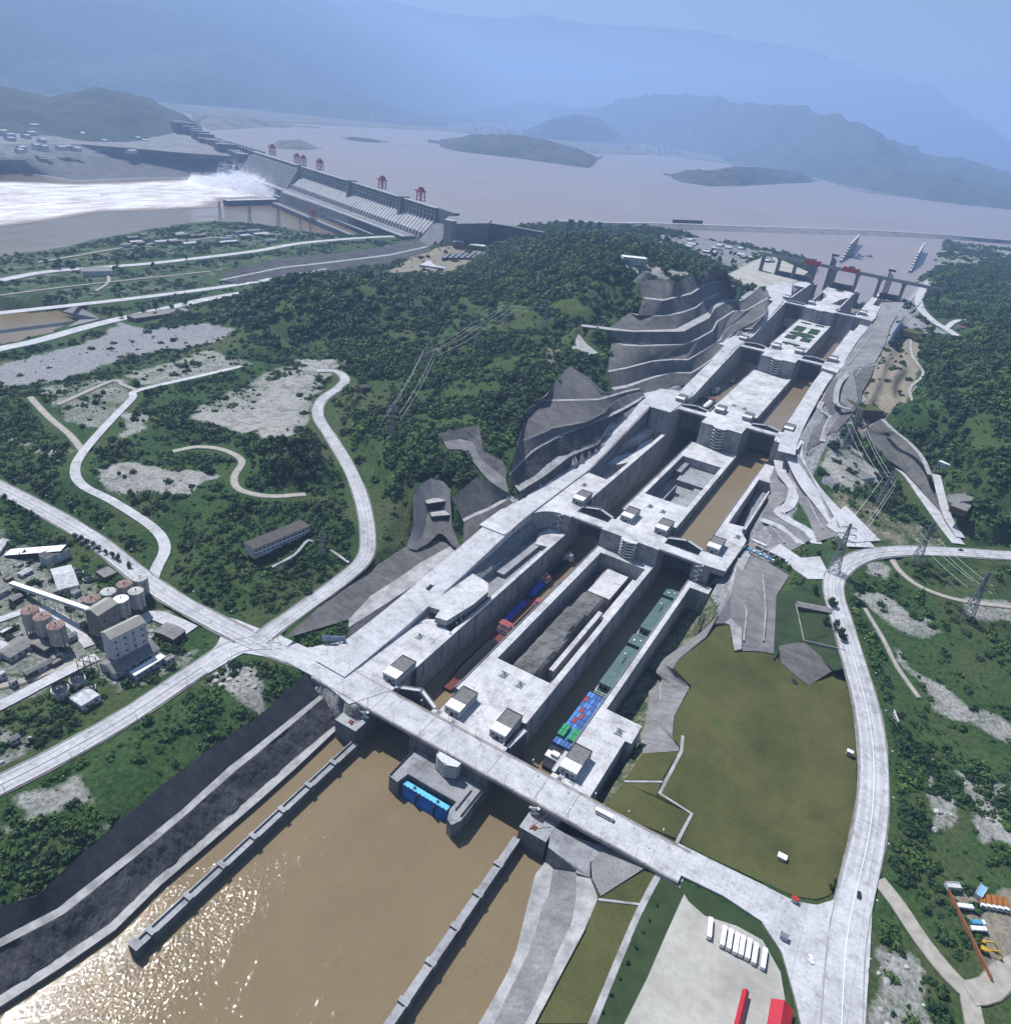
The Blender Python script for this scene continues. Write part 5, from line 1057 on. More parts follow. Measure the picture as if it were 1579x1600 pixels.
# penstock slabs
b_ = MB(); s_ = piers[0]+4
while s_ < piers[3]-10:
    dsec(b_, s_, s_+15, [(20, 62), (70, 15), (70, 8), (18, 50)]); dsec(b_, s_+5, s_+10, [(58, 33), (66, 30), (72, 14), (62, 18)]); s_ += 19
b_.build('penstock_slabs', M['slab'], dam)
b_ = MB(); s_ = piers[3]+6
while s_ < sL: dsec(b_, s_, s_+6, [(17, 88), (30, 84), (78, 16), (78, 2), (17, 60)]); s_ += 19
b_.build('spillway_piers', M['slab'], dam)
ph = thing('powerhouse', 'very long low powerhouse with a pale roof edge at the foot of the dam', 'powerhouse', (R0[0], R0[1], 0), math.atan2(ds[1], ds[0]))
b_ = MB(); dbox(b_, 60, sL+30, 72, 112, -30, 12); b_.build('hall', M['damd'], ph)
b_ = MB(); dbox(b_, 60, sL+30, 106, 114, 11, 14.5); dbox(b_, 60, sL+30, 70, 76, 11, 14.5); dbox(b_, 60, sL+30, 112.5, 122, -14, -11); b_.build('roof_edge', M['slab'], ph)
b_ = MB(); s_ = 64
while s_ < sL+20: dbox(b_, s_, s_+3, 112, 116, -28, 11); s_ += 12
b_.build('column_row', M['dam'], ph)
b_ = MB(); dbox(b_, 64, sL, 78, 105, 12, 13.5); b_.build('roof', M['dam'], ph)
# right-hand gravity block and low closing wall
gb = thing('gravity_block', 'tall grey concrete block with vertical joints at the near end of the dam', 'dam block')
q = [S(694, 347, 97)[:2], S(706, 349, 97)[:2], S(712, 350, 97)[:2], S(763, 349, 97)[:2], S(768, 343, 97)[:2], S(735, 336, 97)[:2], S(700, 338, 97)[:2]]
b_ = MB(); b_.prism(q, -30, 97); b_.build('block', M['dam'], gb)
b_ = MB()
for i in range(12):
    a = np.array(q[2])+(np.array(q[3])-np.array(q[2]))*i/11; b_.box(a[0]-1.5, a[0]+1.5, a[1]-3, a[1]+2, -30, 98.5)
b_.box(q[0][0], q[1][0]+8, q[0][1]-2, q[0][1]+14, -30, 104); b_.build('ribs', M['slab'], gb)
cwl = thing('closing_wall', 'low pale dam wall sloping down from the gravity block to the green hill', 'dam wall')
P_ = [S(762, 347, 96), S(800, 353, 95), (S(850, 363, 92))]
b_ = MB()
for a, b in zip(P_, P_[1:]): b_.bar((a[0], a[1], a[2]/2-14), (b[0], b[1], b[2]/2-14), 14, a[2]+26)
b_.build('wall', M['dam'], cwl)
# training wall, quay, river wall
tr = thing('training_wall', 'long pale training wall with a stepped top in the river below the dam', 'river wall')
b_ = MB(); q = [S(437, 300, 12), S(600, 358, 12), S(612, 355, 12), S(455, 297, 12)]; b_.prism([p[:2] for p in q], -30, 12); b_.build('wall', M['slab'], tr)
b_ = MB(); a, b = np.array(S(440, 300.5, 12)), np.array(S(600, 358, 12))
for i in range(30): p = a+(b-a)*i/30; b_.bar(tuple(p+(0, 0, .8)), tuple(p+(b-a)/60+(0, 0, .8)), 12, 1.4)
b_.build('coping', M['dam'], tr)
qy = thing('quay', 'narrow quay wall running beside the training wall to the river bank', 'quay')
b_ = MB(); a, b = S(428, 316, -10), S(560, 371, -10); b_.bar((a[0], a[1], -20), (b[0], b[1], -20), 18, 20); b_.build('wall', M['dam'], qy)
rw = thing('river_wall', 'dark square-ended river wall in front of the white water', 'river wall')
b_ = MB(); a, b = S(352, 313, -8), S(432, 311, -8); b_.bar((a[0], a[1], -20), (b[0], b[1], -20), 26, 24); b_.build('wall', M['damd'], rw)
b_ = MB(); b_.bar((a[0], a[1], -7.6), (b[0], b[1], -7.6), 26, .8); b_.build('top', M['slab'], rw)
# unfinished abutment at the far end: blocks, trestle
ab = thing('dam_abutment', 'hazy unfinished stepped blocks and trestle at the far end of the dam', 'abutment', (R0[0], R0[1], 0), math.atan2(ds[1], ds[0]))
b_ = MB()
for i in range(16):
    s0 = sL+30+i*62; dbox(b_, s0, s0+52, 5+random.random()*20, 60+random.random()*60, -20, 60+i*4+random.random()*30)
    dbox(b_, s0+10, s0+30, 60, 130+random.random()*80, -20, 10+random.random()*40)
b_.build('blocks', M['dam'], ab)
b_ = MB(); dbox(b_, sL, sL+700, -40, -30, 92, 96)
for i in range(16): dbox(b_, sL+i*44, sL+i*44+5, -38, -32, 30, 92)
b_.build('trestle', M['dam'], ab)
# white water and drifting spray below the spillway
m, t, b = newmat('white_water', .6, .3); p = pos(t)
n1 = noise(t, pos(t, (1, .3, 1)), .03, 8, .78); col = ramp(t, n1, [(.38, (.34, .28, .24)), (.47, (.52, .48, .46)), (.56, (.68, .67, .67)), (.66, (.84, .84, .85))]); t.links.new(col, b.inputs['Base Color']); bump(t, b, noise(t, p, .08, 5), .8, 3); M['foam'] = m
fo = [S(a, b, -24.6) for a, b in [(-200, 282), (60, 285), (120, 288), (200, 285), (300, 280), (400, 278), (440, 300), (432, 306), (352, 309), (330, 322), (240, 326), (150, 330), (60, 345), (-200, 372)]]
fo = resample(fo+[fo[0]], 160)[:-1]; cen = fo[:, :2].mean(0); jj = 1+(fbm(fo[:, 0], fo[:, 1], 160, 4, 3)-.5)*.10
edge_ = np.array([(cen[0]+(x-cen[0])*j_, cen[1]+(y-cen[1])*j_) for (x, y), j_ in zip(fo[:, :2], jj)]); ne = len(edge_); rings = [0.02, .3, .5, .65, .75, .83, .9, .95, 1.0, 1.06]
V = [(cen[0]+(x-cen[0])*r_, cen[1]+(y-cen[1])*r_, -24.7) for r_ in rings for x, y in edge_]; me_ = D.meshes.new('white_water'); me_.from_pydata(V, [], [(k*ne+i, k*ne+(i+1) % ne, (k+1)*ne+(i+1) % ne, (k+1)*ne+i) for k in range(len(rings)-1) for i in range(ne)])
ca_ = me_.color_attributes.new('froth', 'FLOAT_COLOR', 'POINT'); ca_.data.foreach_set('color', np.repeat([[min(1, (1.06-r_)/.36)]*3+[1] for r_ in rings], ne, axis=0).astype(np.float32).ravel()); me_.materials.append(M['foam']); o = D.objects.new('white_water', me_); C.objects.link(o); tag(o, kind='structure')
t = M['foam'].node_tree; b = t.nodes['Principled BSDF']; at = t.nodes.new('ShaderNodeAttribute'); at.attribute_name = 'froth'; old = b.inputs['Base Color'].links[0].from_socket
fz = mth(t, 'MULTIPLY', mth(t, 'SUBTRACT', mth(t, 'ADD', at.outputs['Fac'], noise(t, pos(t, (1, .4, 1)), .02, 7, .7)), .72), 3.5, True); t.links.new(mixc(t, fz, (.21, .165, .13), old), b.inputs['Base Color'])
m = D.materials.new('spray'); m.use_nodes = True; t = m.node_tree; t.nodes.remove(t.nodes['Principled BSDF']); v = t.nodes.new('ShaderNodeVolumePrincipled')
v.inputs['Color'].default_value = (1, 1, 1, 1); v.inputs['Density'].default_value = .014; v.inputs['Anisotropy'].default_value = .2
t.links.new(v.outputs[0], t.nodes['Material Output'].inputs['Volume']); M['spray'] = m
def blob(name, x, y, z, rx, ry, rz, seed, mt, label=None, cat=None, kind='stuff'):
    mb = MB(); n1, n2 = 18, 10; V = []
    for i in range(n2+1):
        th = math.pi*i/n2
        for j in range(n1):
            ph_ = 2*math.pi*j/n1; r = 1+(float(fbm(np.array(3*math.cos(ph_)*math.sin(th)+seed), np.array(3*math.sin(ph_)*math.sin(th)+2*math.cos(th)), 1.0, 3))-.5)*.9
            V.append((x+rx*r*math.sin(th)*math.cos(ph_), y+ry*r*math.sin(th)*math.sin(ph_), z+rz*r*math.cos(th)))
    mb.add(V, [(i*n1+j, i*n1+(j+1) % n1, (i+1)*n1+(j+1) % n1, (i+1)*n1+j) for i in range(n2) for j in range(n1)]); o = mb.build(name, mt, smooth=True)
    if kind: tag(o, kind=kind)
    return o
spm, t, b = newmat('spray_mist', .9, .1); out_ = t.nodes['Material Output']; df = t.nodes.new('ShaderNodeBsdfDiffuse'); tl = t.nodes.new('ShaderNodeBsdfTranslucent'); tp = t.nodes.new('ShaderNodeBsdfTransparent'); a1 = t.nodes.new('ShaderNodeAddShader'); mx = t.nodes.new('ShaderNodeMixShader')
df.inputs[0].default_value = (.85, .85, .88, 1); tl.inputs[0].default_value = (.75, .75, .8, 1); mx.inputs[0].default_value = .055; t.links.new(df.outputs[0], a1.inputs[0]); t.links.new(tl.outputs[0], a1.inputs[1]); t.links.new(tp.outputs[0], mx.inputs[1]); t.links.new(a1.outputs[0], mx.inputs[2]); t.links.new(mx.outputs[0], out_.inputs[0]); t.nodes.remove(b)
b_ = MB(); rs_ = random.Random(4)
for i in range(12000):
    u = rs_.random()**1.3; px_s = 428-u*125+rs_.gauss(0, 7); py_s = 306-u*22+rs_.gauss(0, 3.5); q = Vector(S(px_s, py_s, -24)); hh_ = abs(rs_.gauss(0, 1))*(10+22*math.sin(math.pi*min(1, u*1.15+.05)))
    q.z += hh_; q.x += rs_.uniform(-14, 14); s_ = rs_.uniform(3, 10); n_s = Vector((rs_.uniform(-1, 1), rs_.uniform(-1, 1), rs_.uniform(-.6, 1))).normalized(); u_ = n_s.orthogonal().normalized()*s_; v_ = n_s.cross(u_)
    b_.add([q-u_-v_*.6, q+u_-v_*.8, q+u_*.8+v_, q-u_*.7+v_*.7], [(0, 1, 2, 3)])
tag(b_.build('spray_mist', spm), kind='stuff')
# cofferdam in the reservoir
loft('cofferdam', [([(880, 346), (985, 349), (1000, 348.2), (1095, 351.6), (1198, 355), (1319, 359), (1440, 365), (1579, 376), (1700, 386)], 62),
 ([(900, 352), (985, 357), (1000, 358), (1070, 360), (1194, 364.5), (1319, 368), (1440, 372.5), (1579, 381), (1700, 391)], 46)], ['slopel'],
 'long pale stone-faced cofferdam crossing the reservoir behind the lock approach', 'cofferdam', n=60, rough=1.2, sub=4)
ribbon('cofferdam_road', [(870, 345.5, 62), (985, 348.6, 62), (1000, 347.8, 62), (1095, 351.2, 62), (1198, 354.6, 62), (1319, 358.6, 62), (1440, 364.6, 62), (1579, 375.6, 62), (1700, 386, 62)], 14, M['road'], skirt=14, step=40)
for i in range(14):
    if i % 1 == 0:
        p = S(1051+i*3.35, 350.2+i*.11, 62); 
        b_ = MB(); b_.box(-4.5, 4.5, -.4, .4, 4, 16); b_.box(-3.5, -3, -.3, .3, 0, 4); b_.box(3, 3.5, -.3, .3, 0, 4)
        o = b_.build('slogan_board', M['dark']); o.location = p; o.rotation_euler = (0, 0, -.2)
        tag(o, 'one of the dark upright boards standing in a row on the cofferdam', 'board', 'row of slogan boards on the cofferdam')
# gantry cranes
def gantry():
    r = thing('gantry_crane', 'x', 'crane'); b_ = MB()
    for x in (-11, 11):
        for y in (-8, 8): b_.bar((x, y, 0), (x*.92, y*.9, 27), 2.6)
        b_.bar((x, -8, 12), (x, 8, 12), 1.4); b_.bar((x, -8, 2), (x, 8, 2), 1.6)
    for y in (-8, 8): b_.bar((-11, y, 17), (11, y, 17), 1.4); b_.bar((-10, y, 17), (0, y, 26), .9); b_.bar((10, y, 17), (0, y, 26), .9)
    b_.build('legs', M['red'], r)
    b_ = MB(); b_.box(-15, 22, -9, -5.5, 26, 30); b_.box(-15, 22, 5.5, 9, 26, 30); b_.box(-13, -10, -9, 9, 26, 29); b_.box(10, 13, -9, 9, 26, 29); b_.build('girder', M['red'], r)
    b_ = MB(); b_.box(-8, 7, -7, 7, 30, 37); b_.box(-3, 3, -4, 4, 37, 40); b_.box(14, 18, -4, 0, 22, 26); b_.build('winch_house', M['red'], r)
    return r
cr = gantry(); fst = True
for px, py, z, sc, lab in ((657, 314, 97, 1.0, 'red gantry crane on the dam crest, nearest to the gravity block'), (597, 295, 97, 1.0, 'red gantry crane on the dam crest, second from the gravity block'), (500, 266, 97, 1.0, 'red gantry crane on the dam crest, near side of the close pair in the middle'), (474, 258, 97, .9, 'slim red gantry crane on the dam crest beside the middle crane'), (464, 255, 97, .9, 'red gantry crane on the dam crest, further of the close pair'), (426, 243, 97, 1.1, 'red gantry crane at the hazy far end of the dam crest'), (488, 342, -10, .8, 'small red gantry crane on the quay below the dam')):
    o = cr if fst else copy_tree(cr); fst = False; o.location = S(px, py, z); o.rotation_euler = (0, 0, math.atan2(ds[1], ds[0])); o.scale = (sc,)*3; o['label'] = lab; o['group'] = 'red gantry cranes at the dam'
# ------------------------------------------------------------------ upstream lock head: high service bridge on piers
hb = thing('crane_bridge', 'high service bridge on tall concrete piers across the upstream lock entrances', 'bridge')
A_, B_ = np.array((-190., 1492., 140.)), np.array((190., 1432., 140.))
def onb(u): t_ = (u+190)/380; p = A_+(B_-A_)*t_; return p
b_ = MB(); 
for o_ in (-6, 6): b_.bar(tuple(A_+(0, o_, -2)), tuple(B_+(0, o_, -2)), 2.2, 5)
for u in np.arange(-188, 190, 8): p = onb(u); b_.bar((p[0], p[1]-6, 138.5), (p[0], p[1]+6, 138.5), 1.2)
b_.build('deck_girders', M['steel'], hb)
for u in (-188, -150, -112, -68, -24, 24, 70, 118): p = onb(u); b_ = MB(); b_.box(u-3, u+3, p[1]-8, p[1]+8, 60, 136); b_.box(u-5, u+5, p[1]-9, p[1]+9, 132, 136); b_.build('pier', M['wallc'], hb)
b_ = MB(); b_.prism([(-100, 1395), (-70, 1395), (-70, 1500), (-100, 1500)], 40, 101); b_.build('side_block', M['wallc'], hb) if False else None
for i, (u0, u1) in enumerate(((-150, -72), (-24, 24), (76, 118))):
    gh = thing('gate_store', '%s dark rack of stop-log beams under the high service bridge' % ['long', 'middle', 'right-hand'][i], 'beam store', (0, 0, 0), 0, 'stop-log stores at the upstream head'); p = onb((u0+u1)/2)
    b_ = MB(); b_.box(u0, u1, p[1]-6, p[1]+6, 97.3, 99); y_ = p[1]
    for q in range(3): b_.box(u0+2, u1-2, y_-5+q*4, y_-2.5+q*4, 99, 108)
    b_.build('beams', mat('dark_blue_steel', (.03, .05, .07), .3, .3, .6) if i == 0 else D.materials['dark_blue_steel'], gh)
    b_ = MB(); b_.box(u0+4, u1-4, y_-1, y_+1, 108, 109.4); b_.build('lifting_beam', M['yellow'], gh)
for i, (px, py) in enumerate(((1268, 408), (1328, 420))):
    p = S(px, py+6, 141); r = thing('bridge_crane', 'red box-girder travelling crane on the high service bridge, %s one' % ['left', 'right'][i], 'crane', p, -.157, 'travelling cranes on the service bridge')
    b_ = MB(); b_.box(-16, 16, -7, -4.5, 1, 9); b_.box(-16, 16, 4.5, 7, 1, 9)
    for x in (-15, 0, 15): b_.box(x-1, x+1, -7, 7, 8, 10)
    b_.build('box_girders', M['red'], r); b_ = MB(); b_.box(-5, 5, -4, 4, 9, 13); b_.build('trolley', M['steel'], r)
for u, h_, l_ in ((-38, 160, 'left'), (84, 152, 'right')):
    p = onb(u); r = thing('hoist_tower', 'slim grey hoist tower rising above the service bridge, the %s one' % l_, 'tower'); b_ = MB()
    for q in range(3): b_.box(u-3+q*4, u-.5+q*4, p[1]+9, p[1]+20, 45, h_-q*4)
    b_.build('tower_legs', M['wallc'], r); b_ = MB(); b_.box(u-5, u+9, p[1]+8, p[1]+21, h_, h_+5); b_.build('hoist_room', M['wallc'], r)
for l_, q in (('left', [(1313, 406, 49), (1318, 404, 49), (1337, 381, 49), (1335, 377, 60), (1317, 388, 60)]), ('right', [(1419, 428, 49), (1424, 424, 49), (1440, 390, 60), (1436, 387, 60)])):
    r = thing('approach_wall', 'thin pale guide wall rising from the reservoir beyond the locks, %s one' % l_, 'guide wall')
    b_ = MB(); u = -118 if l_ == 'left' else 86
    a = (u+6, 2330 if l_ == 'left' else 2380); c = (u-24, 2960) if l_ == 'left' else (u, 3080)
    n_ = 16
    for i in range(n_):
        t0, t1 = i/n_, (i+.96)/n_; zt = 55+28*min(1, i/6); b_.bar((a[0]+(c[0]-a[0])*t0, a[1]+(c[1]-a[1])*t0, (zt+40)/2), (a[0]+(c[0]-a[0])*t1, a[1]+(c[1]-a[1])*t1, (zt+40)/2), 7, zt-40)
    b_.build('wall', M['slab'], r)
# town on the far bank
tb = []
for sx, sy_, h_ in ((34, 16, 26), (22, 18, 44), (50, 14, 20), (18, 18, 60)):
    b_ = MB(); b_.box(-sx/2, sx/2, -sy_/2, sy_/2, -6, h_); b_.box(-sx/4, sx/6, -sy_/4, sy_/4, h_, h_+4)
    for z in np.arange(3, h_-1, 4): b_.box(-sx/2-.3, sx/2+.3, -sy_/2-.3, sy_/2+.3, z, z+.8)
    me_ = b_.build('town_building', mat('far_building', (.75, .75, .74), .2, .02, .8) if not tb else D.materials['far_building']); tb.append(me_)
rt = random.Random(3)
for i in range(150):
    o = tb[i] if i < 4 else tb[rt.choice((0, 0, 1, 2, 2, 3))].copy()
    if i >= 4: C.objects.link(o)
    u = rt.random()
    if u < .35: px = rt.uniform(578, 700); py = 190+(px-578)*.07+rt.uniform(-3, 2)
    elif u < .8: px = rt.gauss(810, 45); py = 205+(px-760)*.10+rt.uniform(-14, 5)
    else: px = rt.uniform(900, 1060); py = 225+(px-900)*.11+rt.uniform(-10, 2)
    o.location = S(px, py, 55); o.location.z = 55+rt.uniform(-2, 25); o.rotation_euler = (0, 0, rt.uniform(-.5, .5)); s__ = rt.uniform(.8, 1.5); o.scale = (s__,)*3
    tag(o, 'pale block among the hazy town buildings on the far shore of the reservoir', 'building', 'town buildings across the reservoir')
# ================================================================== AIR
m = D.materials.new('haze'); m.use_nodes = True; t = m.node_tree; t.nodes.remove(t.nodes['Principled BSDF']); v = t.nodes.new('ShaderNodeVolumePrincipled')
v.inputs['Color'].default_value = (.42, .62, 1.0, 1); v.inputs['Density'].default_value = 8.8e-5; v.inputs['Anisotropy'].default_value = .15
t.links.new(v.outputs[0], t.nodes['Material Output'].inputs['Volume'])
hz = MB(); hz.box(-45000, 45000, -3000, 48000, -80, 2600); o = hz.build('haze', m); tag(o, kind='stuff')
# ================================================================== VEGETATION
def leafmat(name, c1, c2, c3):
    m, t, b = newmat(name, .75, .25); p = pos(t)
    oi = t.nodes.new('ShaderNodeObjectInfo'); n = noise(t, p, .5, 3)
    f = mth(t, 'ADD', mth(t, 'MULTIPLY', oi.outputs['Random'], .5), mth(t, 'MULTIPLY', n, .6)); n2 = noise(t, p, .016, 5)
    col = ramp(t, f, [(.25, c1), (.55, c2), (.85, c3)]); col = mixc(t, .7, col, ramp(t, n2, [(.40, (.5, .6, .62)), (.5, (1.1, 1.1, 1.05)), (.62, (2.1, 1.8, 1.3))]), 'MULTIPLY')
    t.links.new(col, b.inputs['Base Color']); return m
M['leaf'] = leafmat('shrub_leaves', (.013, .040, .016), (.030, .074, .022), (.075, .125, .036)); M['leafd'] = leafmat('tree_leaves', (.010, .028, .014), (.020, .048, .018), (.040, .075, .026))
M['bark'] = mat('bark', (.12, .09, .07), .4, 1, .9)
def clump(name, rnd, n, rx, rz, leaf, z0=0.0, mt=None, dome=True, parent=None):
    mb = MB(); lobes = [(rnd.uniform(-.5, .5)*rx, rnd.uniform(-.5, .5)*rx, z0+rnd.uniform(.15, .75)*rz, rnd.uniform(.35, .62)*rx) for _ in range(7)]
    for i in range(n):
        lx, ly, lz_, lr = rnd.choice(lobes); th = rnd.uniform(0, 2*math.pi); cz = rnd.uniform(-.35, 1); sr = math.sqrt(max(0, 1-cz*cz)); r = lr*rnd.uniform(.65, 1.08)
        c = Vector((lx+r*sr*math.cos(th), ly+r*sr*math.sin(th), lz_+r*cz*rz/rx*.8))
        nrm = Vector((sr*math.cos(th)+rnd.uniform(-.6, .6), sr*math.sin(th)+rnd.uniform(-.6, .6), cz+rnd.uniform(-.3, .7))).normalized()
        u = nrm.orthogonal().normalized(); v = nrm.cross(u); a = rnd.uniform(0, 6.28); u, v = u*math.cos(a)+v*math.sin(a), v*math.cos(a)-u*math.sin(a)
        s = leaf*rnd.uniform(.6, 1.3); mb.add([c-u*s-v*s*.6, c+u*s-v*s*.5, c+u*s*.7+v*s*.7, c-u*s*.6+v*s*.6], [(0, 1, 2, 3)])
    return mb.build(name, mt or M['leaf'], parent)
bcol = D.collections.new('shrub_kinds'); rb_ = random.Random(11)
for i in range(5):
    o = clump('shrub', rb_, 120, 1.0, (.75, .6, .9, .5, 1.1)[i], .20, z0=-.15); C.objects.unlink(o); bcol.objects.link(o)
# where they grow
cellA = np.outer(np.gradient(GX), np.gradient(GY)); dist = np.sqrt((XX-CAMP[0])**2+(YY-CAMP[1])**2+(H-CAMP[2])**2)
px_, py_, pz_ = PJ(np.stack([XX, YY, H], 2)); vis = (px_ > -120) & (px_ < 1700) & (py_ > 200) & (py_ < 1730) & (pz_ > 50)
wv = np.clip((vegd-.30)*1.9, 0, 1)*.95+.05*(vegd > .1); zrL = (~known) & (~lockz) & (H > -23) & ~((np.abs(XX) < 128) & (YY > -56) & (YY < 1560))
patch = fbm(XX, YY, 45, 4, 12); patch = np.clip((patch-.40)*6, .12, 1); up = np.clip((H-20)/25, 0, 1); patch = np.maximum(patch, up*np.clip((fbm(XX, YY, 90, 4, 20)-.46)*9, .12, 1))
resv = ((XX+800)*.35+(YY-1500) > 0) & (H < 49); dens = np.where(dist < 600, 1/8., np.where(dist < 1100, 1/14., 1/32.))*wv*patch*vis*zrL*(~resv)
dens[CLS[..., GR] > .46] *= .35
for q_, b_f in (([(1322, 930), (1370, 960), (1392, 1100), (1410, 1250), (1400, 1390), (1372, 1340), (1388, 1200), (1345, 1030)], .9), ([(1395, 1135), (1579, 1215), (1700, 1290), (1579, 1300), (1400, 1215)], .9), ([(115, 775), (250, 862), (380, 775), (560, 795), (580, 855), (430, 965), (270, 885), (200, 830)], .55), ([(-100, 1300), (130, 1325), (60, 1390), (-100, 1440)], .9), ([(-50, 590), (40, 610), (120, 720), (130, 820), (-50, 730)], .6), ([(440, 1000), (540, 960), (545, 990), (500, 1000)], .8), ([(1380, 1190), (1430, 1190), (1470, 1370), (1400, 1370)], .7), ([(1420, 1370), (1500, 1400), (1540, 1520), (1480, 1510)], .5), ([(350, 1025), (470, 1050), (455, 1065), (380, 1040), (300, 1075), (290, 1060)], .8)):
    k_ = pip(px_, py_, q_) & zrL & vis; dens[k_] = np.maximum(dens[k_], b_f/8.)
cnt = rng.poisson(np.clip(dens*cellA, 0, 30)); I, J = np.nonzero(cnt); rep = cnt[I, J]; I = np.repeat(I, rep); J = np.repeat(J, rep)
bx = GX[I]+(rng.random(len(I))-.5)*np.gradient(GX)[I]; by = GY[J]+(rng.random(len(I))-.5)*np.gradient(GY)[J]; bz = hgt(bx, by)
bd = np.sqrt((bx-CAMP[0])**2+(by-CAMP[1])**2); forest = up[I, J]
bs = (1.0+rng.random(len(I))**3*4.2)*(1+forest*.7)*np.where(bd < 600, 1, np.where(bd < 1100, 1.1, 1.4))
print('shrubs', len(bx))
me = D.meshes.new('hillside_shrubs'); me.vertices.add(len(bx)); me.vertices.foreach_set('co', np.stack([bx, by, bz], 1).astype(np.float32).ravel())
a = me.attributes.new('bsize', 'FLOAT', 'POINT'); a.data.foreach_set('value', bs.astype(np.float32)); me.update()
so_ = D.objects.new('hillside_shrubs', me); C.objects.link(so_); tag(so_, kind='stuff')
ng = D.node_groups.new('scatter', 'GeometryNodeTree'); ng.interface.new_socket('Geometry', in_out='INPUT', socket_type='NodeSocketGeometry'); ng.interface.new_socket('Geometry', in_out='OUTPUT', socket_type='NodeSocketGeometry')
gi = ng.nodes.new('NodeGroupInput'); go_ = ng.nodes.new('NodeGroupOutput'); ip = ng.nodes.new('GeometryNodeInstanceOnPoints'); ci = ng.nodes.new('GeometryNodeCollectionInfo')
ci.inputs['Collection'].default_value = bcol; ci.inputs['Separate Children'].default_value = True; ci.inputs['Reset Children'].default_value = True; ip.inputs['Pick Instance'].default_value = True
rv = ng.nodes.new('FunctionNodeRandomValue'); rv.data_type = 'INT'; rv.inputs['Min'].default_value = 0; rv.inputs['Max'].default_value = 4
rr = ng.nodes.new('FunctionNodeRandomValue'); rr.data_type = 'FLOAT'; rr.inputs[3].default_value = 6.28; cx_ = ng.nodes.new('ShaderNodeCombineXYZ')
na = ng.nodes.new('GeometryNodeInputNamedAttribute'); na.data_type = 'FLOAT'; na.inputs['Name'].default_value = 'bsize'
ln = ng.links.new; ln(gi.outputs[0], ip.inputs['Points']); ln(ci.outputs[0], ip.inputs['Instance']); ln(rv.outputs[2], ip.inputs['Instance Index']); ln(rr.outputs[1], cx_.inputs[2]); ln(cx_.outputs[0], ip.inputs['Rotation']); ln(na.outputs[0], ip.inputs['Scale']); ln(ip.outputs[0], go_.inputs[0])
md = so_.modifiers.new('scatter', 'NODES'); md.node_group = ng
# loose stones on the bare patches
scol = D.collections.new('stone_kinds')
for i in range(3):
    b_ = MB(); rs_ = random.Random(i); n1, n2 = 7, 4; V = [(r_*math.cos(a)*rs_.uniform(.7, 1.2), r_*math.sin(a)*rs_.uniform(.7, 1.2), z) for z, r_ in ((-.3, .9), (.15, 1), (.55, .7), (.75, .25)) for a in np.linspace(0, 2*math.pi, n1+1)[:-1]]
    b_.add(V, [(k*n1+j, k*n1+(j+1) % n1, (k+1)*n1+(j+1) % n1, (k+1)*n1+j) for k in range(3) for j in range(n1)]+[tuple(3*n1+j for j in range(n1))]); o = b_.build('stone', M['stones'] if 'stones' in M else M.setdefault('stones', mat('pale_stones', (.50, .49, .47), .5, .3, .9))); C.objects.unlink(o); scol.objects.link(o)
dn_ = np.where(dist < 650, 1/40., 0)*np.clip(CLS[..., RK]*1.7-.3, 0, 1)*vis*zrL*np.clip((fbm(XX, YY, 22, 4, 31)-.42)*8, .1, 1.5)
cn = rng.poisson(np.clip(dn_*cellA, 0, 30)); I2, J2 = np.nonzero(cn); rp = cn[I2, J2]; I2 = np.repeat(I2, rp); J2 = np.repeat(J2, rp)
sx_ = GX[I2]+(rng.random(len(I2))-.5)*np.gradient(GX)[I2]; sy_ = GY[J2]+(rng.random(len(I2))-.5)*np.gradient(GY)[J2]; sz_ = hgt(sx_, sy_)
me2 = D.meshes.new('loose_stones'); me2.vertices.add(len(sx_)); me2.vertices.foreach_set('co', np.stack([sx_, sy_, sz_], 1).astype(np.float32).ravel()); a = me2.attributes.new('bsize', 'FLOAT', 'POINT'); a.data.foreach_set('value', (.35+rng.random(len(sx_))**3*2.2).astype(np.float32)); me2.update()
st_ = D.objects.new('loose_stones', me2); C.objects.link(st_); tag(st_, kind='stuff'); ng2 = ng.copy(); md2 = st_.modifiers.new('scatter', 'NODES'); md2.node_group = ng2
# 
for q in ng2.nodes:
    if q.bl_idname == 'GeometryNodeCollectionInfo': q.inputs['Collection'].default_value = scol
    if q.bl_idname == 'FunctionNodeRandomValue' and q.data_type == 'INT': q.inputs['Max'].default_value = 2
# single trees
TR = []
def tree_kind(i):
    rnd = random.Random(40+i); h = (8, 10, 7)[i]; r = thing('roadside_tree', 'x', 'tree'); b_ = MB(); b_.loftsec([[(R_*math.cos(a)+x_, R_*math.sin(a), z) for a in np.linspace(0, 2*math.pi, 8)[:-1]] for z, R_, x_ in ((-.5, .32, 0), (h*.3, .22, .1), (h*.7, .08, .2))])
    for q in range(5): a = q*1.3; b_.bar((.1, 0, h*(.25+.07*q)), (.1+2*math.cos(a), 2*math.sin(a), h*(.45+.08*q)), .14)
    b_.build('trunk', M['bark'], r); clump('crown', rnd, 520, h*.42, h*.75, .42, h*.22, M['leafd'], parent=r); return r
TK = [tree_kind(i) for i in range(3)]; used = [0, 0, 0]; rt = random.Random(9)
def tree(px, py, label, group=None, sc=1.0, xyz=None, k=None):
    k = rt.randrange(3) if k is None else k
    o = TK[k] if not used[k] else copy_tree(TK[k]); used[k] = 1; o.location = xyz or G(px, py); s = sc*rt.uniform(.85, 1.15); o.scale = (s, s, s*rt.uniform(.9, 1.2)); o.rotation_euler = (0, 0, rt.uniform(0, 6)); o['label'] = label
    if group: o['group'] = group
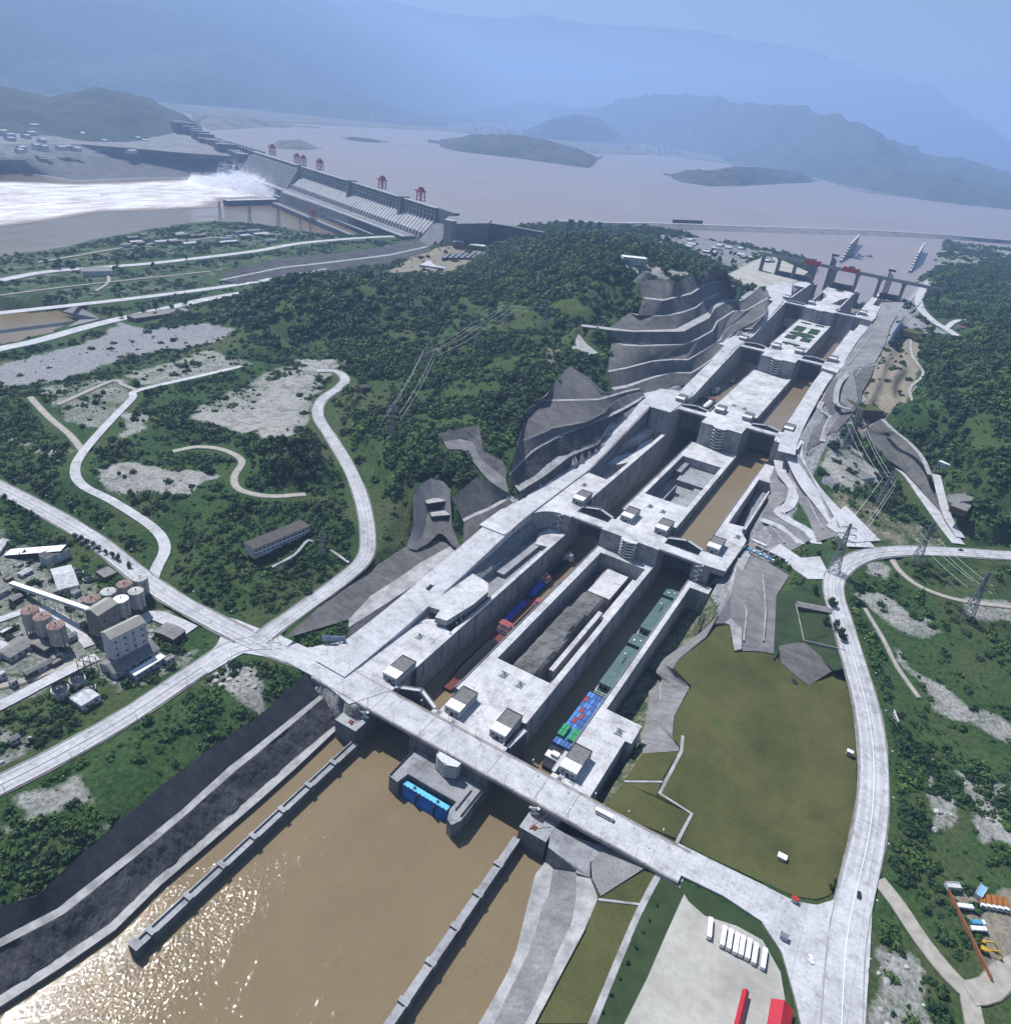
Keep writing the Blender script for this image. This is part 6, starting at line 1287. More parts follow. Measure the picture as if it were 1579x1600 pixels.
for x, y in [(8, 783), (16, 788), (24, 792), (32, 797), (42, 803), (52, 809), (60, 814), (120, 843), (127, 849), (138, 853), (147, 857), (156, 861), (166, 866), (176, 872), (186, 877), (204, 888)]: tree(x, y, 'small green tree in the row along the silo side of the main road', 'row of trees along the main road', .8)
for x, y, l in [(1270, 925, 'round dark tree at the top corner of the fenced plot by the east road'), (1300, 950, 'broad dark tree beside the east road, above the fenced plot'), (1312, 995, 'spreading tree leaning over the verge of the east road'), (1297, 945, 'bushy tree inside the fenced plot, nearest its top wall'), (1316, 1002, 'lowest tree beside the fenced plot, by its bottom wall'), (1288, 975, 'leafy tree in the middle of the fenced plot'), (1302, 985, 'tree inside the fenced plot close to the east road'), (1305, 1385, 'small bushy tree in the bottom corner of the big lawn'), (1296, 1390, 'low tree beside the bushy one in the bottom corner of the big lawn')]: tree(x, y, l, None, 1.1 if y < 1300 else .6)
for i, (x, y) in enumerate([(1020, 1417), (1011, 1438), (1003, 1459), (992, 1482), (980, 1506), (966, 1533), (952, 1560), (943, 1586), (1060, 1602), (1015, 1590)][:8]):
    pass
for i, (x, y) in enumerate([(1025, 1415), (1012, 1438), (1003, 1458), (992, 1482), (980, 1507), (967, 1531), (953, 1557), (941, 1585)]): tree(x, y, 'small dark round tree planted in the line beside the paved walk', 'line of small trees beside the paved walk', .42, k=2)
for x, y in [(225, 492), (245, 488), (270, 484), (290, 480), (190, 497)]: tree(x, y, 'dark tree standing behind the riverside road near the brown canal', 'trees behind the riverside road', 1.5)
for i in range(70):
    a = rt.random(); x = 860+a*290; y = 372+a*35+rt.uniform(-8, 8)
    tree(x, y, 'dark tree in the belt behind the hilltop lookout', 'tree belt behind the lookout', rt.uniform(1.0, 1.7))
for i in range(40): x = rt.uniform(405, 500); y = rt.uniform(690, 755); tree(x, y, 'dark tree in the round grove on the knoll inside the loop road', 'grove on the knoll', rt.uniform(.9, 1.4))
for i in range(24): tree(rt.uniform(70, 300), rt.uniform(398, 425), 'small tree scattered on the river terrace', 'scattered trees on the river terrace', rt.uniform(1, 1.8))
# ================================================================== MADE THINGS
def lamp():
    r = thing('street_lamp', 'x', 'street lamp'); b_ = MB(); b_.cyl(0, 0, 0, 9, .14, .09, 6); b_.build('pole', M['steel'], r); b_ = MB(); b_.bar((0, 0, 8.9), (1.9, 0, 9.4), .12); b_.build('arm', M['steel'], r); b_ = MB(); b_.box(1.5, 2.6, -.25, .25, 9.3, 9.55); b_.build('lamp_head', M['white'], r); return r
LP = lamp(); fl = [True]
def put_lamp(p, rz, lab, grp):
    o = LP if fl[0] else copy_tree(LP); fl[0] = False; o.location = p; o.rotation_euler = (0, 0, rz); o['label'] = lab; o['group'] = grp
for x in range(-110, 150, 22):
    put_lamp((x, -53.2, .3), math.pi/2, 'thin lamp post on the downstream edge of the road bridge', 'lamp posts on the downstream bridge edge'); put_lamp((x+8, -31.0, .3), -math.pi/2, 'thin lamp post on the lock-side edge of the road bridge', 'lamp posts on the lock-side bridge edge')
def along(L, step, off, lab, grp, i0=0, i1=None):
    d = 0; L = L[i0:i1]
    for a, b in zip(L, L[1:]):
        d += np.linalg.norm(b-a)
        if d > step:
            d = 0; t_ = (b-a)/np.linalg.norm(b-a); n = np.array((-t_[1], t_[0], 0)); p = b+n*off; put_lamp(tuple(p), math.atan2(-n[1]*off, -n[0]*off), lab, grp)
along(L_low, 34, -10.4, 'lamp post along the river side of the lower road', 'lamp posts along the lower road'); along(L_main, 40, 10.4, 'lamp post along the hill side of the main road', 'lamp posts along the main road'); along(L_east, 38, 11.2, 'lamp post along the east road', 'lamp posts along the east road')
# pylons
def pylon(h):
    r = thing('power_pylon', 'x', 'pylon'); b_ = MB(); wz = lambda z: (h*.085)*(1-z/h)**1.3+h*.012; lv = [0, .16, .3, .42, .53, .62, .7, .78, .86, .93, 1]; T_ = h*.0042+.09
    for a, b in zip(lv, lv[1:]):
        for s1, s2 in ((1, 1), (1, -1), (-1, -1), (-1, 1)):
            p = (s1*wz(a*h), s2*wz(a*h), a*h); q = (s1*wz(b*h), s2*wz(b*h), b*h); b_.bar(p, q, T_*1.5)
            s3, s4 = (s2, -s1); b_.bar(p, (s3*wz(b*h), s4*wz(b*h), b*h), T_); b_.bar((s3*wz(a*h), s4*wz(a*h), a*h), q, T_); b_.bar(q, (s3*wz(b*h), s4*wz(b*h), b*h), T_)
    b_.build('lattice', M['steel'], r)
    for z, wd in ((.66, .20), (.80, .16), (.93, .12)):
        b_ = MB()
        for s in (-1, 1):
            b_.bar((0, 0, z*h-.02*h), (s*wd*h, 0, z*h), T_*1.3); b_.bar((0, 0, z*h+.03*h), (s*wd*h, 0, z*h), T_*1.3)
            for q in (.35, .7): b_.bar((s*wd*h*q, 0, z*h-.02*h*(1-q)), (s*wd*h*q, 0, z*h+.03*h*(1-q)), T_)
            b_.bar((s*wd*h*.97, 0, z*h), (s*wd*h*.97, 0, z*h-.05*h), T_*1.6)
        b_.build('cross_arm', M['steel'], r)
    return r
PY = pylon(50.0); fp = True; ptop = []
for px, py, h, rz, lab in [(1321, 697, 50, .3, 'lattice pylon beside the fourth lock, on the rubble slope'), (1300, 893, 52, .3, 'lattice pylon standing by the bend of the east road'), (1428, 882, 46, .2, 'lattice pylon just below the straight upper part of the east road'), (1508, 966, 50, .2, 'large lattice pylon in the scrub at the right edge'), (1372, 790, 42, .2, 'lattice pylon on the pale ground below the tunnel portal'), (745, 545, 48, .6, 'lattice pylon on the bushy hill, middle of the three'), (790, 512, 45, .6, 'lattice pylon on the bushy hill, below the lookout'), (850, 516, 46, .6, 'lattice pylon at the forest edge beside the terraces'), (668, 588, 46, .6, 'lattice pylon on the dark slope above the amphitheatre cutting'), (612, 690, 44, .6, 'lattice pylon low on the green slope above the hill road'), (345, 348, 62, 0, 'hazy pylon on the river bank, leftmost of the row'), (391, 352, 62, 0, 'hazy pylon on the river bank, second of the row'), (436, 358, 62, 0, 'hazy pylon on the river bank, third of the row'), (470, 364, 42, 0, 'short hazy pylon on the bank below the small red gantry'), (485, 366, 48, 0, 'hazy pylon on the bank nearest the small red gantry'), (503, 868, 24, .5, 'small pylon beside the long white building')]:
    o = PY if fp else copy_tree(PY); fp = False; p = G(px, py); o.location = p; o.scale = (h/50,)*3; o.rotation_euler = (0, 0, rz); o['label'] = lab; ptop.append((p, h, rz))
def wires(i, j):
    (p, h, r1), (q, g, r2) = ptop[i], ptop[j]; t_ = thing('power_line', 'thin sagging power line strung between two lattice pylons on the hillside', 'power line', (0, 0, 0), 0, 'power lines'); b_ = MB()
    for s, f, wd in ((-1, .61, .19), (1, .61, .19), (-1, .75, .155), (1, .75, .155)):
        a = Vector((p[0]+s*wd*h*math.cos(r1), p[1]+s*wd*h*math.sin(r1), p[2]+f*h)); c = Vector((q[0]+s*wd*g*math.cos(r2), q[1]+s*wd*g*math.sin(r2), q[2]+f*g)); L_ = (c-a).length; pr = a
        for k in range(1, 11):
            u = k/10; w_ = a.lerp(c, u)-Vector((0, 0, L_*.03*4*u*(1-u))); b_.bar(pr, w_, .16); pr = w_
    b_.build('wire', M['white'], t_)
for i, j in ((5, 6), (6, 7), (5, 8), (8, 9), (0, 4), (4, 1), (2, 3), (10, 11), (11, 12)): wires(i, j)
# ------------------------------------------------------------------ buildings
M['win'] = mat('window_glass', (.03, .04, .05), .3, 1, .15, spec=.6)
M['tile'] = mat('grey_sheet_roof', (.22, .215, .205), .35, .3, .8); M['palew'] = mat('pale_render', (.60, .61, .62), .25, .3, .85, streak=.5); M['beige'] = mat('beige_sheet_roof', (.38, .36, .31), .25, .2, .8); M['brick'] = mat('brown_brick', (.16, .11, .085), .4, .5, .9)
def bldg(name, label, a, b, c, z0, h, wall, roof, rtype='flat', rise=2.0, win=(0, 0), over=.4, base=2.0, cat='building', group=None):
    """a,b,c: surveyed corners (px,py) at level z0: a-b long side, a-c short side"""
    A, B, Cc = [Vector(S(q[0], q[1], z0)) if len(q) == 2 else Vector(q) for q in (a, b, c)]; ex = (B-A); lx = ex.length; ex.normalize(); ey0 = (Cc-A); ly = abs(ex.cross(ey0).z); sgn = 1 if ex.cross(ey0).z > 0 else -1
    r = thing(name, label, cat, tuple(A), math.atan2(ex.y, ex.x), group)
    y0, y1 = (0, ly) if sgn > 0 else (-ly, 0); b_ = MB()
    if rtype == 'flat': b_.box(0, lx, y0, y1, -base, h); b_.box(0, lx, y0, y0+.3, h, h+.7); b_.box(0, lx, y1-.3, y1, h, h+.7)
    else: b_.loftsec([[(x, y0, -base), (x, y1, -base), (x, y1, h), (x, (y0+y1)/2, h+rise), (x, y0, h)] for x in (0, lx)])
    b_.build('wall', wall, r); b_ = MB()
    if rtype == 'flat': b_.box(.3, lx-.3, y0+.3, y1-.3, h+.02, h+.2)
    else:
        for s_, ya in ((0, y0), (1, y1)):
            ym = (y0+y1)/2; yo = ya+(ya-ym)*over/abs(ya-ym+1e-6) if True else ya; dz_ = rise*over/(abs(ya-ym)+1e-6)
            P_ = [(-over, yo, h-dz_+.12), (lx+over, yo, h-dz_+.12), (lx+over, ym, h+rise+.12), (-over, ym, h+rise+.12)]; b_.add(P_+[(p[0], p[1], p[2]+.25) for p in P_], [(0, 1, 2, 3), (7, 6, 5, 4), (0, 4, 5, 1), (1, 5, 6, 2), (2, 6, 7, 3), (3, 7, 4, 0)])
    b_.build('roof', roof, r)
    nx_, nz_ = win
    for k in range(nz_):
        for i in range(nx_):
            for sd in ((y0-.06, y0+.05), (y1-.05, y1+.06)):
                w_ = MB(); x = lx*(i+.5)/nx_; z = 1.0+(h-1)*(k+.0)/max(nz_, 1)+.5; w_.box(x-.9, x+.9, sd[0], sd[1], z, z+1.5); w_.build('window', M['win'], r)
    return r, lx, y0, y1
r, lx, y0, y1 = bldg('office_building', 'long two-storey white building with a dark flat roof, inside the loop road', (384, 862), (470, 826), (397, 871), 16, 8, M['palew'], mat('dark_felt_roof', (.10, .09, .085), .4, .3, .9), 'flat', win=(14, 2))
b_ = MB(); b_.box(-.6, lx+.6, y0-1.6, y1+.6, 8.7, 9.1); b_.build('eaves', D.materials['dark_felt_roof'], r); b_ = MB(); b_.box(0, lx, y0-1.5, y0, 3.9, 4.2); b_.box(0, lx, y0-1.5, y0-1.3, 4.2, 5.2); b_.build('balcony', M['white'], r)
ribbon('building_path', [(425, 887, 15), (460, 868, 15.4), (482, 845, 15.8), (500, 850, 13), (545, 880, 10)], 2.5, M['berm'], margin=1)
bldg('mixing_tower', 'tall white rendered batching tower with a gable roof and scattered square windows', (181, 1040), (234, 1012), (168, 1028), 4, 23, M['palew'], M['beige'], 'gable', 3, (4, 4))
bldg('plant_hall', 'low grey-roofed hall wrapped round the foot of the white batching tower', (180, 1062), (251, 1022), (156, 1046), 0, 5, M['palew'], M['tile'], 'gable', 3.5, (6, 1))
bldg('plant_annex', 'small white flat-roofed annex in front of the grey hall', (213, 1063), (262, 1032), (206, 1055), 0, 3.5, M['palew'], M['white'], 'flat', win=(5, 1))
bldg('conveyor_house', 'beige gabled sheet house at the top of the conveyor, behind the batching tower', (160, 995), (190, 975), (150, 980), 4, 19, M['tile'], M['beige'], 'gable', 3, (2, 2))
bldg('storage_shed', 'long white gable shed beside the sloping conveyor', (93, 930), (125, 922), (60, 903), 0, 5, M['palew'], M['palew'], 'gable', 3, (3, 1))
bldg('site_hut', 'speckled flat grey hut beside the row of cooling tanks', (165, 910), (186, 901), (150, 899), 0, 4, M['brick'], M['tile'], 'flat')
bldg('site_hut', 'grey hut with a weathered roof on the green corner by the road junction', (272, 1007), (291, 993), (248, 990), 0, 4.5, M['brick'], M['tile'], 'gable', 1.2, (3, 1))
bldg('crusher_house', 'white house at the high end of the crushed stone gallery', (76, 886), (112, 870), (75, 874), 2, 8, M['palew'], M['dark'], 'flat')
bldg('site_hut', 'small blue-grey hut at the left edge above the stone gallery', (2, 868), (16, 850), (-8, 862), 2, 4, M['palew'], M['palew'], 'gable', 1.2)
bldg('workshop', 'row of pale patched workshop roofs, longest one at the left edge', (18, 1035), (56, 1012), (0, 1020), 0, 4, M['palew'], M['tile'], 'gable', 1.5, (4, 1)); bldg('workshop', 'white-roofed workshop half cut by the left edge', (-15, 1040), (22, 1018), (-25, 1022), 0, 4, M['palew'], M['palew'], 'gable', 1.5)
bldg('workshop', 'small dark-roofed shed between the workshops and the three rusty silos', (72, 1023), (84, 1015), (53, 1005), 0, 4, M['brick'], M['tile'], 'gable', 1.6)
bldg('pump_house', 'pale flat-roofed pump house beside the two cooling towers', (130, 1112), (159, 1094), (116, 1095), 0, 4.5, M['palew'], M['palew'], 'flat', win=(2, 1))
bldg('blue_tank_truck', 'blue box body parked by the workshops', (24, 1045), (40, 1037), (22, 1040), 0, 3, mat('blue_body', (.05, .22, .5), .2, .5, .5), M['white'], 'flat', cat='container') if False else None
for i, (a, b, c, z) in enumerate((((667, 795), (700, 790), (673, 783), 20), ((674, 815), (708, 812), (676, 804), 13))): bldg('portal_block', '%s pale-topped concrete portal block in the amphitheatre cutting, dark opening in front' % ['upper', 'lower'][i], a, b, c, z, 5, M['dark'], M['berm'], 'flat', cat='portal')
rp_ = random.Random(8)
for x, y in ((-8, 905), (14, 912), (36, 905), (-5, 938), (22, 945), (6, 995), (28, 1000), (62, 1052), (84, 1044), (-6, 1068), (20, 1075), (44, 1062), (110, 1003), (132, 985), (262, 1040), (30, 890), (52, 930), (118, 935), (-10, 1150), (20, 1165)):
    a_ = rp_.uniform(8, 22); bldg('plant_shed', 'low patched shed among the yards of the batching plant', (x, y), (x+a_, y-a_*.55), (x-4, y-5), 0, rp_.uniform(2.6, 4.5), M['palew'] if rp_.random() < .6 else M['brick'], rp_.choice((M['tile'], M['palew'], M['roofg'])), rp_.choice(('gable', 'flat')), 1.2, (2, 1), group='sheds of the batching plant')
# conveyors
def gallery(label, a, za, b, zb, wd, h, mt):
    A, B = Vector(S(a[0], a[1], za)), Vector(S(b[0], b[1], zb)); r = thing('conveyor_gallery', label, 'conveyor'); b_ = MB(); b_.bar(A, B, wd, h); b_.build('gallery', mt, r); b_ = MB(); d = B-A
    for k in range(1, 6):
        p = A+d*k/6; g = hgt(p.x, p.y); u = d.cross(Vector((0, 0, 1))).normalized()*wd*.45
        b_.bar((p.x+u.x, p.y+u.y, g-1), p+u, .35); b_.bar((p.x-u.x, p.y-u.y, g-1), p-u, .35); b_.bar((p.x+u.x, p.y+u.y, g), p-u, .2)
    b_.build('trestle', M['steel'], r); b_ = MB(); b_.bar(A+Vector((0, 0, h*.6)), B+Vector((0, 0, h*.6)), wd*1.1, .3); b_.build('roof', M['white'], r)
gallery('long white covered conveyor rising from the left to the batching plant', (18, 912), 4, (158, 960), 20, 3.4, 2.6, M['palew']); gallery('wide white-roofed stone gallery at upper left of the silos', (12, 865), 3, (100, 858), 11, 9, 2, M['dark'])
# silos
M['silo'] = mat('rust_stained_paint', (.56, .56, .55), .35, .25, .7, c2=(.40, .36, .32), streak=.5); M['rust'] = mat('rusty_roof', (.17, .07, .05), .5, .6, .85, c2=(.36, .31, .28))
def silo(roofm, lab, px, py, rr=5.6, hb=14, leg=5.5, grp=None):
    x, y, z = S(px, py, 0); r = thing('silo', lab, 'silo', (x, y, z), 0, grp); b_ = MB(); b_.cyl(0, 0, leg, leg+hb, rr, n=24)
    for q in range(1, 6): b_.cyl(0, 0, leg+hb*q/6, leg+hb*q/6+.18, rr+.09, n=24, cap=False)
    for q in range(12): a = q*math.pi/6; b_.box(rr*math.cos(a)-.1, rr*math.cos(a)+.1, rr*math.sin(a)-.1, rr*math.sin(a)+.1, leg, leg+hb)
    b_.build('tank', M['silo'], r, False); b_ = MB(); b_.cyl(0, 0, leg+hb, leg+hb+1.2, rr+.15, 1.2, n=24); b_.cyl(0, 0, leg+hb+1.1, leg+hb+2.6, .5, n=8); b_.build('roof', roofm, r)
    b_ = MB(); b_.cyl(0, 0, 1.5, leg, 1.0, rr-.3, n=16)
    b_.build('hopper', M['steel'], r)
    for q in range(6): b_ = MB(); a = q*math.pi/3; b_.bar((rr*.92*math.cos(a), rr*.92*math.sin(a), -1), (rr*.92*math.cos(a), rr*.92*math.sin(a), leg), .55); b_.build('leg', M['steel'], r)
    b_ = MB(); b_.bar((rr+.5, 0, 0), (rr+.5, 0, leg+hb+1), .2); b_.bar((rr+.5, .7, 0), (rr+.5, .7, leg+hb+1), .2)
    for q in range(20): b_.bar((rr+.5, 0, 1+q), (rr+.5, .7, 1+q), .1)
    b_.build('ladder', M['steel'], r)
for px, py, l in ((56, 988, 'farthest of the three rusty-topped silos left of the batching plant'), (75, 998, 'middle one of the three rusty-topped silos left of the batching plant'), (96, 1012, 'nearest of the three rusty-topped silos left of the batching plant')): silo(M['rust'], l, px, py, 5.6, 15)
for px, py, rm, l in ((224, 934, 'silo', 'silo nearest the main road with a rust-streaked pale top'), (218, 955, 'silo', 'pale-topped silo in front of the one nearest the main road'), (200, 944, 'rust', 'silo with a rusty red top among the pale ones'), (195, 968, 'white', 'tall silo with a bright white conical top'), (176, 956, 'silo', 'stained silo behind the two white-topped ones'), (170, 980, 'white', 'white-topped silo closest to the conveyor house'), (150, 968, 'rust', 'brownish silo at the left end of the silo cluster')): silo(M[rm], l, px, py, 5.4, 14)
# cooling towers and tanks
def cooler(px, py, rr, h, lab):
    x, y, z = S(px, py, 0); r = thing('cooling_tower', lab, 'cooling tower', (x, y, z)); b_ = MB(); b_.cyl(0, 0, -.5, h*.45, rr*.8, rr, n=20); b_.cyl(0, 0, h*.45, h*.7, rr*1.05, rr*1.05, n=20); b_.build('basin', M['silo'], r); b_ = MB()
    b_.cyl(0, 0, h*.7, h, rr*.9, rr*.8, n=20, cap=False); b_.cyl(0, 0, h*.7, h, rr*.8, rr*.7, n=20, cap=False); b_.build('fan_stack', M['steel'], r); b_ = MB()
    for q in range(6): a = q*math.pi/3; b_.bar((0, 0, h*.85), (rr*.7*math.cos(a), rr*.7*math.sin(a), h*.85), .5, .12)
    b_.cyl(0, 0, h*.6, h*.9, .5, n=8); b_.build('fan', M['dark'], r)
cooler(97, 1088, 5.2, 10, 'left one of the two open cooling towers by the lower road'); cooler(124, 1073, 4.8, 10, 'right one of the two open cooling towers by the lower road'); cooler(142, 1080, 3.6, 5, 'small round fan cooler on the pump house yard')
cooler(112, 893, 2.8, 4, 'smallest of the three round tanks beside the white shed'); cooler(124, 900, 3.6, 5, 'middle of the three round tanks beside the white shed'); cooler(139, 909, 3.8, 5.5, 'largest of the three round tanks, nearest the speckled hut')
tr_ = thing('lattice_frame', 'rusty steel lattice frame between the batching tower and the cooling towers', 'steel frame', S(138, 1045, 0), .4); b_ = MB()
for x in (-5, 0, 5):
    for y in (-3, 3): b_.bar((x, y, -1), (x, y, 9), .35)
    b_.bar((x, -3, 4), (x, 3, 9), .22); b_.bar((x, 3, 4), (x, -3, 9), .22)
for y in (-3, 3):
    for z in (4, 9): b_.bar((-5, y, z), (5, y, z), .3)
    b_.bar((-5, y, 0), (0, y, 4), .22); b_.bar((5, y, 0), (0, y, 4), .22)
b_.build('posts', mat('rusty_frame', (.2, .12, .09), .3, .4, .8), tr_)
# red roofs by the car park
M['redroof'] = mat('red_sheet_roof', (.45, .02, .035), .12, .2, .45)
r, lx, y0, y1 = bldg('canteen', 'wider building with a bright red hipped roof at the bottom of the car park', (1196, 1612), (1203, 1570), (1228, 1616), -1.5, 4, M['palew'], M['redroof'], 'gable', 3, (4, 1), .8); bldg('shelter', 'long narrow shelter with a bright red roof in the car park', (1144, 1610), (1158, 1553), (1153, 1611), -1.5, 3.4, M['palew'], M['redroof'], 'gable', 1.6, (5, 1), .5)
bldg('lookout_hall', 'long white flat-roofed visitor hall on the hilltop lookout', S(972, 410, 158), S(1010, 414, 158), S(974, 407, 158), 158, 9, M['palew'], M['white'], 'flat', win=(8, 1), cat='visitor hall')
b_ = MB(); p = S(1008, 437, 148); b_.cyl(p[0], p[1], 143, 160, 20, 6, n=20); tag(b_.build('stone_cone', M['slope']), 'dark cone-shaped mound on the edge of the hilltop terrace', 'mound')
for l, a, b, c, z, h, wl, rf in (('low dark-roofed hut above the winding service road on the right', (1478, 778), (1506, 776), (1484, 790), 48, 4, 'palew', 'tile'), ('dark-roofed hut right of the service road, nearest the forest', (1490, 786), (1515, 795), (1482, 796), 47, 4, 'brick', 'tile'), ('white crenellated rest house at the upper end of the service road', (1462, 727), (1486, 736), (1465, 721), 52, 5, 'palew', 'white'), ('grey slab-roofed pump station beside the upper road', (1300, 762), (1365, 752), (1296, 750), 36, 5, 'palew', 'tile'), ('long dark shed at the foot of the ochre slope', (1345, 648), (1378, 650), (1350, 632), 66, 6, 'brick', 'lawn'), ('square grey hut with a mossy roof near the slogan board', (1430, 528), (1446, 527), (1438, 518), 97, 6, 'brick', 'lawn'), ('small red-roofed house on the forest edge at upper right', (1490, 512), (1512, 518), (1492, 508), 99, 5, 'palew', 'redroof'), ('small blue-roofed house at upper right', (1522, 506), (1545, 512), (1525, 502), 100, 5, 'palew', 'steel'), ('grey site building on the terrace above the canal', (130, 432), (178, 431), (132, 425), -3, 9, 'palew', 'tile'), ('long low shed left of the forested hill', (212, 503), (300, 490), (208, 496), 4, 5, 'brick', 'tile'), ('tiny dark hut on the green slope above the hill road', (565, 612), (580, 610), (568, 605), 42, 4, 'brick', 'dark')): bldg('site_building', l, a, b, c, z, h, M[wl], M[rf], 'flat', win=(4, 1))
rf_ = random.Random(21)
for i in range(34):
    x = rf_.uniform(-20, 290); y = rf_.choice((200, 212, 222, 236))+rf_.uniform(-4, 4); z_ = {200: 85, 212: 74, 222: 62, 236: 46}.get(0, 70)
    z_ = 90-(y-195)*.95; bldg('bank_building', 'small hazy pale building on the stepped far bank left of the dam', (x, y), (x+rf_.uniform(4, 12), y), (x+1, y-1.5), z_, rf_.uniform(5, 14), M['palew'], M['palew'], 'gable', 2, base=8, group='far bank buildings')
rz_ = random.Random(5); lw = M['tile']
for i in range(26):
    x = rz_.uniform(1070, 1200); y = 377+(x-1060)*.15+rz_.uniform(-3, 14); p = G(x, y); bldg('yard_shed', 'low shed in the crowded works yard above the lock approach', (x, y), (x+rz_.uniform(6, 12), y+1.5), (x+1, y-2.2), p[2], 5, M['palew'] if i % 3 else M['brick'], M['tile'] if i % 2 else M['palew'], 'gable', 2, group='works yard sheds')
for i in range(26):
    x = rz_.uniform(180, 420); y = 375+(x-420)*-.03+rz_.uniform(-12, 6); p = G(x, y); bldg('yard_shed', 'hazy low shed on the river terrace left of the dam', (x, y), (x+rz_.uniform(8, 22), y-1.5), (x+1, y-2.5), p[2], 6, M['palew'] if i % 2 else M['brick'], M['tile'] if i % 3 else M['palew'], 'gable', 2, group='sheds on the river terrace')
for i in range(6): x = 690+i*9; p = G(x+8, 402); bldg('pipe_stack', 'dark rack of stacked pipes in the sandy works site by the gravity block', (x, 405), (x+14, 395), (x+4, 407), p[2], 4, M['dark'], M['steel'], 'flat', cat='pipe rack', group='pipe racks in the works site')
for l, a, b, c, h in (('brown works building in front of the gravity block', (708, 387), (724, 388), (709, 384), 14), ('unfinished pale concrete floor with columns in the works site', (655, 418), (695, 424), (668, 410), 6), ('brown works building right of the other by the gravity block', (732, 389), (756, 392), (733, 386), 10)): p = G(*a); bldg('works_building', l, a, b, c, p[2], h, M['brick'] if 'brown' in l else M['palew'], M['palew'], 'flat', win=(5, 1))
for i in range(4): p = S(890+i*15, 362+i*1.4, 62); b_ = MB(); b_.box(p[0]-5, p[0]+5, p[1]-5, p[1]+5, 40, 97); b_.box(p[0]-7, p[0]+7, p[1]-6, p[1]+6, 93, 97); tag(b_.build('bridge_pier', M['dam']), 'lone tall concrete pier on the sandy ground behind the hill', 'pier', 'row of lone piers behind the hill')
# fenced plot by the east road
pl = thing('plot_wall', 'low pale wall round the overgrown plot beside the east road', 'wall'); b_ = MB()
for a, b in (((1242, 945), (1254, 1003)), ((1254, 1003), (1318, 1018)), ((1245, 946), (1300, 955))): A, B = G(*a), G(*b); b_.bar((A[0], A[1], A[2]+1), (B[0], B[1], B[2]+1), .5, 2.4)
b_.build('wall', M['berm'], pl); bldg('plot_shed', 'long dark-roofed shed along the top of the fenced plot', (1245, 952), (1296, 962), (1247, 945), 13, 3, M['brick'], M['tile'], 'gable', 1)
wl_ = thing('lawn_wall', 'low dark retaining wall and kerb between the big lawn and the east road', 'wall'); b_ = MB(); Lw = [G(a, b) for a, b in ((1320, 1030), (1333, 1080), (1340, 1130), (1341, 1243), (1330, 1318), (1313, 1390))]
for a, b in zip(Lw, Lw[1:]): b_.bar((a[0], a[1], a[2]+.3), (b[0], b[1], b[2]+.3), .6, 2.2)
b_.build('wall', M['dark'], wl_)
bw = thing('yard_wall', 'rust-brown brick wall of the vehicle yard at lower right', 'wall'); b_ = MB(); A, B = S(1473, 1380, -1), S(1547, 1533, -1.5); b_.bar((A[0], A[1], 0), (B[0], B[1], -.5), .6, 3); b_.build('wall', mat('rust_wall', (.30, .12, .06), .3, .3, .9), bw)
for i in range(5): p = S(1478+i*7, 1392+i*1, -1); 
bldg('yard_shed', 'white-roofed shed in the corner of the vehicle yard', (1478, 1392), (1500, 1394), (1477, 1383), -1, 3, M['palew'], M['palew'], 'flat'); bldg('yard_shed', 'sky-blue roofed shed in the vehicle yard', (1519, 1400), (1528, 1385), (1532, 1405), -1, 3, M['palew'], mat('sky_blue_roof', (.25, .45, .65), .2, .3, .6), 'flat')
# ------------------------------------------------------------------ billboards
def board(label, a, b, h, leg, mt, tilt=.0, words=()):
    A, B = Vector(a), Vector(b); r = thing('billboard', label, 'billboard', tuple(A), math.atan2((B-A).y, (B-A).x)); L_ = (B-A).length; b_ = MB(); b_.box(0, L_, -.2, .2, leg, leg+h); b_.build('panel', mt, r); b_ = MB()
    for x in np.linspace(.5, L_-.5, 5): b_.bar((x, .5, -1), (x, .5, leg+h*.9), .4); b_.bar((x, 3.5, -1), (x, .5, leg+h*.7), .3)
    b_.build('frame', M['steel'], r); return r, L_
m, t, b = newmat('slogan_panel', .6, .3); p = pos(t, (1, 1, 1)); sx = t.nodes.new('ShaderNodeSeparateXYZ'); t.links.new(p, sx.inputs[0])
col = ramp(t, mth(t, 'DIVIDE', mth(t, 'SUBTRACT', sx.outputs[2], 90.0), 30.0), [(.1, (.55, .35, .4)), (.4, (.55, .6, .75)), (.8, (.20, .38, .68))]); t.links.new(col, b.inputs['Base Color'])
a = S(1386, 543, 90); c_ = S(1407, 508, 96); r, L_ = board('large tilted blue and white slogan billboard with red lettering on the slope right of the top locks', a, c_, 22, 4, m)
b_ = MB(); rn = random.Random(2)
for i in range(9):
    x = L_*(i+.7)/10
    for q in range(4): b_.box(x-1.5+rn.uniform(0, 1.4), x+rn.uniform(.1, 1.6), -.36, -.22, 11+q*1.4, 11.6+q*1.4)
    b_.box(x-.2, x+.2, -.38, -.22, 10.6, 16.2)
b_.build('lettering', M['red'], r)
board('long low blue and red notice board beside the ramp road at the bridge', S(503, 1003, 1), S(540, 1004, 1), 5, 1, mat('notice_panel', (.30, .36, .5), .3, .2, .6)); board('blank pale board standing in the scrub right of the east road', S(1398, 1138, 1), S(1392, 1118, 2), 5, 2, M['white']); board('small white signboard by the road above the lock forebay', S(1404, 532-8, 97), S(1398, 500, 97), 6, 2, M['palew']) if False else None
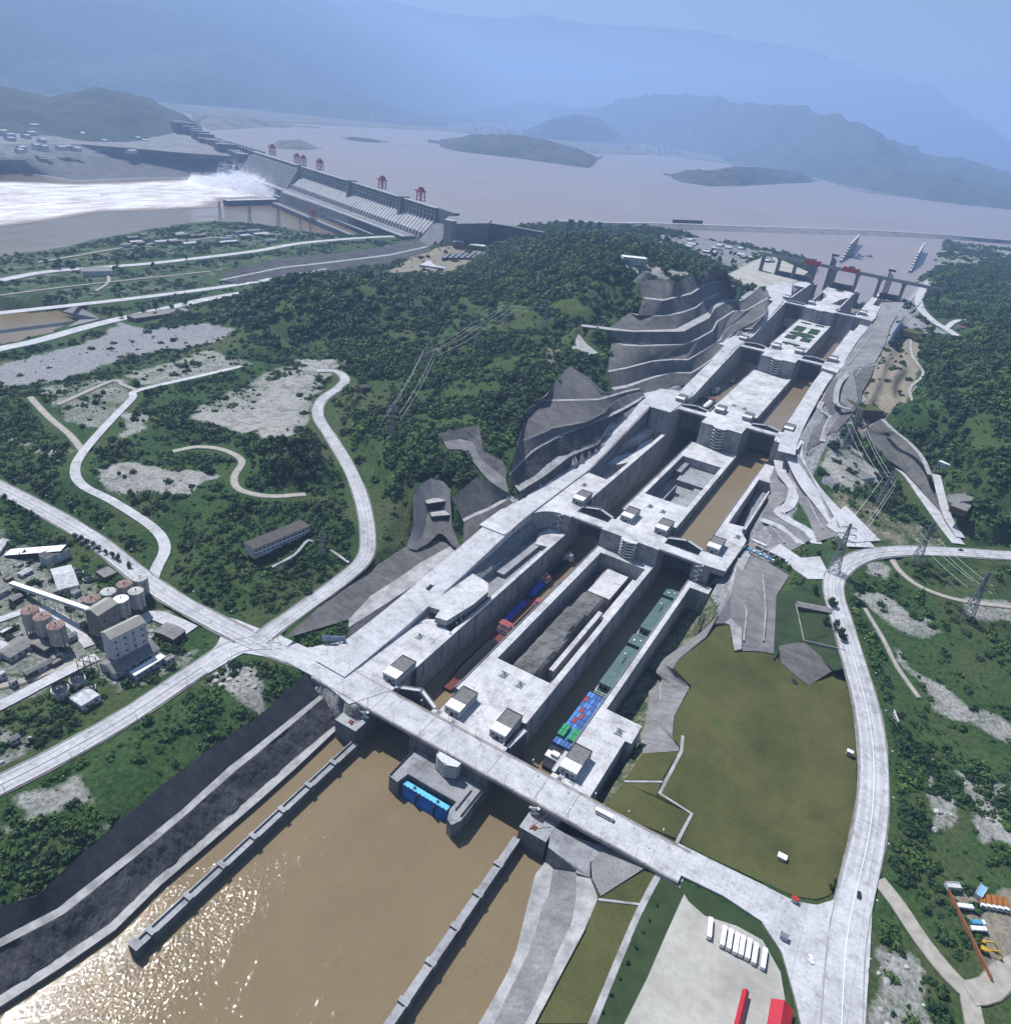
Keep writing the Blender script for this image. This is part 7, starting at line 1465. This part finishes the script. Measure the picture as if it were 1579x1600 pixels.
# ------------------------------------------------------------------ vehicles
def vehicle(name, cat, L, Wd, Hh, body, kind):
    r = thing(name, 'x', cat); b_ = MB()
    if kind == 'bus': b_.loftsec([[(x, -Wd/2*w_, .5), (x, Wd/2*w_, .5), (x, Wd/2*w_, h_*.85), (x, Wd/2*.9*w_, h_), (x, -Wd/2*.9*w_, h_), (x, -Wd/2*w_, h_*.85)] for x, w_, h_ in ((-L/2, .95, Hh*.96), (-L/2+.4, 1, Hh), (L/2-.5, 1, Hh), (L/2, .93, Hh*.93))]); b_.box(-1, 1, -.5, .5, Hh, Hh+.25)
    elif kind == 'car': b_.loftsec([[(x, -Wd/2, .3), (x, Wd/2, .3), (x, Wd/2, h_), (x, -Wd/2, h_)] for x, h_ in ((-L/2, .8), (-L*.35, .95), (L*.2, .95), (L*.42, .85), (L/2, .7))]); b_.loftsec([[(x, -Wd*.42, .9), (x, Wd*.42, .9), (x, Wd*.36, h_), (x, -Wd*.36, h_)] for x, h_ in ((-L*.36, .95), (-L*.25, Hh), (L*.08, Hh), (L*.24, .95))])
    else: b_.box(-L/2, L*.22, -Wd/2, Wd/2, 1.0, Hh); b_.box(-L/2+.2, L*.22-.2, -Wd/2+.2, Wd/2-.2, Hh, Hh+.05)
    b_.build('body', body, r); b_ = MB()
    if kind == 'bus': b_.box(-L/2+.6, L/2-.8, -Wd/2-.03, Wd/2+.03, 1.5, 2.4); b_.box(L/2-.45, L/2+.03, -Wd*.42, Wd*.42, 1.3, 2.5)
    elif kind == 'car': b_.box(-L*.27, L*.12, -Wd*.405, Wd*.405, 1.0, Hh-.12)
    else: b_.box(L*.46, L/2+.03, -Wd*.42, Wd*.42, 1.6, 2.4)
    b_.build('windows', M['win'], r)
    if kind == 'truck': b_ = MB(); b_.loftsec([[(x, -Wd/2, .7), (x, Wd/2, .7), (x, Wd/2, h_), (x, -Wd/2, h_)] for x, h_ in ((L*.26, 2.6), (L*.44, 2.6), (L/2, 1.6))]); b_.build('cab', M['white'], r); b_ = MB(); b_.box(-L/2, L/2-.2, -.5, .5, .6, 1.0); b_.build('chassis', M['dark'], r)
    for x in ((-L*.3, L*.32)):
        for s in (-1, 1):
            b_ = MB(); n = 12; rr = .48 if kind != 'car' else .33; ws = [[(x+rr*math.cos(q*2*math.pi/n), s*Wd/2+yy, rr+rr*math.sin(q*2*math.pi/n)) for q in range(n)] for yy in (-.15, .12)]; b_.loftsec(ws); b_.build('wheel', M['dark'], r)
    return r
def place(base, px, py, z, hx, hy, lab, grp=None, first=False):
    a = Vector(S(px, py, z)); b = Vector(S(px+hx, py+hy, z)); o = base if first else copy_tree(base); o.location = a; d = b-a; o.rotation_euler = (0, 0, math.atan2(d.y, d.x)); o['label'] = lab
    if grp: o['group'] = grp
    return o
BUS = vehicle('parked_bus', 'bus', 11.5, 2.6, 3.2, M['white'], 'bus'); place(BUS, 1107, 1453, -1.1, 2, -20, 'white bus parked apart, left of the row of seven', None, True)
for i, (x, y) in enumerate([(1128, 1466), (1138, 1471), (1148, 1477), (1157, 1481), (1167, 1486), (1177, 1493), (1191, 1501)]): place(BUS, x, y, -1.0, 3, -20, 'white bus parked in the row of seven in the gravel car park' if i < 6 else 'rightmost white bus of the row, slightly apart', 'row of parked buses')
o = place(BUS, 943, 1275, .08, 30, 16, 'white bus with a dark stripe driving over the road bridge'); o.name = 'moving_bus'
CARW = vehicle('parked_car', 'car', 4.6, 1.8, 1.45, M['white'], 'car'); place(CARW, 1266, 1500, .05, 3, 12, 'white car driving across the wide road junction', None, True); CARD = vehicle('parked_car', 'car', 4.8, 1.9, 1.7, M['dark'], 'car'); place(CARD, 1341, 1399, .3, 1, -12, 'black car on the east road above the junction', None, True); place(CARD, 1500, 860, 25.4, 12, 1, 'dark car on the straight upper part of the east road')
TRK = vehicle('parked_truck', 'truck', 9, 2.5, 2.6, mat('orange_dump_body', (.34, .13, .03), .3, .5, .7), 'truck')
for i in range(5): place(TRK, 1532+i*9, 1410+i*1.5, -1.2, 2, 12, 'orange-bodied dump truck in the row inside the vehicle yard', 'row of dump trucks', i == 0)
TRW = vehicle('parked_truck', 'truck', 9, 2.5, 2.4, M['white'], 'truck'); place(TRW, 1506, 1419, -1.2, 14, 2, 'white tank truck beside the rust-brown yard wall', None, True); place(TRW, 1527, 1454, -1.2, 14, 1, 'white flatbed truck in the middle of the vehicle yard'); TRB = vehicle('parked_truck', 'truck', 8, 2.5, 2.4, mat('blue_truck_body', (.08, .3, .45), .2, .4, .5), 'truck'); place(TRB, 1526, 1444, -1.2, 14, 1, 'blue truck beside the white flatbed in the vehicle yard', None, True)
TRD = vehicle('lorry', 'lorry', 9, 2.5, 2.6, M['dark'], 'truck'); place(TRD, 672, 919, 6.7, 6, -5, 'dark lorry driving alone up the ramp road', None, True)
for i in range(5): place(TRD, 1186+i*9, 860+i*4.2, 19.3, 8, 4, 'dark lorry parked in the line on the deck right of the second lock', 'lorries parked by the second lock')
for i in range(4): place(TRB, 1172+i*10, 862+i*4.6, 19.3, 8, 4, 'blue-grey truck parked in the near line on the deck right of the second lock', 'trucks parked by the second lock')
for i in range(2): place(TRW, 1181+i*9, 849+i*4, 19.3, 8, 4, 'white truck parked at the head of the line by the second lock', 'white trucks parked by the second lock')
def excavator(px, py, lab):
    r = thing('excavator', lab, 'excavator', S(px, py, -1.2), -.1); b_ = MB()
    for s in (-1, 1): b_.box(-2, 2, s*1.3-.35, s*1.3+.35, 0, .9)
    b_.build('tracks', M['dark'], r); b_ = MB(); b_.box(-2.3, 1.2, -1.4, 1.4, 1, 2.3); b_.box(.2, 1.6, -1.3, -.1, 1.2, 3); b_.build('cab_body', M['yellow'], r); b_ = MB(); b_.bar((1, .5, 1.8), (4.6, .5, 5), .6); b_.bar((4.6, .5, 5), (7.6, .5, 3), .5); b_.bar((7.6, .5, 3), (7.8, .5, .8), .4); b_.box(7.2, 8.5, 0, 1, .2, 1.1); b_.build('boom', M['yellow'], r)
excavator(1530, 1473, 'yellow excavator, upper one of the two in the vehicle yard'); excavator(1537, 1487, 'yellow excavator, lower one of the two in the vehicle yard')
def hut(px, py, z, lab, s=2.5, mt='white'):
    r = thing('meter_hut', lab, 'hut', S(px, py, z)); b_ = MB(); b_.box(-s, s, -s*.7, s*.7, -1, 2.6); b_.build('wall', M['palew'], r); b_ = MB(); b_.box(-s-.2, s+.2, -s*.7-.2, s*.7+.2, 2.6, 2.9); b_.build('roof', M[mt], r)
hut(1220, 1342, -6, 'tiny white-roofed hut alone in the lower part of the big lawn'); hut(1326, 1178, -4, 'tiny white hut at the road edge of the big lawn', 2); hut(1238, 1066, -4, 'tiny dark hut at the green streak on the big lawn', 1.8, 'dark'); hut(1223, 1466, 0, 'small grey kiosk on the kerb beside the wide junction', 2, 'steel'); hut(1240, 1408, .2, 'tiny kiosk with a red sign at the bottom edge of the big lawn', 1.6, 'red')
# ------------------------------------------------------------------ boats
def hull(b_, L, Wd, h, z0=-1.2, bow=.16, blunt=.55):
    secs = []
    for t_, w_, dz in ((0, .8, 0), (.03, .95, 0), (.12, 1, 0), (1-bow, 1, 0), (1-bow*.4, .9*.5+blunt*.5, .3), (1, blunt, .8)):
        x = -L/2+L*t_; y = Wd/2*w_; secs.append([(x, -y*.8, z0+dz*.6), (x, y*.8, z0+dz*.6), (x, y, h+dz*.6), (x, -y, h+dz*.6)])
    b_.loftsec(secs)
def boat(name, lab, u, v, z, L, Wd, rz, hullm, cargo=None, house=None, roof=None, hx=-.4, hl=7, hh=6, cat='cargo boat', grp=None, sect=0, h0=1.6):
    r = thing(name, lab, cat, (u, v, z), rz, grp); b_ = MB(); hull(b_, L, Wd, h0); b_.build('hull', hullm, r); b_ = MB()
    for s in (-1, 1): b_.box(-L*.42, L*.34, s*Wd*.46-.2, s*Wd*.46+.2, h0, h0+.9)
    b_.build('coaming', hullm, r)
    if cargo == 'heap' or cargo == 'tarp' or cargo == 'tarpw':
        c0, c1 = (-L*.30, L*.36) if house else (-L*.42, L*.38); n = 26; mb = MB(); V = []
        for i in range(n):
            t_ = i/(n-1); x = c0+(c1-c0)*t_; prof = min(1, t_*8, (1-t_)*8); w_ = Wd*.42*(prof**.4)
            for j in range(9):
                s = j/4-1; amp = (2.6 if cargo == 'heap' else 3.4)*prof; zz = h0+.2+amp*(1-abs(s)**2.2)*(.85+.3*float(fbm(np.array(x+u), np.array(v+s*3), 6, 2))); V.append((x, w_*s, zz))
        mb.add(V, [(i*9+j, i*9+j+1, (i+1)*9+j+1, (i+1)*9+j) for i in range(n-1) for j in range(8)]); mb.build('cargo_heap' if cargo == 'heap' else 'tarpaulin', {'heap': M['coal'], 'tarp': M['tarp'], 'tarpw': M['white']}[cargo], r, cargo != 'heap')
    if house:
        b_ = MB(); x = L*hx; b_.box(x-hl/2, x+hl/2, -Wd*.44, Wd*.44, h0, h0+hh*.55); b_.box(x-hl*.3, x+hl*.35, -Wd*.36, Wd*.36, h0+hh*.55, h0+hh); b_.build('deckhouse', M['white'], r)
        for zz, q in ((h0+hh*.25, .441), (h0+hh*.72, .361)):
            w_ = MB(); w_.box(x-hl*.28, x+hl*.3, -Wd*q-.05, Wd*q+.05, zz, zz+.8); w_.box(x+hl*.5 if q > .4 else x+hl*.35, (x+hl*.5 if q > .4 else x+hl*.35)+.06, -Wd*.3, Wd*.3, zz, zz+.8); w_.build('window_band', M['win'], r)
        b_ = MB(); b_.box(x-hl/2-.4, x+hl/2+.4, -Wd*.47, Wd*.47, h0+hh*.55, h0+hh*.55+.15); b_.box(x-hl*.34, x+hl*.4, -Wd*.4, Wd*.4, h0+hh, h0+hh+.2); b_.build('deck_roof', roof or M['rroof'], r); b_ = MB(); b_.bar((x, 0, h0+hh), (x, 0, h0+hh+4), .2); b_.bar((x, -1.5, h0+hh+3), (x, 1.5, h0+hh+3), .12); b_.build('mast', M['white'], r)
    return r
M['coal'] = mat('coal_cargo', (.022, .023, .026), .5, 1.2, .9, bmp=1); M['tarp'] = mat('blue_tarpaulin', (.03, .09, .60), .45, .6, .5, bmp=.6); M['rhull'] = mat('red_oxide_hull', (.16, .035, .03), .4, .4, .7); M['ghull'] = mat('green_hull', (.035, .09, .07), .3, .4, .6); M['bhull'] = mat('black_hull', (.02, .022, .025), .4, .4, .6); M['rroof'] = mat('faded_red_deck', (.38, .08, .08), .35, .4, .7)
PI = math.pi; zl = -24.3
boat('coal_barge', 'long red-nosed barge heaped with black coal, lowest boat in the lower left chamber', -47, 62, zl, 92, 13, -PI/2, M['rhull'], 'heap', True, hx=-.46, hl=9, hh=8.5)
boat('cargo_barge', 'dark-loaded barge with a red wheelhouse roof in the middle of the lower left chamber', -39.5, 130, zl, 56, 11, -PI/2, M['rhull'], 'heap', True, hx=-.42, hl=9, hh=7)
boat('cargo_barge', 'barge under crumpled bright blue tarpaulins, against the left wall beside the red-roofed barge', -54, 132, zl, 52, 9, -PI/2, M['rhull'], 'tarp')
boat('cargo_barge', 'barge covered by one long blue tarpaulin, right side of the lower left chamber', -38, 186, zl, 44, 10, -PI/2, M['bhull'], 'tarp', True, hx=-.43, hl=6, hh=5)
boat('cargo_barge', 'shaded barge with a dark blue tarpaulin and small white wheelhouse near the left wall', -55, 178, zl, 42, 9, -PI/2, M['bhull'], 'tarp', True, hx=-.38, hl=7, hh=6)
boat('cargo_barge', 'shaded vessel with a pale blue bridge, farthest boat in the lower left chamber', -54, 226, zl, 44, 10, PI/2, M['bhull'], 'heap', True, hx=.36, hl=7, hh=7, roof=M['steel'])
def ferry(v, lab):
    r = thing('covered_ferry', lab, 'ferry', (54.6, v, zl), PI/2, 'green-roofed ferries in the right chamber'); b_ = MB(); hull(b_, 84, 16, 2.2, bow=.08, blunt=.8); r.scale = (1, .82, .9); b_.build('hull', M['ghull'], r); b_ = MB(); b_.loftsec([[(x, -7.7, 7), (x, 7.7, 7), (x, 7.7, 9.2), (x, 7, 9.6), (x, -7, 9.6), (x, -7.7, 9.2)] for x in (-34, 22)]); b_.box(-12, -2, -.9, .9, 9.7, 9.75); b_.build('car_deck_roof', M['groof'], r)
    b_ = MB(); b_.loftsec([[(x, -7.9, 7.5), (x, 7.9, 7.5), (x, 7.9, 11.2), (x, -7.9, 11.2)] for x in (25, 39)]); b_.build('bridge_deck', M['groof'], r); b_ = MB(); b_.box(-33, 22, -7.2, 7.2, 1.5, 7); b_.box(25, 38, -7.3, 7.3, 1.5, 7.5)
    b_.build('hold', M['win'], r); b_ = MB(); b_.box(-6, 8, -1.0, 1.0, 9.62, 9.7); b_.build('roof_opening', M['dark'], r); b_ = MB()
    for z in (3.5, 6.2):
        b_.box(-41, -40.7, -7.6, 7.6, z, z+.25); b_.box(-41, -34, -7.6, -7.3, z, z+.2); b_.box(-41, -34, 7.3, 7.6, z, z+.2)
    for y in (-7.4, -2.5, 2.5, 7.4): b_.bar((-41, y, 1.5), (-41, y, 9), .2); b_.bar((-35, y, 1.5), (-35, y, 9), .2)
    b_.build('stern_galleries', M['white'], r)
    b_ = MB(); b_.bar((-20, 0, 9.6), (-20, 0, 12), .25); b_.bar((-20, -1.5, 11), (-20, 1.5, 11), .15); b_.cyl(10, 3, 9.6, 11, .8); b_.cyl(30, 3, 11, 12.4, 1); b_.cyl(33, -3, 11, 12, .8); b_.build('roof_fittings', M['white'], r)
M['groof'] = mat('dull_green_roof', (.085, .15, .135), .2, .15, .6); ferry(122, 'long dull-green covered ferry in the lower right chamber, the nearer one'); ferry(210, 'long dull-green covered ferry in the lower right chamber, the farther one')
cs = thing('container_boat', 'container boat stacked with coloured boxes at the mouth of the lower right chamber', 'container boat', (52, 38, zl), -PI/2); b_ = MB(); hull(b_, 88, 14, 2.0); b_.build('hull', M['bhull'], cs)
b_ = MB(); b_.box(31, 37, -5.5, 5.5, 2, 4.5); b_.box(32, 36, -1.5, 4, 4.5, 7.5); b_.build('deckhouse', M['white'], cs)
# ------------------------------------------------------------------ containers on the boat (each lifts off)
cc = {'blue': mat('blue_container', (.06, .13, .36), .25, .6, .6), 'bright blue': mat('bright_blue_container', (.09, .25, .58), .2, .6, .6), 'green': mat('green_container', (.03, .30, .13), .2, .6, .6), 'red': mat('red_container', (.36, .06, .05), .25, .6, .6)}
cm = {}
for nm_, mm in cc.items():
    b_ = MB(); b_.box(-2.95, 2.95, -1.2, 1.2, 0, 2.5)
    for i in range(13): x = -2.8+i*.44; b_.box(x, x+.2, -1.26, 1.26, .15, 2.4)
    b_.box(-2.8, 2.8, -1.0, 1.0, 2.5, 2.56); o = b_.build('cargo_container', mm); cm[nm_] = [o, False]
rc = random.Random(6); grid = {}
for i in range(10):
    for j in range(5):
        kx = 'blue' if rc.random() < .6 else 'bright blue'
        if i in (7, 8) and j in (0, 1, 3, 4): kx = 'green'
        elif (i, j) in ((1, 0), (3, 1), (4, 2), (5, 1)): kx = 'red'
        base, us = cm[kx]; o = base if not us else base.copy()
        if us: C.objects.link(o)
        cm[kx][1] = True; lvl = 2.6 if i in (7, 8) and kx == 'green' else 0
        o.location = (52-5.4+j*2.7, 75-i*6.3, zl+2.2+lvl); o.rotation_euler = (0, 0, PI/2); tag(o, '%s shipping container in the stack on the container boat' % kx, 'container', '%s containers on the container boat' % kx)
# upper chambers
boat('cargo_boat', 'white-topped boat in the left chamber of the third lock', -46, 655, 33.2, 44, 10, -PI/2, M['bhull'], 'tarpw', True, hx=-.45, hl=6, hh=4, roof=M['rroof']); boat('cargo_boat', 'dark green barge moored beside the white-topped boat', -57, 662, 33.2, 44, 9, -PI/2, M['ghull'], 'heap', True, hx=-.45, hl=5, hh=4, roof=M['ghull'])
boat('work_boat', 'small boat with a grey boxy house behind the white-topped boat', -54, 718, 33.2, 26, 9, -PI/2, M['bhull'], None, True, hx=0, hl=14, hh=6, roof=M['steel']); boat('cargo_boat', 'red and blue boat against the island in the third left chamber', -34.5, 795, 33.2, 34, 6, -PI/2, M['rhull'], 'tarp', True, hx=-.3, hl=6, hh=5); boat('cargo_boat', 'dark boat in the shade at the far end of the third left chamber', -48, 800, 33.2, 36, 7, -PI/2, M['bhull'], 'heap', True, hx=.3, hl=6, hh=5)
boat('work_boat', 'small red and blue boat beside the island at the third lock head', -33, 626, 33.2, 20, 5, -PI/2, M['tarp'], None, True, hx=-.2, hl=5, hh=4); boat('cargo_boat', 'bluish boat in the deep shade of the fourth left chamber', -46, 990, 33.7, 40, 9, -PI/2, M['bhull'], 'tarp', True, hx=-.3, hl=7, hh=6, roof=M['steel'])
for i, (x, y, l) in enumerate(((1332, 403, 'blue and white work barge beside the approach wall in the reservoir'), (1338, 400, 'blue barge behind the work barge in the reservoir'), (1357, 401, 'small white launch right of the work barge in the reservoir'))): p = S(x, y, 47); boat('work_barge', l, p[0], p[1], 47.3, (60, 46, 24)[i], 18 if i < 2 else 9, .1, M['tarp'], 'heap' if i == 0 else None, True, hx=.1, hl=14 if i < 2 else 7, hh=7, roof=M['steel'], cat='work barge')
# blue floating caisson gate
fg = thing('floating_gate', 'bright blue floating caisson moored at the platform between the lock entrances', 'caisson', (1.8, -77.5, -25)); b_ = MB(); b_.loftsec([[(x, -3.6*w_, -1), (x, 2.2, -1), (x, 2.2, 9.5), (x, -1.2, 9.5), (x, -3.2*w_, 3)] for x, w_ in ((-17.5, .5), (-15.5, 1), (14, 1), (17.5, .4))]); b_.build('hull', mat('strong_blue_paint', (.012, .13, .48), .25, .15, .45), fg)
b_ = MB(); b_.box(-17.6, 17.2, -1.5, 2.3, 9.5, 9.8)
for x in range(-16, 17, 3): b_.box(x, x+.8, -1.7, -.8, 9.8, 10.4)
b_.build('deck', mat('light_blue_deck', (.12, .5, .72), .2, .4, .5), fg); b_ = MB(); b_.cyl(-9, .5, 9.8, 10.8, .8); b_.cyl(9, .5, 9.8, 10.8, .8); b_.box(-5.5, -5, -3.9, -1.3, 0, 9); b_.box(8.5, 9, -3.9, -1.3, 0, 9); b_.build('bollards', M['dark'], fg)
# deck fittings: hatch gear on the lock decks
def gear():
    r = thing('valve_hoist', 'x', 'hoist'); b_ = MB(); b_.box(-2.2, 2.2, -1.8, 1.8, 0, .25); b_.box(-3.4, 3.4, -3, -2.8, 0, .5); b_.box(-3.4, 3.4, 2.8, 3, 0, .5); b_.build('frame', M['steel'], r); b_ = MB(); b_.cyl(0, 0, .2, 3.8, .35, .2, 8); b_.bar((0, 0, 3), (1.4, 0, .3), .3); b_.build('spindle', M['dark'], r); return r
GE = gear(); fg_ = True
for k in range(5):
    for u, v, l in ((-84, 30, 'on the left deck'), (-8, 33, 'at the left of the island deck'), (7, 31, 'at the right of the island deck'), (86, 32, 'on the right deck')):
        if k == 4 and abs(u) < 10: continue
        o = GE if fg_ else copy_tree(GE); fg_ = False; o.location = (u if k < 2 or u < 80 else 76, NV[k]+v-(8 if k else 0), ZT[k]+.15); o['label'] = 'dark valve spindle %s of the %s lock head' % (l, ords[k]); o['group'] = 'valve hoists on the lock decks'
for i, (u, v) in enumerate(((-58, -28), (-25, -27), (-12, -29), (24.5, -27), (70, -28), (78, -25))):
    if i in (0, 3): continue
    o = copy_tree(GE); o.location = (u, v, .15); o.scale = (.7, .7, .4); o['label'] = 'small hatch with a spindle on the lowest deck close to the road bridge'; o['group'] = 'small hatches near the bridge'
# members of short rows are told apart by their order
ON = 'first second third fourth fifth sixth seventh eighth ninth tenth eleventh twelfth thirteenth fourteenth fifteenth sixteenth seventeenth eighteenth'.split()
for grp, base in (('row of parked buses', 'white bus in the row of seven in the car park'), ('lamp posts on the downstream bridge edge', 'lamp post on the downstream edge of the road bridge'), ('lamp posts on the lock-side bridge edge', 'lamp post on the lock-side edge of the road bridge'), ('row of slogan boards on the cofferdam', 'dark upright board on the cofferdam'), ('row of dump trucks', 'orange dump truck in the vehicle yard'), ('lorries parked by the second lock', 'dark lorry parked by the second lock'), ('trucks parked by the second lock', 'blue-grey truck parked by the second lock'), ('white trucks parked by the second lock', 'white truck parked by the second lock'), ('pipe racks in the works site', 'dark pipe rack in the sandy works site'), ('row of lone piers behind the hill', 'lone concrete pier behind the hill'), ('line of small trees beside the paved walk', 'small round tree beside the paved walk'), ('row of trees along the main road', 'small tree on the silo side of the main road'), ('lamp posts along the lower road', 'lamp post along the lower road'), ('lamp posts along the main road', 'lamp post along the main road')):
    L_ = sorted([o for o in D.objects if o.get('group') == grp], key=lambda o: float(PJ(tuple(o.matrix_basis.translation) if o.matrix_basis.translation.length > 1 else tuple(o.data.vertices[0].co))[0]))
    for o, n_o in zip(L_, ON): o['label'] = '%s from the left, %s' % (n_o, base)
# clean labels: shorten to sixteen words
for o in D.objects:
    l = o.get('label')
    if l and len(l.split()) > 16: o['label'] = ' '.join(l.split()[:16])
